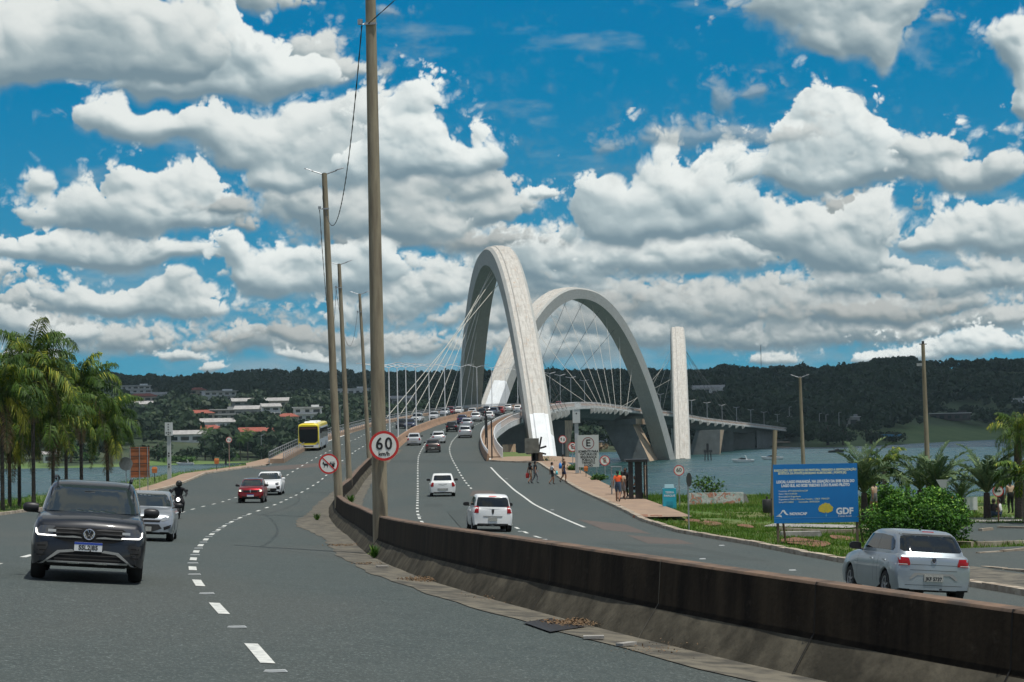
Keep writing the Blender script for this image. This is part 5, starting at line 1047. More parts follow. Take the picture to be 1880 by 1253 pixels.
# --- white sedan
P_sed = dict(L=4.25, W=1.70, H=1.50, wb=2.55, fo=.80, wr=.30, gc=.19, col=(.76, .77, .74), belt=.98, ws=(.95, .28), rwin=(-1.62, -1.02), roofw=.71, rwp=.9, top=[(-2.12, .96), (-1.7, 1.0), (.9, .98), (1.4, .92), (2.1, .80)], cr=.03, rw=.88, rd=[.12, .05, .015, 0],
  rearpoly=[(-.60, 1.04), (.60, 1.04), (.555, 1.30), (.52, 1.37), (-.52, 1.37), (-.555, 1.30)], pw=.40, plates=[(.46, 'b', M_plateg, '', M_signk), (.42, 'f', M_plateg, '', M_signk)],
  panels=[('tail_light', [(.58, .92), (.80, .94), (.80, .70), (.76, .64), (.60, .66)], M_tail, 'b', True), ('plate_recess', [(-.34, .54), (.34, .54), (.34, .39), (-.34, .39)], M_silver, 'b', False), ('lower_bumper', [(-.60, .30), (.60, .30), (.62, .20), (-.62, .20)], M_trim, 'b', False), ('chrome_strip', [(-.28, .80), (0, .74), (.28, .80), (.28, .83), (0, .775), (-.28, .83)], M_silver, 'b', False),
   ('headlight', [(.42, .78), (.78, .82), (.80, .68), (.45, .66)], M_lens, 'f', True), ('grille', [(-.38, .74), (.38, .74), (.36, .62), (-.36, .62)], M_under, 'f', False), ('lower_grille', [(-.5, .42), (.5, .42), (.45, .28), (-.45, .28)], M_under, 'f', False)])
sed, T = make_car('white sedan with red side lamps driving away in the middle of the right carriageway', P_sed, group='cars driving away towards the bridge'); place(sed, 813, 913, heading(LC, 128, 1), 1.9)
# --- silver hatchback coming, behind the SUV
P_hb = dict(P_sed, L=3.92, H=1.47, W=1.68, col=(.36, .39, .41), met=True, wb=2.5, ws=(.98, .25), rwin=(-1.85, -1.45), glass=M_glassl, mm=M_black, rearpoly=None, plates=[(.36, 'f', M_plateg, '', M_signk)], top=[(-1.95, .97), (-1.0, .99), (.9, .97), (1.3, .92), (1.95, .80)],
  panels=[('headlight', [(.44, .64), (.52, .70), (.80, .84), (.815, .78), (.76, .66), (.50, .58)], M_lens, 'f', True), ('grille', [(-.46, .62), (.46, .62), (.42, .56), (-.42, .56)], M_under, 'f', False), ('chrome_strip', [(-.46, .645), (.46, .645), (.46, .62), (-.46, .62)], M_chrome, 'f', False), ('lower_grille', [(-.40, .50), (.40, .50), (.50, .38), (.20, .27), (-.20, .27), (-.50, .38)], M_trim, 'f', False),
   ('fog_recess', [(.54, .42), (.76, .50), (.74, .40), (.56, .33)], M_under, 'f', True), ('tail_light', [(.56, .92), (.80, .94), (.80, .70), (.60, .68)], M_tail, 'b', True)])
hb, T = make_car('silver hatchback following close behind the dark SUV', P_hb); place(hb, 264, 996, heading(LA, 60, -1), -1.9)
# --- red hatchback with black roof, coming
P_kw = dict(P_hb, L=3.68, W=1.58, H=1.47, col=(.26, .012, .018), met=True, wb=2.42, fo=.66, wr=.30, gc=.22, clad=True, ws=(.92, .32), rwin=(-1.74, -1.4), nw=.84, top=[(-1.84, .98), (-1.0, 1.0), (.9, 1.0), (1.3, .97), (1.84, .88)], fd=[.22, .12, .06, .02, 0], plates=[(.45, 'f', M_plate, '', M_signk)],
  panels=[('grille', [(-.44, .76), (.44, .76), (.40, .64), (-.40, .64)], M_under, 'f', False), ('headlight', [(.44, .80), (.70, .83), (.76, .74), (.68, .66), (.46, .67)], M_lensd, 'f', True), ('headlight_bulb', [(.54, .78), (.66, .79), (.67, .70), (.55, .69)], M_amber, 'f', True), ('lower_grille', [(-.52, .40), (.52, .40), (.48, .28), (-.48, .28)], M_under, 'f', False), ('chrome_mark', [(0, .82), (.05, .72), (0, .62), (-.05, .72)], M_chrome, 'f', False), ('tail_light', [(.56, .92), (.76, .94), (.74, .70), (.60, .68)], M_tail, 'b', True)])
kw, T = make_car('dark red hatchback with lit headlamps coming towards us', P_kw); stick(T, [(-.55, .25), (.55, .25), (.55, -1.3), (-.55, -1.3)], 't', M_glass, 'roof_panel', kw, .006); place(kw, 460, 925, heading(LA, 118, -1), -1.7)
P_mc = dict(P_hb, L=4.68, W=1.92, H=1.62, col=(.78, .79, .78), met=False, wb=2.8, fo=.92, wr=.36, gc=.20, tw=.25, ws=(1.05, .25), rwin=(-2.1, -1.5), belt=1.06, nw=.84, top=[(-2.3, 1.06), (-1.0, 1.08), (1.0, 1.06), (1.6, 1.0), (2.34, .88)], mm=M_pnt, plates=[(.42, 'f', M_plateg, '', M_signk)],
  panels=[('headlight', [(.56, .86), (.76, .90), (.82, .82), (.78, .72), (.62, .70), (.56, .76)], M_lensd, 'f', True), ('lower_grille', [(-.62, .50), (.62, .50), (.66, .36), (.5, .26), (-.5, .26), (-.66, .36)], M_under, 'f', False), ('air_intake', [(.62, .62), (.88, .66), (.86, .42), (.66, .44)], M_under, 'f', True), ('emblem', [(-.05, .92), (.05, .92), (.04, .84), (0, .82), (-.04, .84)], M_silver, 'f', False), ('tail_light', [(-.8, .95), (.8, .95), (.8, .89), (-.8, .89)], M_tail, 'b', False)])
mc, T = make_car('white sport SUV with round headlamps coming behind the red hatchback', P_mc); place(mc, 491, 911, heading(LA, 140, -1), -2.2)
# --- generic tall estate / SUV and plain hatch for the distance
P_est = dict(P_sed, L=4.45, W=1.82, H=1.64, col=(.50, .52, .52), met=True, wr=.34, belt=1.04, clad=True, ws=(.95, .25), rwin=(-2.15, -1.75), top=[(-2.2, 1.05), (.9, 1.06), (1.4, 1.0), (2.2, .90)], rearpoly=[(-.64, 1.12), (.64, 1.12), (.60, 1.38), (.56, 1.48), (-.56, 1.48), (-.60, 1.38)],
  panels=[('tail_light', [(.54, 1.04), (.86, 1.06), (.86, .84), (.60, .86)], M_tail, 'b', True), ('lower_bumper', [(-.70, .40), (.70, .40), (.72, .22), (-.72, .22)], M_trim, 'b', False), ('headlight', [(.42, .86), (.82, .92), (.82, .78), (.45, .74)], M_lens, 'f', True), ('grille', [(-.40, .84), (.40, .84), (.38, .60), (-.38, .60)], M_under, 'f', False), ('lower_grille', [(-.6, .42), (.6, .42), (.55, .26), (-.55, .26)], M_under, 'f', False)])
GA = 'cars driving away towards the bridge'; GB = 'cars coming off the bridge'
est, T = make_car('silver SUV seen from behind nearest in the right lane at the foot of the bridge', P_est, group=GA); place(est, 854, 805, heading(ext(LD, -5.2), 262, 1) + .02, 2.0)
P_hat = dict(P_gol, col=(.10, .085, .08), W=1.72, H=1.50, plates=[(.50, 'b', M_plateg, '', M_signk)]); hat, T = make_car('dark grey hatchback with central light glint ahead of the white sedan', P_hat, group=GA); place(hat, 795, 832, heading(ext(LC, -8.7), 222, 1), 1.8)
LCx, LDx, LAx, LBx = ext(LC, -8.7), ext(LD, -5.2), ext(LA, -18.3), ext(LB, -20.2)
def cp(src, px, py, col, lab, away=True, line=None, back=1.9, off=0.0):
    Yg = gp(px, py).y; rz = heading(line or LDx, Yg, 1 if away else -1); o = copy_tree(src, label=lab, group=GA if away else GB, color=(*col, 1)); return place(o, px, py, rz + off, back if away else -back)
WH, SI, BK, RD, GR = (.74, .75, .73), (.45, .47, .48), (.014, .016, .02), (.30, .015, .02), (.16, .17, .18)
cp(sed, 760, 819, SI, 'silver sedan in the leftmost away lane beside the median wall', line=LCx); cp(hat, 805, 815, WH, 'white car with roof bars between the silver sedan and the dark hatchback', line=LCx)
cp(hat, 829, 794, BK, 'black hatchback with red lamps ahead in the middle away lane', line=LCx); cp(est, 857, 788, SI, 'light silver SUV directly ahead of the nearest silver SUV'); cp(hat, 848, 779, (.05, .05, .12), 'dark blue car half hidden behind the light silver SUV', line=LCx)
cp(est, 873, 775, WH, 'white SUV on the ramp right of the silver ones'); cp(sed, 866, 764, SI, 'silver sedan just beyond the white SUV on the ramp'); cp(sed, 897, 771.5, WH, 'white sedan in the queue on the right lane by the walkway wall', line=LDx)
CARS_FAR = [(884, 765, BK, 'black car in the queue left of the white sedan'), (906, 764, SI, 'silver car behind the lamp posts in the bridge queue'), (893, 759, WH, 'white car further up in the bridge queue'), (917, 761, RD, 'dark red car in the bridge queue near the walkway')]
for k, (x, y, c, lab) in enumerate(CARS_FAR):
    try: cp([sed, est, hat][k % 3], x, y, c, lab)
    except ValueError: pass
P3 = [(410, -3.2, est, BK, 'big black SUV topping the rise on the bridge'), (425, -6.0, sed, WH, 'white car beside the black SUV on the rise'), (455, -5.2, hat, SI, 'silver hatchback beyond the black SUV on the rise'), (470, -3.0, sed, GR, 'grey car beyond the black SUV on the rise'), (500, -6.3, est, WH, 'white SUV high on the bridge in the middle lane'), (520, -3.4, hat, RD, 'red hatchback on the crest of the bridge'), (385, -9.5, sed, GR, 'grey sedan in the leftmost away lane near the arch'), (440, -9.4, hat, WH, 'white hatchback in the leftmost away lane near the arch')]
for y, off, src, c, lab in P3:
    p = along(y, off, .04); o = copy_tree(src, label=lab, group=GA, color=(*c, 1)); dx = float(XR(y + 4) - XR(y - 4)) / 8; o.location = p; o.rotation_euler = (math.atan2(float(Gz(float(XR(y + 3)), y + 3)) - float(Gz(float(XR(y - 3)), y - 3)), 6), 0, -math.atan(dx))
cp(hat, 736, 788, BK, 'black hatchback coming down the bridge at the left of the lamp posts', False, LBx); cp(sed, 752, 788, (.02, .03, .07), 'dark blue sedan coming down next to the black hatchback', False, LAx); cp(est, 764, 777, WH, 'white SUV coming down the bridge behind the dark blue sedan', False, LBx)
cp(sed, 795, 772, SI, 'silver sedan coming down the bridge between two lamp posts', False, LAx); cp(hat, 815, 764, SI, 'silver hatchback coming down the bridge near the stay cables', False, LBx); cp(est, 824, 762, RD, 'red van like SUV coming down beside the silver hatchback', False, LAx); cp(sed, 841, 761, WH, 'white sedan coming down farthest on the left carriageway', False, LAx)
# --- bus
def bus():
    t = thing('bus', 'yellow and white city bus coming off the bridge in the left lane', 'bus'); mb = MB(); L, W, H = 12.0, 2.5, 3.15; rows = []
    M_y = mat('bus_yellow', (.78, .62, .01), .4, coat=.5); M_bw = mat('bus_white', (.72, .72, .70), .45, coat=.3)
    for y, f, dz in [(-6, .96, .06), (-5.9, 1, 0), (5.3, 1, 0), (5.75, .985, .02), (5.92, .95, .08), (5.98, .90, .14)]:
        w = W / 2 * f; rows.append([(w * .9, y, .32), (w, y, .42), (w, y, 1.15), (w * .985, y, 2.75 - dz), (w * .93, y, H - .12 - dz), (w * .7, y, H - dz), (-w * .7, y, H - dz), (-w * .93, y, H - .12 - dz), (-w * .985, y, 2.75 - dz), (-w, y, 1.15), (-w, y, .42), (-w * .9, y, .32)])
    mb.loft(rows); mb.m = [1 if j in (0, 10, 11) else 0 for i in range(5) for j in range(12)] + [0, 0]
    # sides grey-blue, front yellow
    for i in range(3):
        for j in (1, 2, 8, 9): mb.m[i * 12 + j] = 2
    b = mb.obj('body', [M_y, M_bw, mat('bus_side', (.34, .40, .44), .4)], t, smooth=35, fix=True); T = bvh_of(b.data)
    stick(T, [(-1.06, 1.12), (-.72, .92), (.72, .92), (1.06, 1.12), (1.10, 2.2), (1.06, 2.82), (-1.06, 2.82), (-1.10, 2.2)], 'f', mat('bus_glass', (.008, .014, .018), .12, spec=.25), 'windshield', t, .012); stick(T, [(-.95, 2.5), (.95, 2.5), (.95, 2.74), (-.95, 2.74)], 'f', mat('bus_display', (.06, .02, .02), .3), 'destination_sign', t, .02)
    stick(T, [(-1.15, .36), (1.15, .36), (1.18, .80), (.9, .70), (-.9, .70), (-1.18, .80)], 'f', M_bw, 'bumper', t, .016, thick=.03); stick(T, [(-.62, .62), (.62, .62), (.5, .46), (-.5, .46)], 'f', M_under, 'lower_grille', t, .05); stick(T, [(-.30, .48), (.30, .48), (.30, .40), (-.30, .40)], 'f', M_plate, 'number_plate', t, .06)
    for s in (-1, 1):
        stick(T, [(.78 * s, .72), (1.05 * s, 1.0), (1.13 * s, .92), (1.10 * s, .70)], 'f', M_lens, 'headlight', t, .05)
        stick(T, [(-5.7, 1.35), (5.2, 1.35), (5.2, 2.55), (-5.7, 2.55)], 'r' if s > 0 else 'l', M_glass, 'side_window', t, .01)
        mb = MB(); mb.tube([(s * 1.15, 5.8, 2.75), (s * 1.42, 6.1, 2.7), (s * 1.45, 6.12, 2.45)], .025, 6); mb.box((s * 1.45, 6.12, 2.25), (.2, .1, .42), taper=.9); mb.obj('mirror', M_black, t)
        for y in (3.3, -3.0):
            ty, rm = wheel_meshes(.48, .30, False); w = bpy.data.objects.new('wheel', ty); COL.objects.link(w); w.parent = t; w.location = (s * 1.11, y, .48); w.rotation_euler = (0, 0, 0 if s > 0 else math.pi); q = bpy.data.objects.new('rim', rm); COL.objects.link(q); q.parent = w
    mb = MB(); mb.box((0, 2.5, 3.22), (1.5, 2.4, .22), taper=.85); mb.box((0, -2.5, 3.2), (1.4, 2.0, .18), taper=.85); mb.obj('roof_unit', M_bw, t); mb = MB(); mb.box((0, 5.2, 3.17), (1.2, .5, .08)); mb.obj('roof_hatch', M_y, t)
    return t
bs = bus(); place(bs, 567, 829, heading(LBx, 222, -1) , -5.9)
# --- motorcycle and people
M_skin = mat('skin_brown', (.30, .155, .09), .6); M_skin2 = mat('skin_dark', (.13, .065, .04), .6); M_hair = mat('hair_black', (.012, .010, .009), .7)
CL = {'black': mat('cloth_black', (.012, .012, .014), .9), 'orange': mat('cloth_orange', (.75, .10, .02), .85), 'white': mat('cloth_white', (.6, .6, .58), .9), 'navy': mat('cloth_navy', (.02, .03, .07), .9), 'grey': mat('cloth_grey', (.20, .20, .21), .9), 'tan': mat('cloth_tan', (.42, .30, .20), .9), 'jeans': mat('cloth_jeans', (.05, .08, .13), .9), 'floral': mat('cloth_patterned', (.35, .33, .32), .9, c2=(.06, .06, .07), sc=18)}
def person(label, loc, rz, J, top, bot, skin=None, H=1.7, hair=True, sleeves=.5, legs=.6, group=None, helmet=False, longh=False, name='person'):
    """J: joints dict overrides (x right, y forward, z up, metres for 1.7 m)"""
    D = dict(pel=(0, 0, .93), wa=(0, 0, 1.08), ch=(0, .01, 1.30), nk=(0, .0, 1.45), hb=(0, .01, 1.52), hm=(0, .03, 1.60), ht=(0, .01, 1.685), sl=(-.17, 0, 1.40), sr=(.17, 0, 1.40), el=(-.23, -.02, 1.13), er=(.23, -.02, 1.13), wl=(-.24, .08, .90), wr=(.24, .08, .90), kl=(-.10, .03, .50), kr=(.10, .03, .50), hl=(-.09, 0, .90), hr=(.09, 0, .90), al=(-.10, -.02, .09), ar=(.10, -.02, .09), tl=(-.11, .14, .03), tr=(.11, .14, .03)); D.update(J)
    V = []; E = []; Rr = []; nm = {}
    def a(k, p, r, par=None):
        V.append(Vector(p)); Rr.append(r * 1.16 if r > .02 else r); nm[k] = len(V) - 1
        if par is not None: E.append((nm[par], nm[k]))
    a('pel', D['pel'], .135); a('wa', D['wa'], .125, 'pel'); a('ch', D['ch'], .15, 'wa'); a('nk', D['nk'], .055, 'ch'); a('hb', D['hb'], .062, 'nk'); a('hm', D['hm'], .088, 'hb'); a('ht', D['ht'], .065, 'hm')
    fw = Vector(D['hm']) + Vector((0, .085, -.01)); a('nose', fw, .018, 'hm'); a('chin', Vector(D['hb']) + Vector((0, .06, .0)), .03, 'hb')
    for s, q in (('l', -1), ('r', 1)):
        a('s' + s, D['s' + s], .06, 'ch'); a('e' + s, D['e' + s], .042, 's' + s); a('w' + s, D['w' + s], .028, 'e' + s); d = (Vector(D['w' + s]) - Vector(D['e' + s])).normalized(); sd2 = Vector((0, 1, 0)) if abs(d.y) < .8 else Vector((0, 0, 1)); ps = d.cross(sd2).normalized()
        pc = Vector(D['w' + s]) + d * .055; a('p' + s, pc, .026, 'w' + s)
        for f, (o_, ln) in enumerate(((-.024, .070), (-.008, .080), (.008, .076), (.024, .060))): a('f%s%d' % (s, f), pc + sd2 * o_ + d * .05, .010, 'p' + s); a('g%s%d' % (s, f), pc + sd2 * o_ + d * (.05 + ln * .6) + ps * (.018 * -q), .008, 'f%s%d' % (s, f))
        a('th' + s, pc + sd2 * .045 + d * .01, .011, 'p' + s); a('ti' + s, pc + sd2 * .055 + d * .045, .009, 'th' + s)
        a('h' + s, D['h' + s], .10, 'pel'); a('k' + s, D['k' + s], .062, 'h' + s); a('a' + s, D['a' + s], .040, 'k' + s); a('t' + s, D['t' + s], .034, 'a' + s)
    me = bpy.data.meshes.new('person'); me.from_pydata([v * (H / 1.7) for v in V], E, []); o = bpy.data.objects.new(name, me); COL.objects.link(o); tag(o, label, 'person', group); o.location = loc; o.rotation_euler = (0, 0, rz)
    md = o.modifiers.new('skin', 'SKIN'); md.use_smooth_shade = True
    for i, r in enumerate(Rr): me.skin_vertices[0].data[i].radius = (r * H / 1.7, r * H / 1.7 * (.82 if i in (0, 1, 2) else 1))
    me.skin_vertices[0].data[0].use_root = True; o.modifiers.new('sub', 'SUBSURF').levels = 1; bpy.context.view_layer.update()
    m2 = bpy.data.meshes.new_from_object(o.evaluated_get(bpy.context.evaluated_depsgraph_get())); o.modifiers.clear(); o.data = m2; m2.materials.clear()
    for m in (skin or M_skin, CL[top], CL[bot], M_black): m2.materials.append(m)
    K = H / 1.7; segs = [(nm['pel'], nm['wa'], 2), (nm['wa'], nm['ch'], 1), (nm['ch'], nm['nk'], 1), (nm['nk'], nm['hb'], 0), (nm['hb'], nm['ht'], 0)]
    for s in 'lr': segs += [(nm['ch'], nm['s' + s], 1), (nm['s' + s], nm['e' + s], ('sl', sleeves)), (nm['e' + s], nm['w' + s], 0 if sleeves <= 1 else 1), (nm['w' + s], nm['p' + s], 0), (nm['p' + s], nm['f%s1' % s], 0), (nm['pel'], nm['h' + s], 2), (nm['h' + s], nm['k' + s], ('lg', legs)), (nm['k' + s], nm['a' + s], 0 if legs <= 1 else 2), (nm['a' + s], nm['t' + s], 3)]
    for pl in m2.polygons:
        c = pl.center / K; best = None
        for i, j, m in segs:
            A_, B_ = V[i], V[j]; ab = B_ - A_; t_ = max(0, min(1, (c - A_).dot(ab) / ab.length_squared)); d = (c - A_ - ab * t_).length - (Rr[i] * (1 - t_) + Rr[j] * t_)
            if best is None or d < best[0]: best = (d, m, t_)
        m = best[1]
        if isinstance(m, tuple): m = (1 if m[0] == 'sl' else 2) if best[2] < m[1] else 0
        pl.material_index = m
    hd = (Vector(D['hm']) + Vector((0, -.012, .028))) * K
    if helmet: mb = MB(); mb.grid([[(hd.x + .145 * math.sin(a) * math.cos(b), hd.y + .155 * math.sin(a) * math.sin(b), hd.z - .02 + .15 * math.cos(a)) for b in np.linspace(0, 2 * math.pi, 17)] for a in np.linspace(0.01, 2.5, 9)]); h = mb.obj('helmet', M_black, o, True); mb = MB(); mb.grid([[(hd.x + .15 * math.cos(b), hd.y + .162 * math.sin(b), hd.z + z) for b in np.linspace(.6, 2.54, 9)] for z in (-.06, .0, .05)]); mb.obj('visor', M_glass, h, True)
    elif hair:
        mb = MB(); mb.grid([[(hd.x + .098 * math.sin(a) * math.cos(b), hd.y - .012 + .105 * math.sin(a) * math.sin(b) * (1 if math.sin(b) < 0 else .75), hd.z + .012 + .098 * math.cos(a) - (0.10 * max(0, -math.sin(b)) * (a > 1.5))) for b in np.linspace(0, 2 * math.pi, 17)] for a in np.linspace(0.01, 1.9, 8)])
        if longh: mb.tube([hd + Vector((0, -.08, 0)), hd + Vector((0, -.11, -.15)), hd + Vector((0, -.10, -.28))], [.09, .08, .03], 8)
        mb.obj('hair', M_hair, o, True)
    eb = MB()
    for q in (-1, 1): eb.box(Vector((q * .033, .098, .0)) + Vector(D['hm']) * K, (.022, .012, .010))
    if not helmet: eb.obj('eyes', M_black, o)
    return o
def stand(px, py, z=.13): p = gp(px, py); p.z += z; return p
W1 = dict(kl=(-.10, .16, .52), al=(-.10, .10, .10), tl=(-.10, .26, .05), kr=(.10, -.02, .49), ar=(.10, -.28, .14), tr=(.10, -.16, .03), wl=(-.24, -.10, .92), el=(-.22, -.10, 1.14), er=(.22, .08, 1.14), wr=(.22, .26, 1.00))
W2 = dict(kr=(.10, .16, .52), ar=(.10, .10, .10), tr=(.10, .26, .05), kl=(-.10, -.02, .49), al=(-.10, -.28, .14), tl=(-.10, -.16, .03), wr=(.24, -.10, .92), er=(.22, -.10, 1.14), el=(-.22, .08, 1.14), wl=(-.22, .26, 1.00))
GP = 'people walking along the kerb'
pA = person('person in black top with red bag walking leftmost of the group', stand(974, 889, .03), rad(-60), W1, 'black', 'tan', H=1.62, longh=True, legs=.2, sleeves=.4); pB = person('person in dark clothes walking arm in arm beside the one with the red bag', stand(983, 889, .03), rad(-65), W2, 'black', 'floral', H=1.7, legs=2)
pC = person('person in white top and black shorts stepping onto the kerb with a turquoise bag', stand(1014, 891, .03), rad(-75), W1, 'white', 'black', H=1.66, legs=.75)
pD = person('tall person in dark shorts with blue backpack and a child on the shoulders', stand(1035, 889, .10), rad(-80), W2, 'black', 'navy', H=1.78, legs=.7)
hD = pD.matrix_basis @ Vector((0, -.02, 1.62)); pE = person('small child in tan shirt riding on the shoulders of the tall person', hD - Vector((0, 0, .50)), rad(-80), dict(pel=(0, -.12, .93), hl=(-.09, -.1, .92), hr=(.09, -.1, .92), kl=(-.2, .28, .84), kr=(.2, .28, .84), al=(-.19, .24, .50), ar=(.19, .24, .50), tl=(-.19, .34, .44), tr=(.19, .34, .44), wl=(-.13, .18, 1.15), wr=(.13, .18, 1.15)), 'tan', 'tan', H=.98, legs=.6)
pF = person('person in bright orange shirt and jeans shorts walking away on the pavement', stand(1135, 926), rad(-12), W1, 'orange', 'jeans', H=1.80, legs=.9, sleeves=.6, skin=M_skin); pG = person('person in black shirt and trousers standing by the shelter', stand(1149, 918), rad(150), dict(wl=(-.2, .16, 1.0), er=(.25, 0, 1.15)), 'black', 'black', H=1.82, legs=2, skin=M_skin2)
pH = person('person in brown shorts half hidden between the orange shirt and the shelter', stand(1143, 923), rad(-20), W2, 'tan', 'grey', H=1.70, legs=.8, skin=M_skin2)
SIT = dict(pel=(0, 0, .50), wa=(0, .02, .64), ch=(0, .06, .86), nk=(0, .08, 1.00), hb=(0, .10, 1.07), hm=(0, .13, 1.15), ht=(0, .11, 1.23), sl=(-.17, .06, .95), sr=(.17, .06, .95), el=(-.24, .16, .72), er=(.24, .16, .72), wl=(-.15, .38, .62), wr=(.15, .38, .62), hl=(-.09, .02, .50), hr=(.09, .02, .50), kl=(-.14, .44, .52), kr=(.14, .44, .52), al=(-.14, .42, .10), ar=(.14, .48, .10), tl=(-.14, .56, .04), tr=(.14, .62, .04))
pI = person('person in black sitting inside the dark shelter', stand(1170, 916, .12), rad(85), SIT, 'black', 'black', H=1.75, legs=2, skin=M_skin2, sleeves=.6)
pJ = person('person with bare back standing by the palms at the right edge', stand(1856, 944, .02), rad(10), {}, 'tan', 'black', H=1.65, legs=2, sleeves=0); pK = person('person sitting on the lawn left of the arrow sign', stand(1838, 950, -.28), rad(60), SIT, 'white', 'navy', H=1.6, legs=2); pL = person('person in dark clothes sitting on the lawn behind the thick trunked palm', stand(1823, 951, -.28), rad(-50), SIT, 'black', 'jeans', H=1.6, legs=2); pM = person('person in pale shirt far behind the blue notice board', stand(1606, 944, 0), rad(40), W1, 'tan', 'grey', H=1.65)
def bag(o, off, sz, m, lab, nm='bag'):
    p = o.matrix_basis @ Vector(off); t = thing(nm, lab, 'bag' if nm == 'bag' else 'backpack', p - Vector((0, 0, sz[2] / 2)), o.rotation_euler.z); mb = MB(); a, b, h = sz[0] / 2, sz[1] / 2, sz[2]
    mb.loft([[(a * f * math.copysign(abs(math.cos(q)) ** .5, math.cos(q)), b * f * math.copysign(abs(math.sin(q)) ** .5, math.sin(q)), z * h) for q in np.linspace(0, 2 * math.pi, 13)[:-1]] for z, f in ((0, .7), (.08, 1), (.6, 1.05), (.9, .8), (1, .5))]); mb.obj('bag_body', m, t, True, fix=True); mb = MB(); mb.tube([(-a * .5, 0, h), (-a * .3, 0, h * 1.35), (a * .3, 0, h * 1.35), (a * .5, 0, h)], .012, 5); mb.obj('strap', m, t)
bag(pA, (-.27, -.1, .62), (.34, .18, .40), mat('bag_red', (.62, .03, .02), .7), 'bright red bag hanging from the leftmost walker'); bag(pC, (.20, .30, .88), (.26, .16, .28), mat('bag_turquoise', (.10, .50, .55), .6), 'turquoise bag carried by the person in the white top'); bag(pD, (0, -.24, 1.28), (.28, .20, .42), mat('bag_blue', (.02, .22, .62), .6), 'blue backpack worn by the tall walker', 'backpack')
def motorcycle():
    t = thing('motorcycle', 'black motorcycle with lit round headlamp ridden towards us', 'motorcycle'); mb = MB(); ty, rm = wheel_meshes(.30, .12, True)
    for y in (.68, -.66): w = bpy.data.objects.new('wheel', ty); COL.objects.link(w); w.parent = t; w.location = (0, y, .30); q = bpy.data.objects.new('rim', rm); COL.objects.link(q); q.parent = w
    mb.loft([[(x * f, y, z) for x, z in ((.10, .62), (.16, .75), (.14, .90), (0, .95), (-.14, .90), (-.16, .75), (-.10, .62), (0, .58))] for y, f in ((.42, .4), (.35, .9), (.10, 1.1), (-.12, .8))]); mb.obj('fuel_tank', M_black, t, 40, fix=True)
    mb = MB(); mb.loft([[(.12 * f, y, .78), (.14 * f, y, .83), (-.14 * f, y, .83), (-.12 * f, y, .78)] for y, f in ((-.08, .9), (-.45, 1.2), (-.85, .6))]); mb.obj('saddle', M_trim, t, fix=True)
    mb = MB(); mb.box((0, .05, .42), (.26, .42, .36), taper=.8); mb.tube([(.13, .1, .3), (.16, -.3, .25), (.18, -.75, .38)], .04, 8); mb.obj('engine', M_dark, t)
    mb = MB()
    for s in (-1, 1): mb.tube([(s * .09, .68, .30), (s * .09, .50, .95)], .025, 6)
    mb.tube([(-.36, .30, 1.04), (-.2, .42, 1.02), (0, .46, .98), (.2, .42, 1.02), (.36, .30, 1.04)], .016, 6); mb.obj('handlebar', M_dark, t)
    mb = MB(); mb.disc((0, .55, .86), .10, 16, (0, 1, 0), .05); hl = mb.obj('headlight', M_black, t); mb = MB(); mb.disc((0, .60, .86), .085, 16, (0, 1, 0), .006); mb.obj('lens', M_led, hl)
    mb = MB(); mb.loft([[(.07, .55 + .14 * math.sin(a), .30 + .33 * math.cos(a)), (-.07, .55 + .14 * math.sin(a), .30 + .33 * math.cos(a)), (-.06, .55 + .14 * math.sin(a), .27 + .33 * math.cos(a)), (.06, .55 + .14 * math.sin(a), .27 + .33 * math.cos(a))] for a in (-.3, .2, .8, 1.3)]); mb.obj('mudguard', M_black, t, fix=True)
    for s in (-1, 1): mb = MB(); mb.tube([(s * .30, .33, 1.05), (s * .34, .36, 1.22)], .008, 5); mb.disc((s * .36, .35, 1.25), .06, 10, (0, 1, 0), .02); mb.obj('mirror', M_black, t)
    return t
mo = motorcycle(); place(mo, 326, 955, heading(LB, 96, -1) + .05, -.7)
RID = dict(pel=(0, 0, .93), wa=(0, .04, 1.08), ch=(0, .12, 1.30), nk=(0, .16, 1.44), hb=(0, .18, 1.50), hm=(0, .20, 1.58), ht=(0, .18, 1.66), sl=(-.19, .12, 1.40), sr=(.19, .12, 1.40), el=(-.36, .28, 1.18), er=(.36, .28, 1.18), wl=(-.34, .50, 1.10), wr=(.34, .50, 1.10), hl=(-.10, .02, .92), hr=(.10, .02, .92), kl=(-.22, .42, .78), kr=(.22, .42, .78), al=(-.19, .20, .40), ar=(.19, .20, .40), tl=(-.19, .34, .36), tr=(.19, .34, .36))
rd_ = person('person in black jacket and helmet riding the motorcycle', (0, 0, 0), 0, RID, 'black', 'black', H=1.72, helmet=True, legs=2, sleeves=2, skin=M_black); rd_.location = mo.matrix_basis @ Vector((0, -.22, -.06)); rd_.rotation_euler = mo.rotation_euler
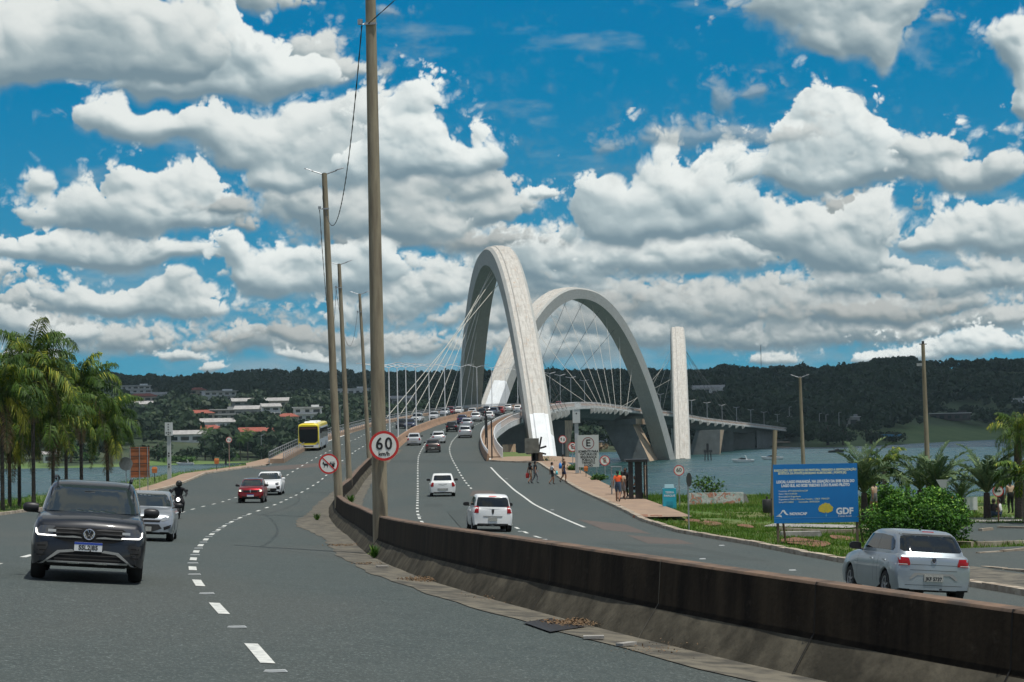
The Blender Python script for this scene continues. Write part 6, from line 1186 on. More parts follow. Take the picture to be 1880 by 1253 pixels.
# ------------------------------------------------------------------ poles on the median
def pole_thing(name, label, cat, X, Y, H, r0_, r1_, m, lean=(0, 0), group=None, z=None):
    zz_ = float(Gz(X, Y)) if z is None else z; t = thing(name, label, cat, (X, Y, zz_), 0, group); mb = MB(); n = 10
    mb.tube([(lean[0] * k / n, lean[1] * k / n, -.3 + (H + .3) * k / n) for k in range(n + 1)], [r0_ + (r1_ - r0_) * k / n for k in range(n + 1)], 16); mb.obj('pole', m, t, smooth=40); return t
def two_arms(t, H, s, m=M_galv, rot=0.0, off=(0, 0)):
    R = Matrix.Rotation(rot, 4, 'Z')
    for q in (-1, 1):
        mb = MB(); f = lambda x, z: R @ Vector((q * x * s, 0, H + z * s)) + Vector((off[0], off[1], 0)); mb.tube([f(.05, -.1), f(.45, .05), f(1.3, .33)], .045 * s ** .5, 6); a = mb.obj('lamp_arm', m, t)
        mb = MB(); c = f(1.55, .42); mb.loft([[c + R @ Vector((q * x * s, yy * s, z_ * s + x * .28 * s)) for yy, z_ in ((-w_, 0), (-w_ * .7, .09), (w_ * .7, .09), (w_, 0))] for x, w_ in ((-.42, .10), (-.1, .17), (.35, .15), (.48, .05))]); mb.obj('lamp_head', M_galv, a, fix=True)
    mb = MB(); mb.tube([Vector((off[0], off[1], H - .6 * s)), Vector((off[0], off[1], H + .05))], .16 * s, 10); mb.obj('pole_cap', M_galv, t)
PY = [(55.0, 16.9), (95.0, 16.3), (143.0, 16.3), (187.0, 16.3)]
PLAB = ['nearest and tallest concrete pole, carrying the large 60 sign', 'second concrete lamp pole carrying the no horse carts sign', 'third concrete lamp pole counting from the nearest', 'fourth concrete lamp pole at the foot of the bridge']
POLES = []
for k, (Y, H) in enumerate(PY):
    X = float(XMs(Y)) + (.02 if k == 0 else .12); t = pole_thing('lamp_post', PLAB[k], 'lamp post', X, Y, H + (2 if k == 0 else 0), .215, .125, M_pole, ([-.05, -.48, -.52, -.68][k], 0), 'concrete lamp poles along the median')
    if k: two_arms(t, H - .02, .46, off=([-.05, -.48, -.52, -.68][k], 0))
    mb = MB(); zc = (H - 1.7) if k else 14.55; lx = [-.05, -.48, -.52, -.68][k] * .9; mb.tube([(lx - .17, -.1, zc), (lx + .17, -.1, zc)], .02, 6); mb.box((lx, -.16, zc), (.34, .05, .06)); mb.tube([(lx - .28, -.16, zc - .02), (lx - .28, -.16, zc + .12)], .07, 8); mb.tube([(lx - .28, -.12, zc), (lx, 0, zc)], .018, 6); mb.obj('cable_clamp', M_galv, t)
    if k: mb = MB(); mb.tube([([0, -.48, -.52, -.68][k] - .06 + .02 * math.sin(i), -.15, H - .6 - i * .12) for i in range(10)], .018, 5); mb.obj('conduit', M_dark, t)
    POLES.append((t, zc))
def wire(a, b, sag, lab, twist=True):
    mb = MB(); n = 60; A_, B_ = Vector(a), Vector(b)
    for ph in ((0, math.pi) if twist else (0,)): mb.tube([A_.lerp(B_, i / n) - Vector((0, 0, sag * 4 * (i / n) * (1 - i / n))) + Vector((.012 * math.cos(i * 2.2 + ph), 0, .012 * math.sin(i * 2.2 + ph))) for i in range(n + 1)], .011, 4)
    o = mb.obj('power_cable', M_signk); tag(o, lab, 'cable', 'cables slung between the concrete poles')
wl_ = ['twisted black cable sagging from the tallest pole to the second pole', 'black cable sagging between the second and third concrete poles', 'black cable sagging between the third and fourth concrete poles']
for k in range(3):
    a, b = POLES[k], POLES[k + 1]; wire(a[0].location + Vector((-.28 + [0, -.43, -.47, -.6][k], -.16, a[1] - .05)), b[0].location + Vector(([-.45, -.75, -.9][k], -.14, b[1] - .02)), [2.6, 4.3, 3.6][k], wl_[k])
wire(POLES[0][0].location + Vector((-.1, -.16, POLES[0][1])), Vector((12, 16, 29.5)), .5, 'black cable running from the tallest pole up out of the view')
# round signs
def arc(cx, cy, r, a0, a1, n=10): return [(cx + r * math.cos(rad(a0 + (a1 - a0) * i / n)), cy + r * math.sin(rad(a0 + (a1 - a0) * i / n))) for i in range(n + 1)]
def ring_sign(p, r, parent, back=False, border=.17, yaw=0):
    mb = MB(); R = Matrix.Rotation(yaw, 3, 'Z'); A = R @ Vector((0, -1, 0)); p = Vector(p); mb.disc(p, r, 40, A, .006, 1); o = mb.obj('sign_plate', [M_red, M_galv], parent)
    mb = MB(); rows = [[p + A * .008 + R @ Vector((q * math.cos(a), 0, q * math.sin(a))) for a in np.linspace(0, 2 * math.pi, 41)] for q in (r * (1 - border), r * .995)]; mb.grid(rows); rr = mb.obj('sign_border', M_red, o)
    mb = MB(); mb.add([p + A * .0075 + R @ Vector((r * (1 - border) * math.cos(a), 0, r * (1 - border) * math.sin(a))) for a in np.linspace(0, 2 * math.pi, 41)[:-1]], [tuple(range(40))]); mb.obj('sign_face', M_signw, o); return o, A
def flat(polys, p, parent, m, d=.012, yaw=0, name='pictogram'):
    R = Matrix.Rotation(yaw, 3, 'Z'); mb = MB()
    for poly in polys: mb.prism(poly, .002, lambda u, v, w: Vector(p) + R @ Vector((u, -d - w, v)))
    return mb.obj(name, m, parent, fix=True)
# the 60 sign on the near pole
P1 = POLES[0][0].location; q = at(705, 819, 54.55); t = thing('speed_sign', 'large round 60 km/h sign fixed to the tallest concrete pole', 'road sign', (q.x, q.y, q.z)); r6 = .405
o, A = ring_sign((0, 0, 0), r6, t, border=.175); put_text('6', .46, M_signk, o, (-.125, -.014, .045), bold=.008, sx=.90, depth=.002); put_text('0', .46, M_signk, o, (.125, -.014, .045), bold=.008, sx=.90, depth=.002); put_text('km/h', .15, M_signk, o, (.0, -.014, -.215), bold=.004, depth=.002)
mb = MB(); mb.box((.04, .12, .0), (.10, .20, .06)); mb.box((.04, .12, .25), (.10, .22, .03)); mb.obj('bracket', M_galv, t)
q = at(603.5, 852, 94.6); t = thing('no_carts_sign', 'round sign forbidding horse drawn carts on the second concrete pole', 'road sign', (q.x, q.y, q.z)); o, A = ring_sign((0, 0, 0), .475, t, border=.17)
hs = [(-.30, -.02), (-.27, .10), (-.24, .11), (-.20, .02), (-.06, .01), (-.03, -.03), (-.05, -.17), (-.08, -.17), (-.08, -.08), (-.18, -.08), (-.20, -.17), (-.23, -.17), (-.22, -.06), (-.26, .0)]
flat([hs, [(-.04, .01), (.06, .03), (.06, .015), (-.04, -.005)], [(.04, .02), (.30, .02), (.30, -.03), (.04, -.03)], [(.05, .09), (.28, .09), (.28, .075), (.05, .075)], [(.08, .08), (.10, .08), (.10, .02), (.08, .02)], [(.24, .08), (.26, .08), (.26, .02), (.24, .02)], arc(.20, -.10, .075, 0, 345, 14)], (0, 0, 0), o, M_signk); flat([[(-.31, .27), (-.27, .31), (.31, -.27), (.27, -.31)]], (0, 0, 0), o, M_red, .016, name='diagonal_bar')
mb = MB(); mb.box((0, .14, 0), (.1, .24, .06)); mb.obj('bracket', M_galv, t)
# signs on their own posts
def post_sign(px, pyc, pyb, r, lab, Y=None, polys=None, bar=False, txt=None, cat='road sign', backside=False, m=M_red, name='road_sign', yaw=0, post=M_galv, tsz=.9):
    b = gp(px, pyb) if Y is None else at(px, pyb, Y); c = at(px, pyc, b.y); h = c.z - b.z; t = thing(name, lab, cat, b); mb = MB(); mb.tube([(0, .05, -.4), (0, .05, h + r * .8)], .035, 8); mb.obj('post', post, t)
    if backside: mb = MB(); mb.disc((0, 0, h), r, 32, (0, -1, 0), .006); mb.obj('sign_plate', M_galv if m is M_red else m, t); return t
    o, A = ring_sign((0, 0, h), r, t, border=.17, yaw=yaw)
    if polys: flat([[(x * r, y * r) for x, y in q_] for q_ in polys], (0, 0, h), o, M_signk, yaw=yaw)
    if txt: put_text(txt, r * tsz, M_signk, o, (0, -.014, h + .05 * r), bold=r * .015, depth=.002)
    if bar: flat([[(-.62 * r, .55 * r), (-.55 * r, .62 * r), (.62 * r, -.55 * r), (.55 * r, -.62 * r)]], (0, 0, h), o, M_red, .016, name='diagonal_bar')
    return t
ARR = [[(-.45, -.3), (-.25, -.3), (-.25, .1), (-.12, .1), (-.35, .5), (-.58, .1), (-.45, .1)], [(.45, .3), (.25, .3), (.25, -.1), (.12, -.1), (.35, -.5), (.58, -.1), (.45, -.1)]]
post_sign(421, 808, 862, .29, 'round two way traffic sign on a thin post by the left kerb', polys=ARR, post=mat('post_reddish', (.35, .22, .18), .7))
post_sign(1034, 807, 860, .36, 'round two way sign on a tall post nearest the painted arch foot', polys=ARR); post_sign(1052, 821, 862, .42, 'no parking sign left of the white parking board', txt='E', bar=True, tsz=1.35); post_sign(1062, 822, 864, .34, 'round sign partly hidden behind the white parking board', txt='60', tsz=.8)
post_sign(1111, 846, 874, .42, 'no parking sign right of the white parking board', txt='E', bar=True, tsz=1.35)
post_sign(1248, 864, 930, .30, 'small round 60 sign above the turquoise kiosk box', txt='60', tsz=1.05); post_sign(1834, 902, 960, .26, 'round one way arrow sign between palms at the right', polys=[[(-.6, -.06), (.1, -.06), (.1, -.2), (.62, 0), (.1, .2), (.1, .06), (-.6, .06)]], post=mat('post_rust', (.20, .09, .06), .8))
post_sign(1267, 881, 975, .30, 'back of a dark round sign on a grey post by the kerb', backside=True, m=M_signk, name='road_sign').rotation_euler = (0, 0, rad(62)); post_sign(232, 852, 935, .42, 'grey back of a round sign left of the rusty board', Y=125, backside=True)
# triangular yield sign from behind
b = at(1735, 960, 98); t = thing('yield_sign', 'pale back of a triangular give way sign above the round bush', 'road sign', b); h = at(1735, 893, 98).z - b.z; mb = MB(); mb.tube([(0, .04, -.3), (0, .04, h + .3)], .03, 8); mb.obj('post', M_galv, t); flat([[(-.38, .32), (.38, .32), (0, -.36)]], (0, 0, h), t, mat('sign_back_pale', (.34, .38, .36), .6), name='sign_plate')
# white parking board
b = gp(1085, 872); t = thing('parking_board', 'large white parking board reading somente para viaturas with a circled E', 'road sign', b); W = 38 / 3700 * b.y; hb_ = at(1080, 858, b.y).z - b.z; ht_ = at(1080, 799, b.y).z - b.z; x0 = at(1061, 850, b.y).x - b.x; x1 = at(1100, 850, b.y).x - b.x; xc = (x0 + x1) / 2
mb = MB(); mb.box((xc, 0, (hb_ + ht_) / 2), (x1 - x0, .03, ht_ - hb_)); pl = mb.obj('sign_plate', mat('board_grey_white', (.50, .52, .49), .5), t); mb = MB()
for x in (x0 + .2, x1 - .2): mb.tube([(x, .05, -.3), (x, .05, ht_ - .05)], .035, 8)
mb.obj('post', M_galv, t); Hh = ht_ - hb_; mb = MB(); cz_ = hb_ + Hh * .74; mb.grid([[Vector((xc + q_ * math.cos(a), -.018, cz_ + q_ * math.sin(a))) for a in np.linspace(0, 2 * math.pi, 41)] for q_ in (Hh * .165, Hh * .19)]); mb.obj('sign_ring', mat('ring_dark_red', (.22, .05, .05), .5), pl); put_text('E', Hh * .30, M_signk, pl, (xc, -.018, cz_), bold=.02)
for i, s in enumerate(['SOMENTE PARA', 'VIATURAS DE', 'SEGURANÇA', 'PÚBLICA E', 'TRÂNSITO', 'RADIO']): put_text(s, Hh * .098, M_signk, pl, (xc, -.018, hb_ + Hh * (.485 - i * .088)), bold=.010, sx=.88)
# traffic cameras
def camera_post(px, pb, pt, Y, lab, w=.42, hh=1.7, y2=None, light=False):
    b = at(px, pb, Y); top = at(px, pt, Y).z - b.z; t = thing('camera_post', lab, 'camera post', b); mb = MB(); mb.box((0, 0, top / 2 - .3), (w * .52, w * .5, top)); mb.obj('post', mat('post_grey', (.40, .43, .43), .5), t); mb = MB(); mb.box((0, -.02, top - hh / 2), (w, w * .9, hh)); bx = mb.obj('camera_box', mat('box_pale', (.50, .53, .52), .5), t); mb = MB()
    for z in ((.15, .35, .55, .75) if light else (.3,)): mb.disc((0, -w * .45 - .02, top - z * hh), w * .10, 10, (0, -1, 0), .012)
    if light:
        for x, z in ((-w * .28, .83), (w * .28, .83), (0, .95)): mb.disc((x, -w * .45 - .02, top - z * hh * .95), w * .10, 10, (0, -1, 0), .012)
        for z in (.44, .39, .24, .19): mb.disc((0, -w * .25 - .02, top * z), w * .12, 10, (0, -1, 0), .012)
    mb.obj('lens', M_signk, bx); return t
cpst = camera_post(311, 877, 776, 176, 'tall grey speed camera post with dotted head on the left verge', .60, 1.15, light=True); cp2 = camera_post(1060, 862, 752, 170, 'tall grey camera post with box head left of the parking board', .62, 1.15)
mb = MB(); mb.box((.12, -.2, at(1060, 750, 170).z - cp2.location.z + .22), (.5, .3, .38)); mb.obj('camera_head', M_white, cp2)
# rusty board and bollards on the left verge
b = at(258, 912, 150); t = thing('sign_board', 'rusty orange back of a board on three thin posts at the left verge', 'sign board', b); k_ = 150 / 3700; X0, X1 = -19 * k_, 17 * k_; Z0, Z1 = at(258, 877, 150).z - b.z, at(258, 821, 150).z - b.z
mb = MB(); mb.box(((X0 + X1) / 2, 0, (Z0 + Z1) / 2), (X1 - X0, .03, Z1 - Z0)); mb.obj('board', mat('rust_sheet', (.42, .12, .035), .8, c2=(.20, .10, .055), sc=1.6, bump=.2), t)
for x in (X0 + .05, (X0 + X1) / 2, X1 - .12): mb = MB(); mb.tube([(x, -.05, -1.2), (x, -.05, Z1)], .03, 6); mb.obj('post', M_galv, t)
mb = MB()
for z in (.2, .45, .7, .95): mb.box(((X0 + X1) / 2, -.045, Z0 + (Z1 - Z0) * z), (X1 - X0, .02, .05))
mb.obj('batten', M_dark, t)
def light_stub(px, py, lab, col, Y=None, s=1.0):
    b = gp(px, py) if Y is None else at(px, py, Y); t = thing('marker_post', lab, 'marker', b); mb = MB(); mb.tube([(0, 0, -.1), (0, 0, .55 * s)], .03, 6); mb.obj('post', M_dark, t); mb = MB(); mb.loft([[(x * f * s, y * f * s, z * s + .5 * s) for x, y in ((-.16, -.1), (.16, -.1), (.16, .1), (-.16, .1))] for z, f in ((0, .8), (.25, 1), (.38, .7))]); mb.obj('marker_head', mat(col[0], col[1], .6), t, fix=True)
OR = ('marker_orange', (.50, .16, .04)); light_stub(284, 884, 'small orange marker right of the rusty board', OR, 160, 1.3); light_stub(398, 866, 'orange box marker on the verge left of the two way sign', OR, None, 1.4); light_stub(1076, 878, 'orange marker in the grass below the parking board', OR, None, 1.1)
# dark posts along the walkway
for k, (px, yb, yt) in enumerate([(884, 802, 755), (893, 826, 764), (901, 842, 770), (889, 814, 760)]):
    Yp = [262, 222, 203, 238][k]; p = along(Yp, -1.1, .15); top = at(px, yt, Yp).z; t = thing('lamp_post', ['dark thin post farthest along the walkway wall', 'dark thin post third along the walkway wall', 'dark thin post at the near end of the walkway', 'dark thin post second from the far end of the walkway wall'][k], 'post', p, 0, 'dark posts beside the walkway'); mb = MB(); mb.tube([(0, 0, -.1), (0, 0, top - p.z)], .10 if k in (0,) else .07, 8); mb.obj('pole', M_signk, t)
# white twin armed lamp posts on the bridge median, and the row beyond
for k, Yp in enumerate([207, 226, 246, 268, 291, 316, 343, 371, 400, 430, 462, 496, 530]):
    p = along(Yp, -12.0 if Yp > 300 else float(XMs(Yp) - XR(Yp)) + .12, .9); t = pole_thing('bridge_lamp', ('white twin armed lamp post number %s along the bridge median wall' % ['one', 'two', 'three', 'four', 'five', 'six', 'seven', 'eight', 'nine', 'ten', 'eleven', 'twelve', 'thirteen'][k]), 'lamp post', p.x, p.y, 8.6, .09, .06, M_white, (0, 0), 'white lamp posts along the bridge median', z=p.z)
    for q in (-1, 1): mb = MB(); mb.tube([(0, 0, 8.55), (q * 1.0, 0, 8.85), (q * 1.7, 0, 9.0)], .05, 6); a = mb.obj('lamp_arm', M_white, t); mb = MB(); mb.box((q * 2.0, 0, 9.03), (.7, .22, .08)); mb.obj('lamp_head', M_white, a)
for k, Yp in enumerate([600, 632, 665, 700, 815, 850, 885, 920, 958, 998, 1040, 1085, 1130, 1180, 1230]):
    p = along(Yp, -12.0, .5); t = thing('bridge_lamp', 'small far lamp post on the median, number %s past the first arch' % ['one', 'two', 'three', 'four', 'five', 'six', 'seven', 'eight', 'nine', 'ten', 'eleven', 'twelve', 'thirteen', 'fourteen', 'fifteen'][k], 'lamp post', p, 0, 'far lamp posts along the bridge deck'); mb = MB(); mb.tube([(0, 0, 0), (0, 0, 9.5)], .13, 6); mb.obj('pole', M_galv, t)
    for q in (-1, 1): mb = MB(); mb.tube([(0, 0, 9.4), (q * 1.7, 0, 9.8)], .12, 5); mb.obj('lamp_arm', M_galv, t)
# right bank poles
b = at(1477, 905, 150); t = pole_thing('lamp_post', 'concrete lamp post with two short arms behind the blue notice board', 'lamp post', b.x, b.y, at(1473, 693, 150).z - b.z, .17, .10, M_pole, (-.12, 0), z=b.z); two_arms(t, at(1473, 693, 150).z - b.z, .34, off=(-.12, 0))
b = at(1707, 960, 112); Hq = at(1703, 632, 112).z - b.z; t = pole_thing('utility_pole', 'tall plain concrete pole above the green bush at the right', 'pole', b.x, b.y, Hq, .17, .10, M_pole, (-.10, 0), z=b.z); mb = MB(); mb.tube([(-.3, 0, Hq), (.1, 0, Hq)], .03, 6); mb.box((-.1, 0, Hq + .08), (.12, .12, .18)); mb.obj('pole_top_fitting', M_dark, t); mb = MB(); mb.box((-.35, -.1, Hq * .885), (.30, .04, .16)); mb.obj('small_plate', M_galv, t)
b = gp(1417, 948); t = pole_thing('utility_pole', 'short leaning weathered pole with two stub rails left of the blue notice board', 'pole', b.x, b.y, at(1425, 790, b.y).z - b.z, .15, .11, M_pole, (.28, 0), z=b.z); hh = at(1425, 790, b.y).z - b.z; mb = MB()
for f in (.86, .80): mb.tube([(.26, 0, hh * f), (1.05, .2, hh * f - .02)], .02, 5)
mb.obj('stub_rail', M_dark, t); 
mb = MB(); mb.loft([[(r_2 * math.cos(a), r_2 * math.sin(a), z) for a in np.linspace(0, 2 * math.pi, 13)[:-1]] for z, r_2 in ((0, .18), (.05, .22), (.6, .24), (.66, .20))]); o = mb.obj('rubbish_bin', M_trim, None, 40, fix=True, loc=gp(1409, 955) + Vector((0, 0, .35))); tag(o, 'dark litter bin hanging on the short leaning pole', 'bin')
mb = MB(); mb.tube([(.22, 0, -.4), (.22, 0, .7)], .03, 6); mb.tube([(.0, 0, .66), (.0, 0, .80)], .05, 6); mb.obj('bin_stand', M_dark, o)
# blue notice board
Yb = 77.0; b = at(1498, 1004, Yb); b.z = float(Gz(b.x, Yb)); t = thing('notice_board', 'large blue notice board with white lettering on wooden posts beside the kerb', 'notice board', b); M_blue = mat('board_blue', (.001, .175, .50), .45, c2=(.001, .155, .45), sc=.8)
bx0, bx1 = at(1420, 905, Yb).x - b.x, at(1575, 905, Yb).x - b.x; bz0, bz1 = at(1498, 960, Yb).z - b.z, at(1498, 852, Yb).z - b.z; bw, bh = bx1 - bx0, bz1 - bz0; cx = (bx0 + bx1) / 2
mb = MB(); mb.box((cx, 0, (bz0 + bz1) / 2), (bw, .03, bh)); bd = mb.obj('board', M_blue, t)
for u in (.045, .985): mb = MB(); mb.box((bx0 + bw * u, .07, bz1 / 2 - .25), (.09, .08, bz1 + .45)); mb.obj('post', M_wood, t)
for u, v in ((.05, .17), (.93, 1.12)): mb = MB(); mb.tube([(bx0 + bw * u, .1, bz1 * .93), (bx0 + bw * v, 1.4 if u > .5 else .9, -.1)], .045, 5); mb.obj('brace', M_wood, t)
M_by = mat('board_yellow', (.72, .74, .50), .5); M_bwt = mat('board_text_white', (.72, .76, .80), .5)
def bt(s, u, v, sz, m=M_bwt, al='CENTER', bold=.002, sx=1.0): put_text(s, bh * sz, m, bd, (bx0 + bw * u, -.018, bz0 + bh * v), align=al, bold=bold, sx=sx, depth=.001)
bt('EXECUÇÃO DE SERVIÇO DE PINTURA, VISANDO A REVITALIZAÇÃO', .50, .895, .050, M_by, sx=.92, bold=.005); bt('ESTÉTICA DA PONTE JUSCELINO KUBITSCHEK ( PONTE JK)', .06, .845, .050, M_by, 'LEFT', sx=.88, bold=.005)
bt('LOCAL: LAGO PARANOÁ, NA LIGAÇÃO DA SHIS QL26 DO', .50, .70, .064, bold=.009, sx=.79); bt('LAGO SUL AO SCES TRECHO 2 DO PLANO PILOTO', .50, .635, .064, bold=.009, sx=.79)
for i, (s, s2, u2) in enumerate([('Contrato nº:', '177/2024 NOVACAP', .175), ('Valor: R$', '3.414.450,00', .145), ('Execução:', 'Civil Engenharia', .15), ('Engenheiro Civil:', 'Pedro Menezes Teixeira - CREA 19843/DF', .20), ('Início:', '27/11/2023        Conclusão: 30/03/2024', .115)]): bt(s, .06, .545 - i * .047, .038, M_bwt, 'LEFT', .0008); bt(s2, u2, .545 - i * .047, .038, M_by, 'LEFT', .0008)
bt('NOVACAP', .185, .155, .062, bold=.007, al='LEFT', sx=1.0); bt('GDF', .735, .185, .150, bold=.014, al='LEFT', sx=1.0); bt('É tempo de ação', .76, .105, .034, al='LEFT', bold=.001)
def bp(poly, m, nm='logo_shape'): flat([[(bx0 + bw * u, bz0 + bh * v) for u, v in poly]], (0, 0, 0), bd, m, .017, name=nm)
bp([(.02, .115), (.075, .165), (.10, .225), (.125, .225), (.15, .165), (.175, .14), (.145, .14), (.125, .165), (.108, .205), (.085, .165), (.055, .13)], M_bwt); bp([(.02, .115), (.055, .14), (.085, .135), (.095, .10), (.06, .115)], M_bwt)
MY_ = mat('tree_yellow', (.70, .50, .02), .5, c2=(.45, .42, .08), sc=14); rg2 = random.Random(4); bp([(.615 + .085 * math.cos(a) * (1 + rg2.uniform(-.08, .08)), .225 + .105 * math.sin(a) * (1 + rg2.uniform(-.1, .1)) * 1.0) for a in np.linspace(-.35, math.pi + .35, 22)] + [(.60, .16), (.615, .18), (.63, .16)], MY_); bp([(.61, .10), (.625, .10), (.621, .17), (.617, .17)], mat('tree_trunk_blue', (.10, .35, .55), .5)); bp([(.0, .088), (1, .088), (1, .083), (0, .083)], mat('pale_blue_line', (.10, .32, .60), .5))
# turquoise kiosk box
b = gp(1230, 936); t = thing('kiosk_box', 'turquoise box with small white lettering on the grass left of the painted wall', 'vending box', b); w_ = 24 / 3700 * b.y; h_ = 40 / 3700 * b.y; mb = MB(); mb.box((0, .3, h_ / 2 - .1), (w_, .6, h_ + .1)); bo = mb.obj('body', mat('turquoise_panel', (.02, .36, .48), .5), t); mb = MB(); mb.box((0, .3, h_ + .07), (w_ * .75, .5, .18), taper=.9); mb.obj('top_panel', mat('top_pale_blue', (.35, .55, .60), .5), t)
for i, s in enumerate(['TERRA', 'PARQUE']): put_text(s, .16, M_bwt, bo, (0, -.006, h_ * (.78 - i * .15)), bold=.004)
mb = MB(); mb.box((0, -.01, h_ * .28), (w_ * .5, .02, h_ * .2)); mb.obj('hatch', mat('turquoise_dark', (.02, .28, .38), .5), bo)
# graffiti wall
b = at(1315, 938, 118); t = thing('painted_wall', 'low concrete wall painted with pink and green graffiti on the lake bank', 'wall', b); k_ = 118 / 3700; mb = MB(); mb.box((0, 0, .50), (100 * k_, .25, 1.1)); M_gr = mat('graffiti_paint', (.62, .62, .57), .8); g_ = M_gr.node_tree; bb = g_.nodes['Principled BSDF']; co = nd(g_, 'ShaderNodeTexCoord').outputs['Object']
n1 = nd(g_, 'ShaderNodeTexNoise', {'Vector': co, 'Scale': 1.7, 'Detail': 2.5, 'Distortion': 2.2}).outputs[0]; n2 = nd(g_, 'ShaderNodeTexNoise', {'Vector': co, 'Scale': 2.6, 'Detail': 2.0, 'Distortion': 3.0}).outputs[0]; c = mixc(g_, rng(g_, n1, .50, .53), (.62, .62, .58), (.60, .26, .18)); c = mixc(g_, rng(g_, n2, .58, .60), c, (.20, .42, .36)); c = mixc(g_, rng(g_, mth(g_, 'ABSOLUTE', mth(g_, 'SUBTRACT', n2, .5)), .015, .004), c, (.10, .05, .05)); g_.links.new(c, bb.inputs['Base Color']); mb.obj('wall', M_gr, t); mb = MB(); mb.prism([(0, -.1), (.5, -.1), (.15, .95), (0, .95)], .25, lambda u, v, w: Vector((50 * k_ + u, w - .125, v))); mb.obj('wall_end', M_conc, t, fix=True)
# dark shelter
b = gp(1171, 921); t = thing('bus_shelter', 'dark narrow shelter with flat roof and glass side on the pavement', 'shelter', b); k_ = b.y / 3700; z_t = at(1171, 846, b.y).z - b.z; mb = MB(); mb.box((-.02, 1.0, z_t), (40 * k_, 2.4, .14)); mb.obj('roof', M_signk, t)
for x, y, w1, nm in ((-12, .0, .28, 'upright'), (2.5, .2, .42, 'upright'), (17, -.1, .10, 'upright'), (17, 2.0, .10, 'upright')): mb = MB(); mb.box((x * k_, y, z_t / 2), (w1, .16, z_t)); mb.obj(nm, M_signk, t)
mb = MB(); mb.box((3 * k_, 1.6, .45), (20 * k_, .45, .07)); mb.box((-6 * k_, 1.6, .2), (.08, .4, .45)); mb.box((12 * k_, 1.6, .2), (.08, .4, .45)); mb.obj('bench', M_signk, t); mb = MB(); mb.box((17 * k_, 1.0, z_t * .5), (.02, 1.8, z_t * .75)); mb.obj('glass_panel', mat('shelter_glass', (.10, .14, .15), .1, alpha=1), t)
b = gp(1133, 912); t = thing('vendor_stall', 'small grey vendor stall frame behind the orange shirted walker', 'stall', b); mb = MB(); k_ = b.y / 3700
for x in (-9, 9): mb.box((x * k_, 0, .9), (.05, .05, 2.0)); mb.box((x * k_, .8, .9), (.05, .05, 2.0))
mb.box((0, .4, 1.9), (19 * k_, .9, .05)); mb.obj('frame', M_galv, t); mb = MB(); mb.box((0, .4, .75), (17 * k_, .8, .5)); mb.obj('counter', mat('stall_grey', (.25, .27, .27), .6), t); mb = MB(); mb.box((.1, .1, 1.45), (10 * k_, .3, .35), taper=.8); mb.obj('goods', mat('goods_green', (.10, .42, .20), .7), t)
# equipment by the arch foot
b = at(985, 849, 195); b.z = float(Gz(b.x, 195)); t = thing('timber_structure', 'grey boxed platform on timber legs standing before the white arch foot', 'platform', b); k_ = 195 / 3700; zt = at(985, 805, 195).z - b.z; zm = at(985, 832, 195).z - b.z
mb = MB(); mb.box((-8 * k_, 0, (zt + zm) / 2), (26 * k_, 1.2, zt - zm)); mb.obj('box', mat('plywood_grey', (.17, .17, .14), .8, c2=(.11, .11, .09), sc=2), t); mb = MB(); mb.box((7 * k_, .1, (zt + zm) / 2 + .1), (3 * k_, 1.3, zt - zm + .1), R=Matrix.Rotation(.2, 3, 'Y')); mb.box((13 * k_, .2, zt * .62), (12 * k_, .2, .18), R=Matrix.Rotation(-.3, 3, 'Y')); mb.box((12 * k_, .3, zt * .36), (12 * k_, .2, .16), R=Matrix.Rotation(.25, 3, 'Y')); mb.obj('beam', M_signk, t)
for x, w1 in ((-1.5, .55), (-5.5, .4), (7, .5)): mb = MB(); mb.box((x * k_, 0, zm / 2 - .1), (w1, .4, zm + .3)); mb.obj('leg', M_wood if x > 0 else M_signk, t)
for s in (9, 17): mb = MB(); mb.tube([(s * k_, .3, zm * .35), ((s + 9) * k_, .3, -.2)], .12, 5); mb.obj('strut', M_signk, t)
# white notices and banner at right
b = at(1768, 948, 104); t = thing('small_board', 'white board with handwritten notice in front of the small palm', 'notice board', b); k_ = 104 / 3700; z_0, z_1 = at(1768, 937, 104).z - b.z, at(1768, 913, 104).z - b.z
mb = MB(); mb.box((5 * k_, 0, (z_0 + z_1) / 2), (44 * k_, .03, z_1 - z_0)); bd2 = mb.obj('board', M_white, t); mb = MB(); mb.box((-1 * k_, -.02, z_0 - .25), (14 * k_, .03, .9)); mb.obj('lower_panel', M_white, t); mb = MB(); mb.box((-8 * k_, .04, z_1 / 2), (.06, .06, z_1)); mb.box((22 * k_, .04, z_1 / 2), (.06, .06, z_1)); mb.obj('post', M_wood, t)
b = at(1640, 985, 88); t = thing('banner', 'bright green banner with red letters low behind the silver hatchback', 'banner', b); z_0, z_1 = at(1640, 985, 88).z - b.z, at(1640, 965, 88).z - b.z; k_ = 88 / 3700; mb = MB(); mb.box((0, 0, z_1 - .24), (70 * k_, .02, .48)); bn = mb.obj('cloth', mat('banner_green', (.10, .62, .10), .7), t); put_text('LAVA JATO', .28, M_brake, bn, (-.55, -.012, z_1 - .26), bold=.006)
for s in (-35, 35): mb = MB(); mb.box((s * k_, .02, z_1 / 2 - .1), (.04, .04, z_1 + .2)); mb.obj('stake', M_wood, t)
p = gp(1470, 985); mb = MB(); mb.box((0, 0, .10), (1.7, .5, .20), taper=.95); o = mb.obj('concrete_slab', M_conc, None, loc=p); tag(o, 'pale concrete slab lying in the grass under the blue notice board', 'slab')
p = gp(1605, 890); 
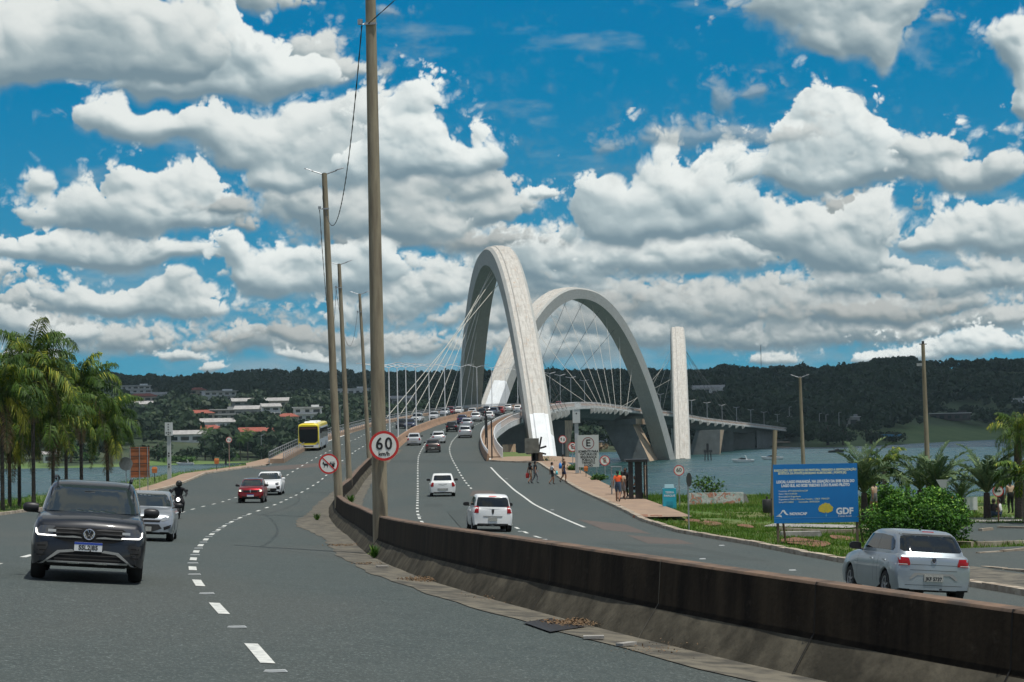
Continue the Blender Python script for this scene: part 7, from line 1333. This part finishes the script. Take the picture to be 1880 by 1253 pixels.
t = thing('lifeguard_flag', 'orange and black parasol folded on the lawn by the small palm', 'parasol', at(1747, 928, 112)); mb = MB(); mb.tube([(0, 0, -.8), (0, 0, .5)], .02, 6); mb.obj('stick', M_dark, t); mb = MB(); mb.loft([[(r_2 * math.cos(a), r_2 * math.sin(a), z) for a in np.linspace(0, 2 * math.pi, 9)[:-1]] for z, r_2 in ((.1, .35), (.3, .25), (.5, .02))]); mb.obj('canopy', CL['orange'], t, fix=True)
# boats
def boat(px, py, L, lab, dark=False, rz=None, tower=True):
    d = ray(px, py); p = Vector((0, 0, EYE)) + d * (EYE / -d.z); t = thing('motorboat', lab, 'boat', (p.x, p.y, 0), rz if rz is not None else math.pi / 2, 'motor boats on the lake'); m = M_signk if dark else M_white; mb = MB(); rows = []
    for u, w, z0, z1 in ((-.5, .14, .05, .75), (-.3, .155, -.05, .80), (.0, .16, -.1, .88), (.25, .13, .0, 1.0), (.42, .06, .3, 1.08), (.5, .01, .8, 1.12)): rows.append([(w * L, u * L, z1), (w * L * .85, u * L, z0 + .15), (0, u * L, z0 - .15), (-w * L * .85, u * L, z0 + .15), (-w * L, u * L, z1), (0, u * L, z1 + .06)])
    mb.loft(rows); mb.obj('hull', m, t, 50, fix=True); mb = MB(); mb.loft([[(w * L, u * L, .85), (w * L * .7, u * L, .85 + h_), (-w * L * .7, u * L, .85 + h_), (-w * L, u * L, .85)] for u, w, h_ in ((-.12, .10, .5), (.08, .11, .75), (.26, .06, .2))]); mb.obj('windscreen', M_glass, t, fix=True)
    if tower:
        mb = MB()
        for s in (-1, 1): mb.tube([(s * .13 * L, -.2 * L, .8), (s * .11 * L, -.12 * L, 2.2), (0, -.08 * L, 2.3)], .06, 6)
        mb.obj('tower', m, t)
    mb = MB(); mb.box((0, -.28 * L, .95), (.2 * L, .14 * L, .35)); mb.obj('seat', CL['grey'], t); return t
boat(340, 854, 7.5, 'white speedboat in front of the far left shore'); boat(1364, 849, 7.5, 'white motorboat with arched tower nearest the bridge pier', rz=math.pi / 2); boat(1417, 844, 8, 'dark topped white motorboat behind the leaning pole', rz=math.pi / 2 + .2); boat(1536, 831, 7, 'small dark boat on open water above the notice board', dark=True, rz=-math.pi / 2)
d = ray(1300, 846); p = Vector((0, 0, EYE)) + d * (EYE / -d.z); t = thing('marker_platform', 'small steel marker platform on legs in the water beside the far pier', 'platform', (p.x, p.y, 0)); mb = MB()
for x in (-1.2, 0, 1.2): mb.tube([(x, 0, -1), (x * .8, 0, 3.2)], .22, 6)
mb.obj('leg', M_dark, t); mb = MB(); mb.box((0, 0, 3.4), (3.0, 1.6, .9)); mb.tube([(0, 0, 3.8), (0, 0, 6.2)], .5, 8); mb.obj('deck', M_dark, t)
# far signs and roofs on the right shore
for px, py, w, h, m, lab, nm in [(1625, 800, 12, 1.2, ('roof_blue', (.05, .22, .36)), 'long blue canopy roof on the right shore clearing', 'canopy'), (1466, 776, 5, 7, ('sign_blue', (.06, .25, .38)), 'light blue road sign at the far end of the bridge', 'road_sign'), (1555, 762, 6, 4, ('board_grey', (.22, .24, .24)), 'grey hoarding on the hillside right of the lamp with two arms', 'billboard')]:
    q = hp(px, py + 12); t = thing(nm, lab, nm.replace('_', ' '), q); z = at(px, py, q.y).z - q.z; mb = MB(); mb.box((0, 0, z), (w * 1.5, 3 if nm == 'canopy' else .3, h)); mb.obj('panel', mat(m[0], m[1], .6), t); mb = MB()
    for s in (-.6, .6): mb.box((s * w, 0, z / 2), (.3, .3, z))
    mb.obj('post', M_galv, t)
for k, (px, yb, yt) in enumerate([(1541, 800, 758), (1505, 795, 760), (1450, 797, 748), (1517, 792, 762), (625, 800, 745), (480, 846, 800), (1400, 676, 640), (1397, 676, 634)][:6]):
    q = hp(px, yb); z = at(px, yt, q.y).z - q.z; t = thing('street_lamp', ['far street lamp right of the bridge end, second from right', 'far street lamp at the end of the bridge', 'far street lamp above the bridge deck near the leaning pole', 'far street lamp right of the bridge end, rightmost but one', 'far street lamp on the left hillside between concrete poles', 'thin lamp on the left shore near the bridge railing'][k], 'street lamp', q); mb = MB(); mb.tube([(0, 0, -1), (0, 0, z)], .16, 5); mb.tube([(0, 0, z), (1.6, 0, z + .3)], .12, 5); mb.obj('pole', M_galv, t)
q = hp(1398, 690); z = at(1398, 634, q.y).z - q.z; t = thing('radio_mast', 'thin lattice radio mast on the skyline between the third arch and the twin arm lamp', 'mast', q); mb = MB()
for s in (-1, 1): mb.tube([(s * .5, 0, 0), (s * .1, 0, z)], .12, 4)
mb.obj('mast', M_dark, t)
# litter, weeds and rubble along the median
M_leaf = mat('dry_leaves', (.20, .12, .06), .9, c2=(.10, .07, .04), sc=20)
def debris(px, py, n, r, lab, sz=.05):
    p = gp(px, py); rg = np.random.default_rng(px); n *= 3; P = np.stack([rg.normal(size=n) * r, rg.normal(size=n) * r * 1.1, .055 + rg.random(n) * .03], 1); V, Fc = leaves(P, sz * .45, np.tile([0, 0, 1.0], (n, 1)), .5); o = npobj('dry_leaves', V, Fc, M_leaf); o.location = p; o['kind'] = 'stuff'; return o
debris(1040, 1152, 260, .22, ''); debris(775, 1070, 180, .28, ''); debris(628, 1005, 90, .3, ''); debris(670, 1040, 60, .18, '', .04); debris(900, 1105, 70, .4, '', .03); debris(1190, 1200, 60, .4, '', .03)
def weed(px, py, h, lab, Y=None):
    p = gp(px, py); rg = np.random.default_rng(px * 3); n = 60; a = rg.random(n) * 6.28; r = rg.random(n) * h * .35; B = np.stack([r * np.cos(a) * .3, r * np.sin(a) * .3, 0 * a], 1); T = B + np.stack([r * np.cos(a) * 1.6, r * np.sin(a) * 1.6, h * (.4 + .6 * rg.random(n))], 1); w = np.stack([-np.sin(a), np.cos(a), 0 * a], 1) * h * .045; M_ = (B + T) / 2 + [0, 0, h * .12]
    V = np.stack([B, M_ - w, T, M_ + w], 1).reshape(-1, 3); o = npobj('weed', V, np.arange(4 * n).reshape(n, 4), M_bush, None, rg.random(n)); o.location = p; tag(o, lab, 'weed')
weed(688, 1028, .42, 'green weed growing at the foot of the tallest pole'); weed(582, 957, .4, 'dry weed on the gutter left of the wall bend'); weed(645, 925, .6, 'grass tuft behind the wall beside the third concrete pole'); weed(634, 940, .5, 'grass tuft behind the wall at the inside of the bend')
mb = MB(); p = gp(1030, 1156); d_ = .046; pts = [gp(x, y) for x, y in ((960, 1150), (1012, 1142), (1075, 1158), (1010, 1168))]; mb.add([(q_.x, q_.y, q_.z + .055) for q_ in pts], [(0, 1, 2, 3)]); struct(mb.obj('drain_grate', M_dark, fix=True))
for k, (px, py) in enumerate([(1090, 1180), (702, 1046), (1150, 1193)]): p = gp(px, py); mb = MB(); mb.box((0, 0, .07), (.26, .12, .035), R=Matrix.Rotation(.4 * k, 3, 'Z')); o = mb.obj('rubble_piece', M_conc, None, loc=p); tag(o, ['flat broken concrete piece in the gutter right of the drain', 'pale rubble piece in the gutter near the tallest pole', 'small broken concrete piece farthest right in the gutter'][k], 'rubble')
mb = MB(); p = gp(1190, 953)
for k in range(9): mb.box((random.uniform(-.7, .7), random.uniform(-.8, .8), .12), (.25, .18, .12), R=Matrix.Rotation(random.random() * 3, 3, 'Z'))
o = mb.obj('broken_kerb_stones', mat('brick_orange', (.50, .17, .09), .9, c2=(.3, .2, .15), sc=5), None, loc=p); tag(o, 'heap of broken orange kerb stones at the end of the pavement', 'rubble')
# an unseen fair-weather cumulus overhead shades the far hillside, as in the photograph
def cloud(c, R, seed):
    rg = np.random.default_rng(seed); bm = bmesh.new(); bmesh.ops.create_icosphere(bm, subdivisions=5, radius=1)
    P = np.array([v.co[:] for v in bm.verts]); f = fbm(P[:, 0] * 1.6 + 20, P[:, 1] * 1.6 + P[:, 2] * 1.1 + 20, seed, 5); 
    for v, k in zip(bm.verts, f): s = .62 + .75 * k; v.co = Vector((v.co.x * R[0] * s, v.co.y * R[1] * s, max(v.co.z, -.12) * R[2] * s))
    me = bpy.data.meshes.new('cloud'); bm.to_mesh(me); bm.free(); me.materials.append(mat('cloud_white', (.85, .86, .88), .9)); o = bpy.data.objects.new('cloud', me); COL.objects.link(o); o.location = c; o['kind'] = 'structure'; return o
k = 1500 / SUN.z
cloud(Vector((560, 1500, 20)) + SUN * k, (640, 620, 120), 5); cloud(Vector((-330, 1930, 30)) + SUN * k, (620, 480, 110), 8)

mb = MB(); mb.box((0, 1290, 55), (1700, 2720, 114)); hz_ = mb.obj('haze', mat('haze_air', (1, 1, 1), .5)); hz_['kind'] = 'stuff'
t = hz_.data.materials[0].node_tree; t.nodes.clear(); v = nd(t, 'ShaderNodeVolumePrincipled', {'Density': .00005, 'Color': (.62, .86, .92, 1), 'Anisotropy': .2}); t.links.new(v.outputs[0], nd(t, 'ShaderNodeOutputMaterial').inputs['Volume'])
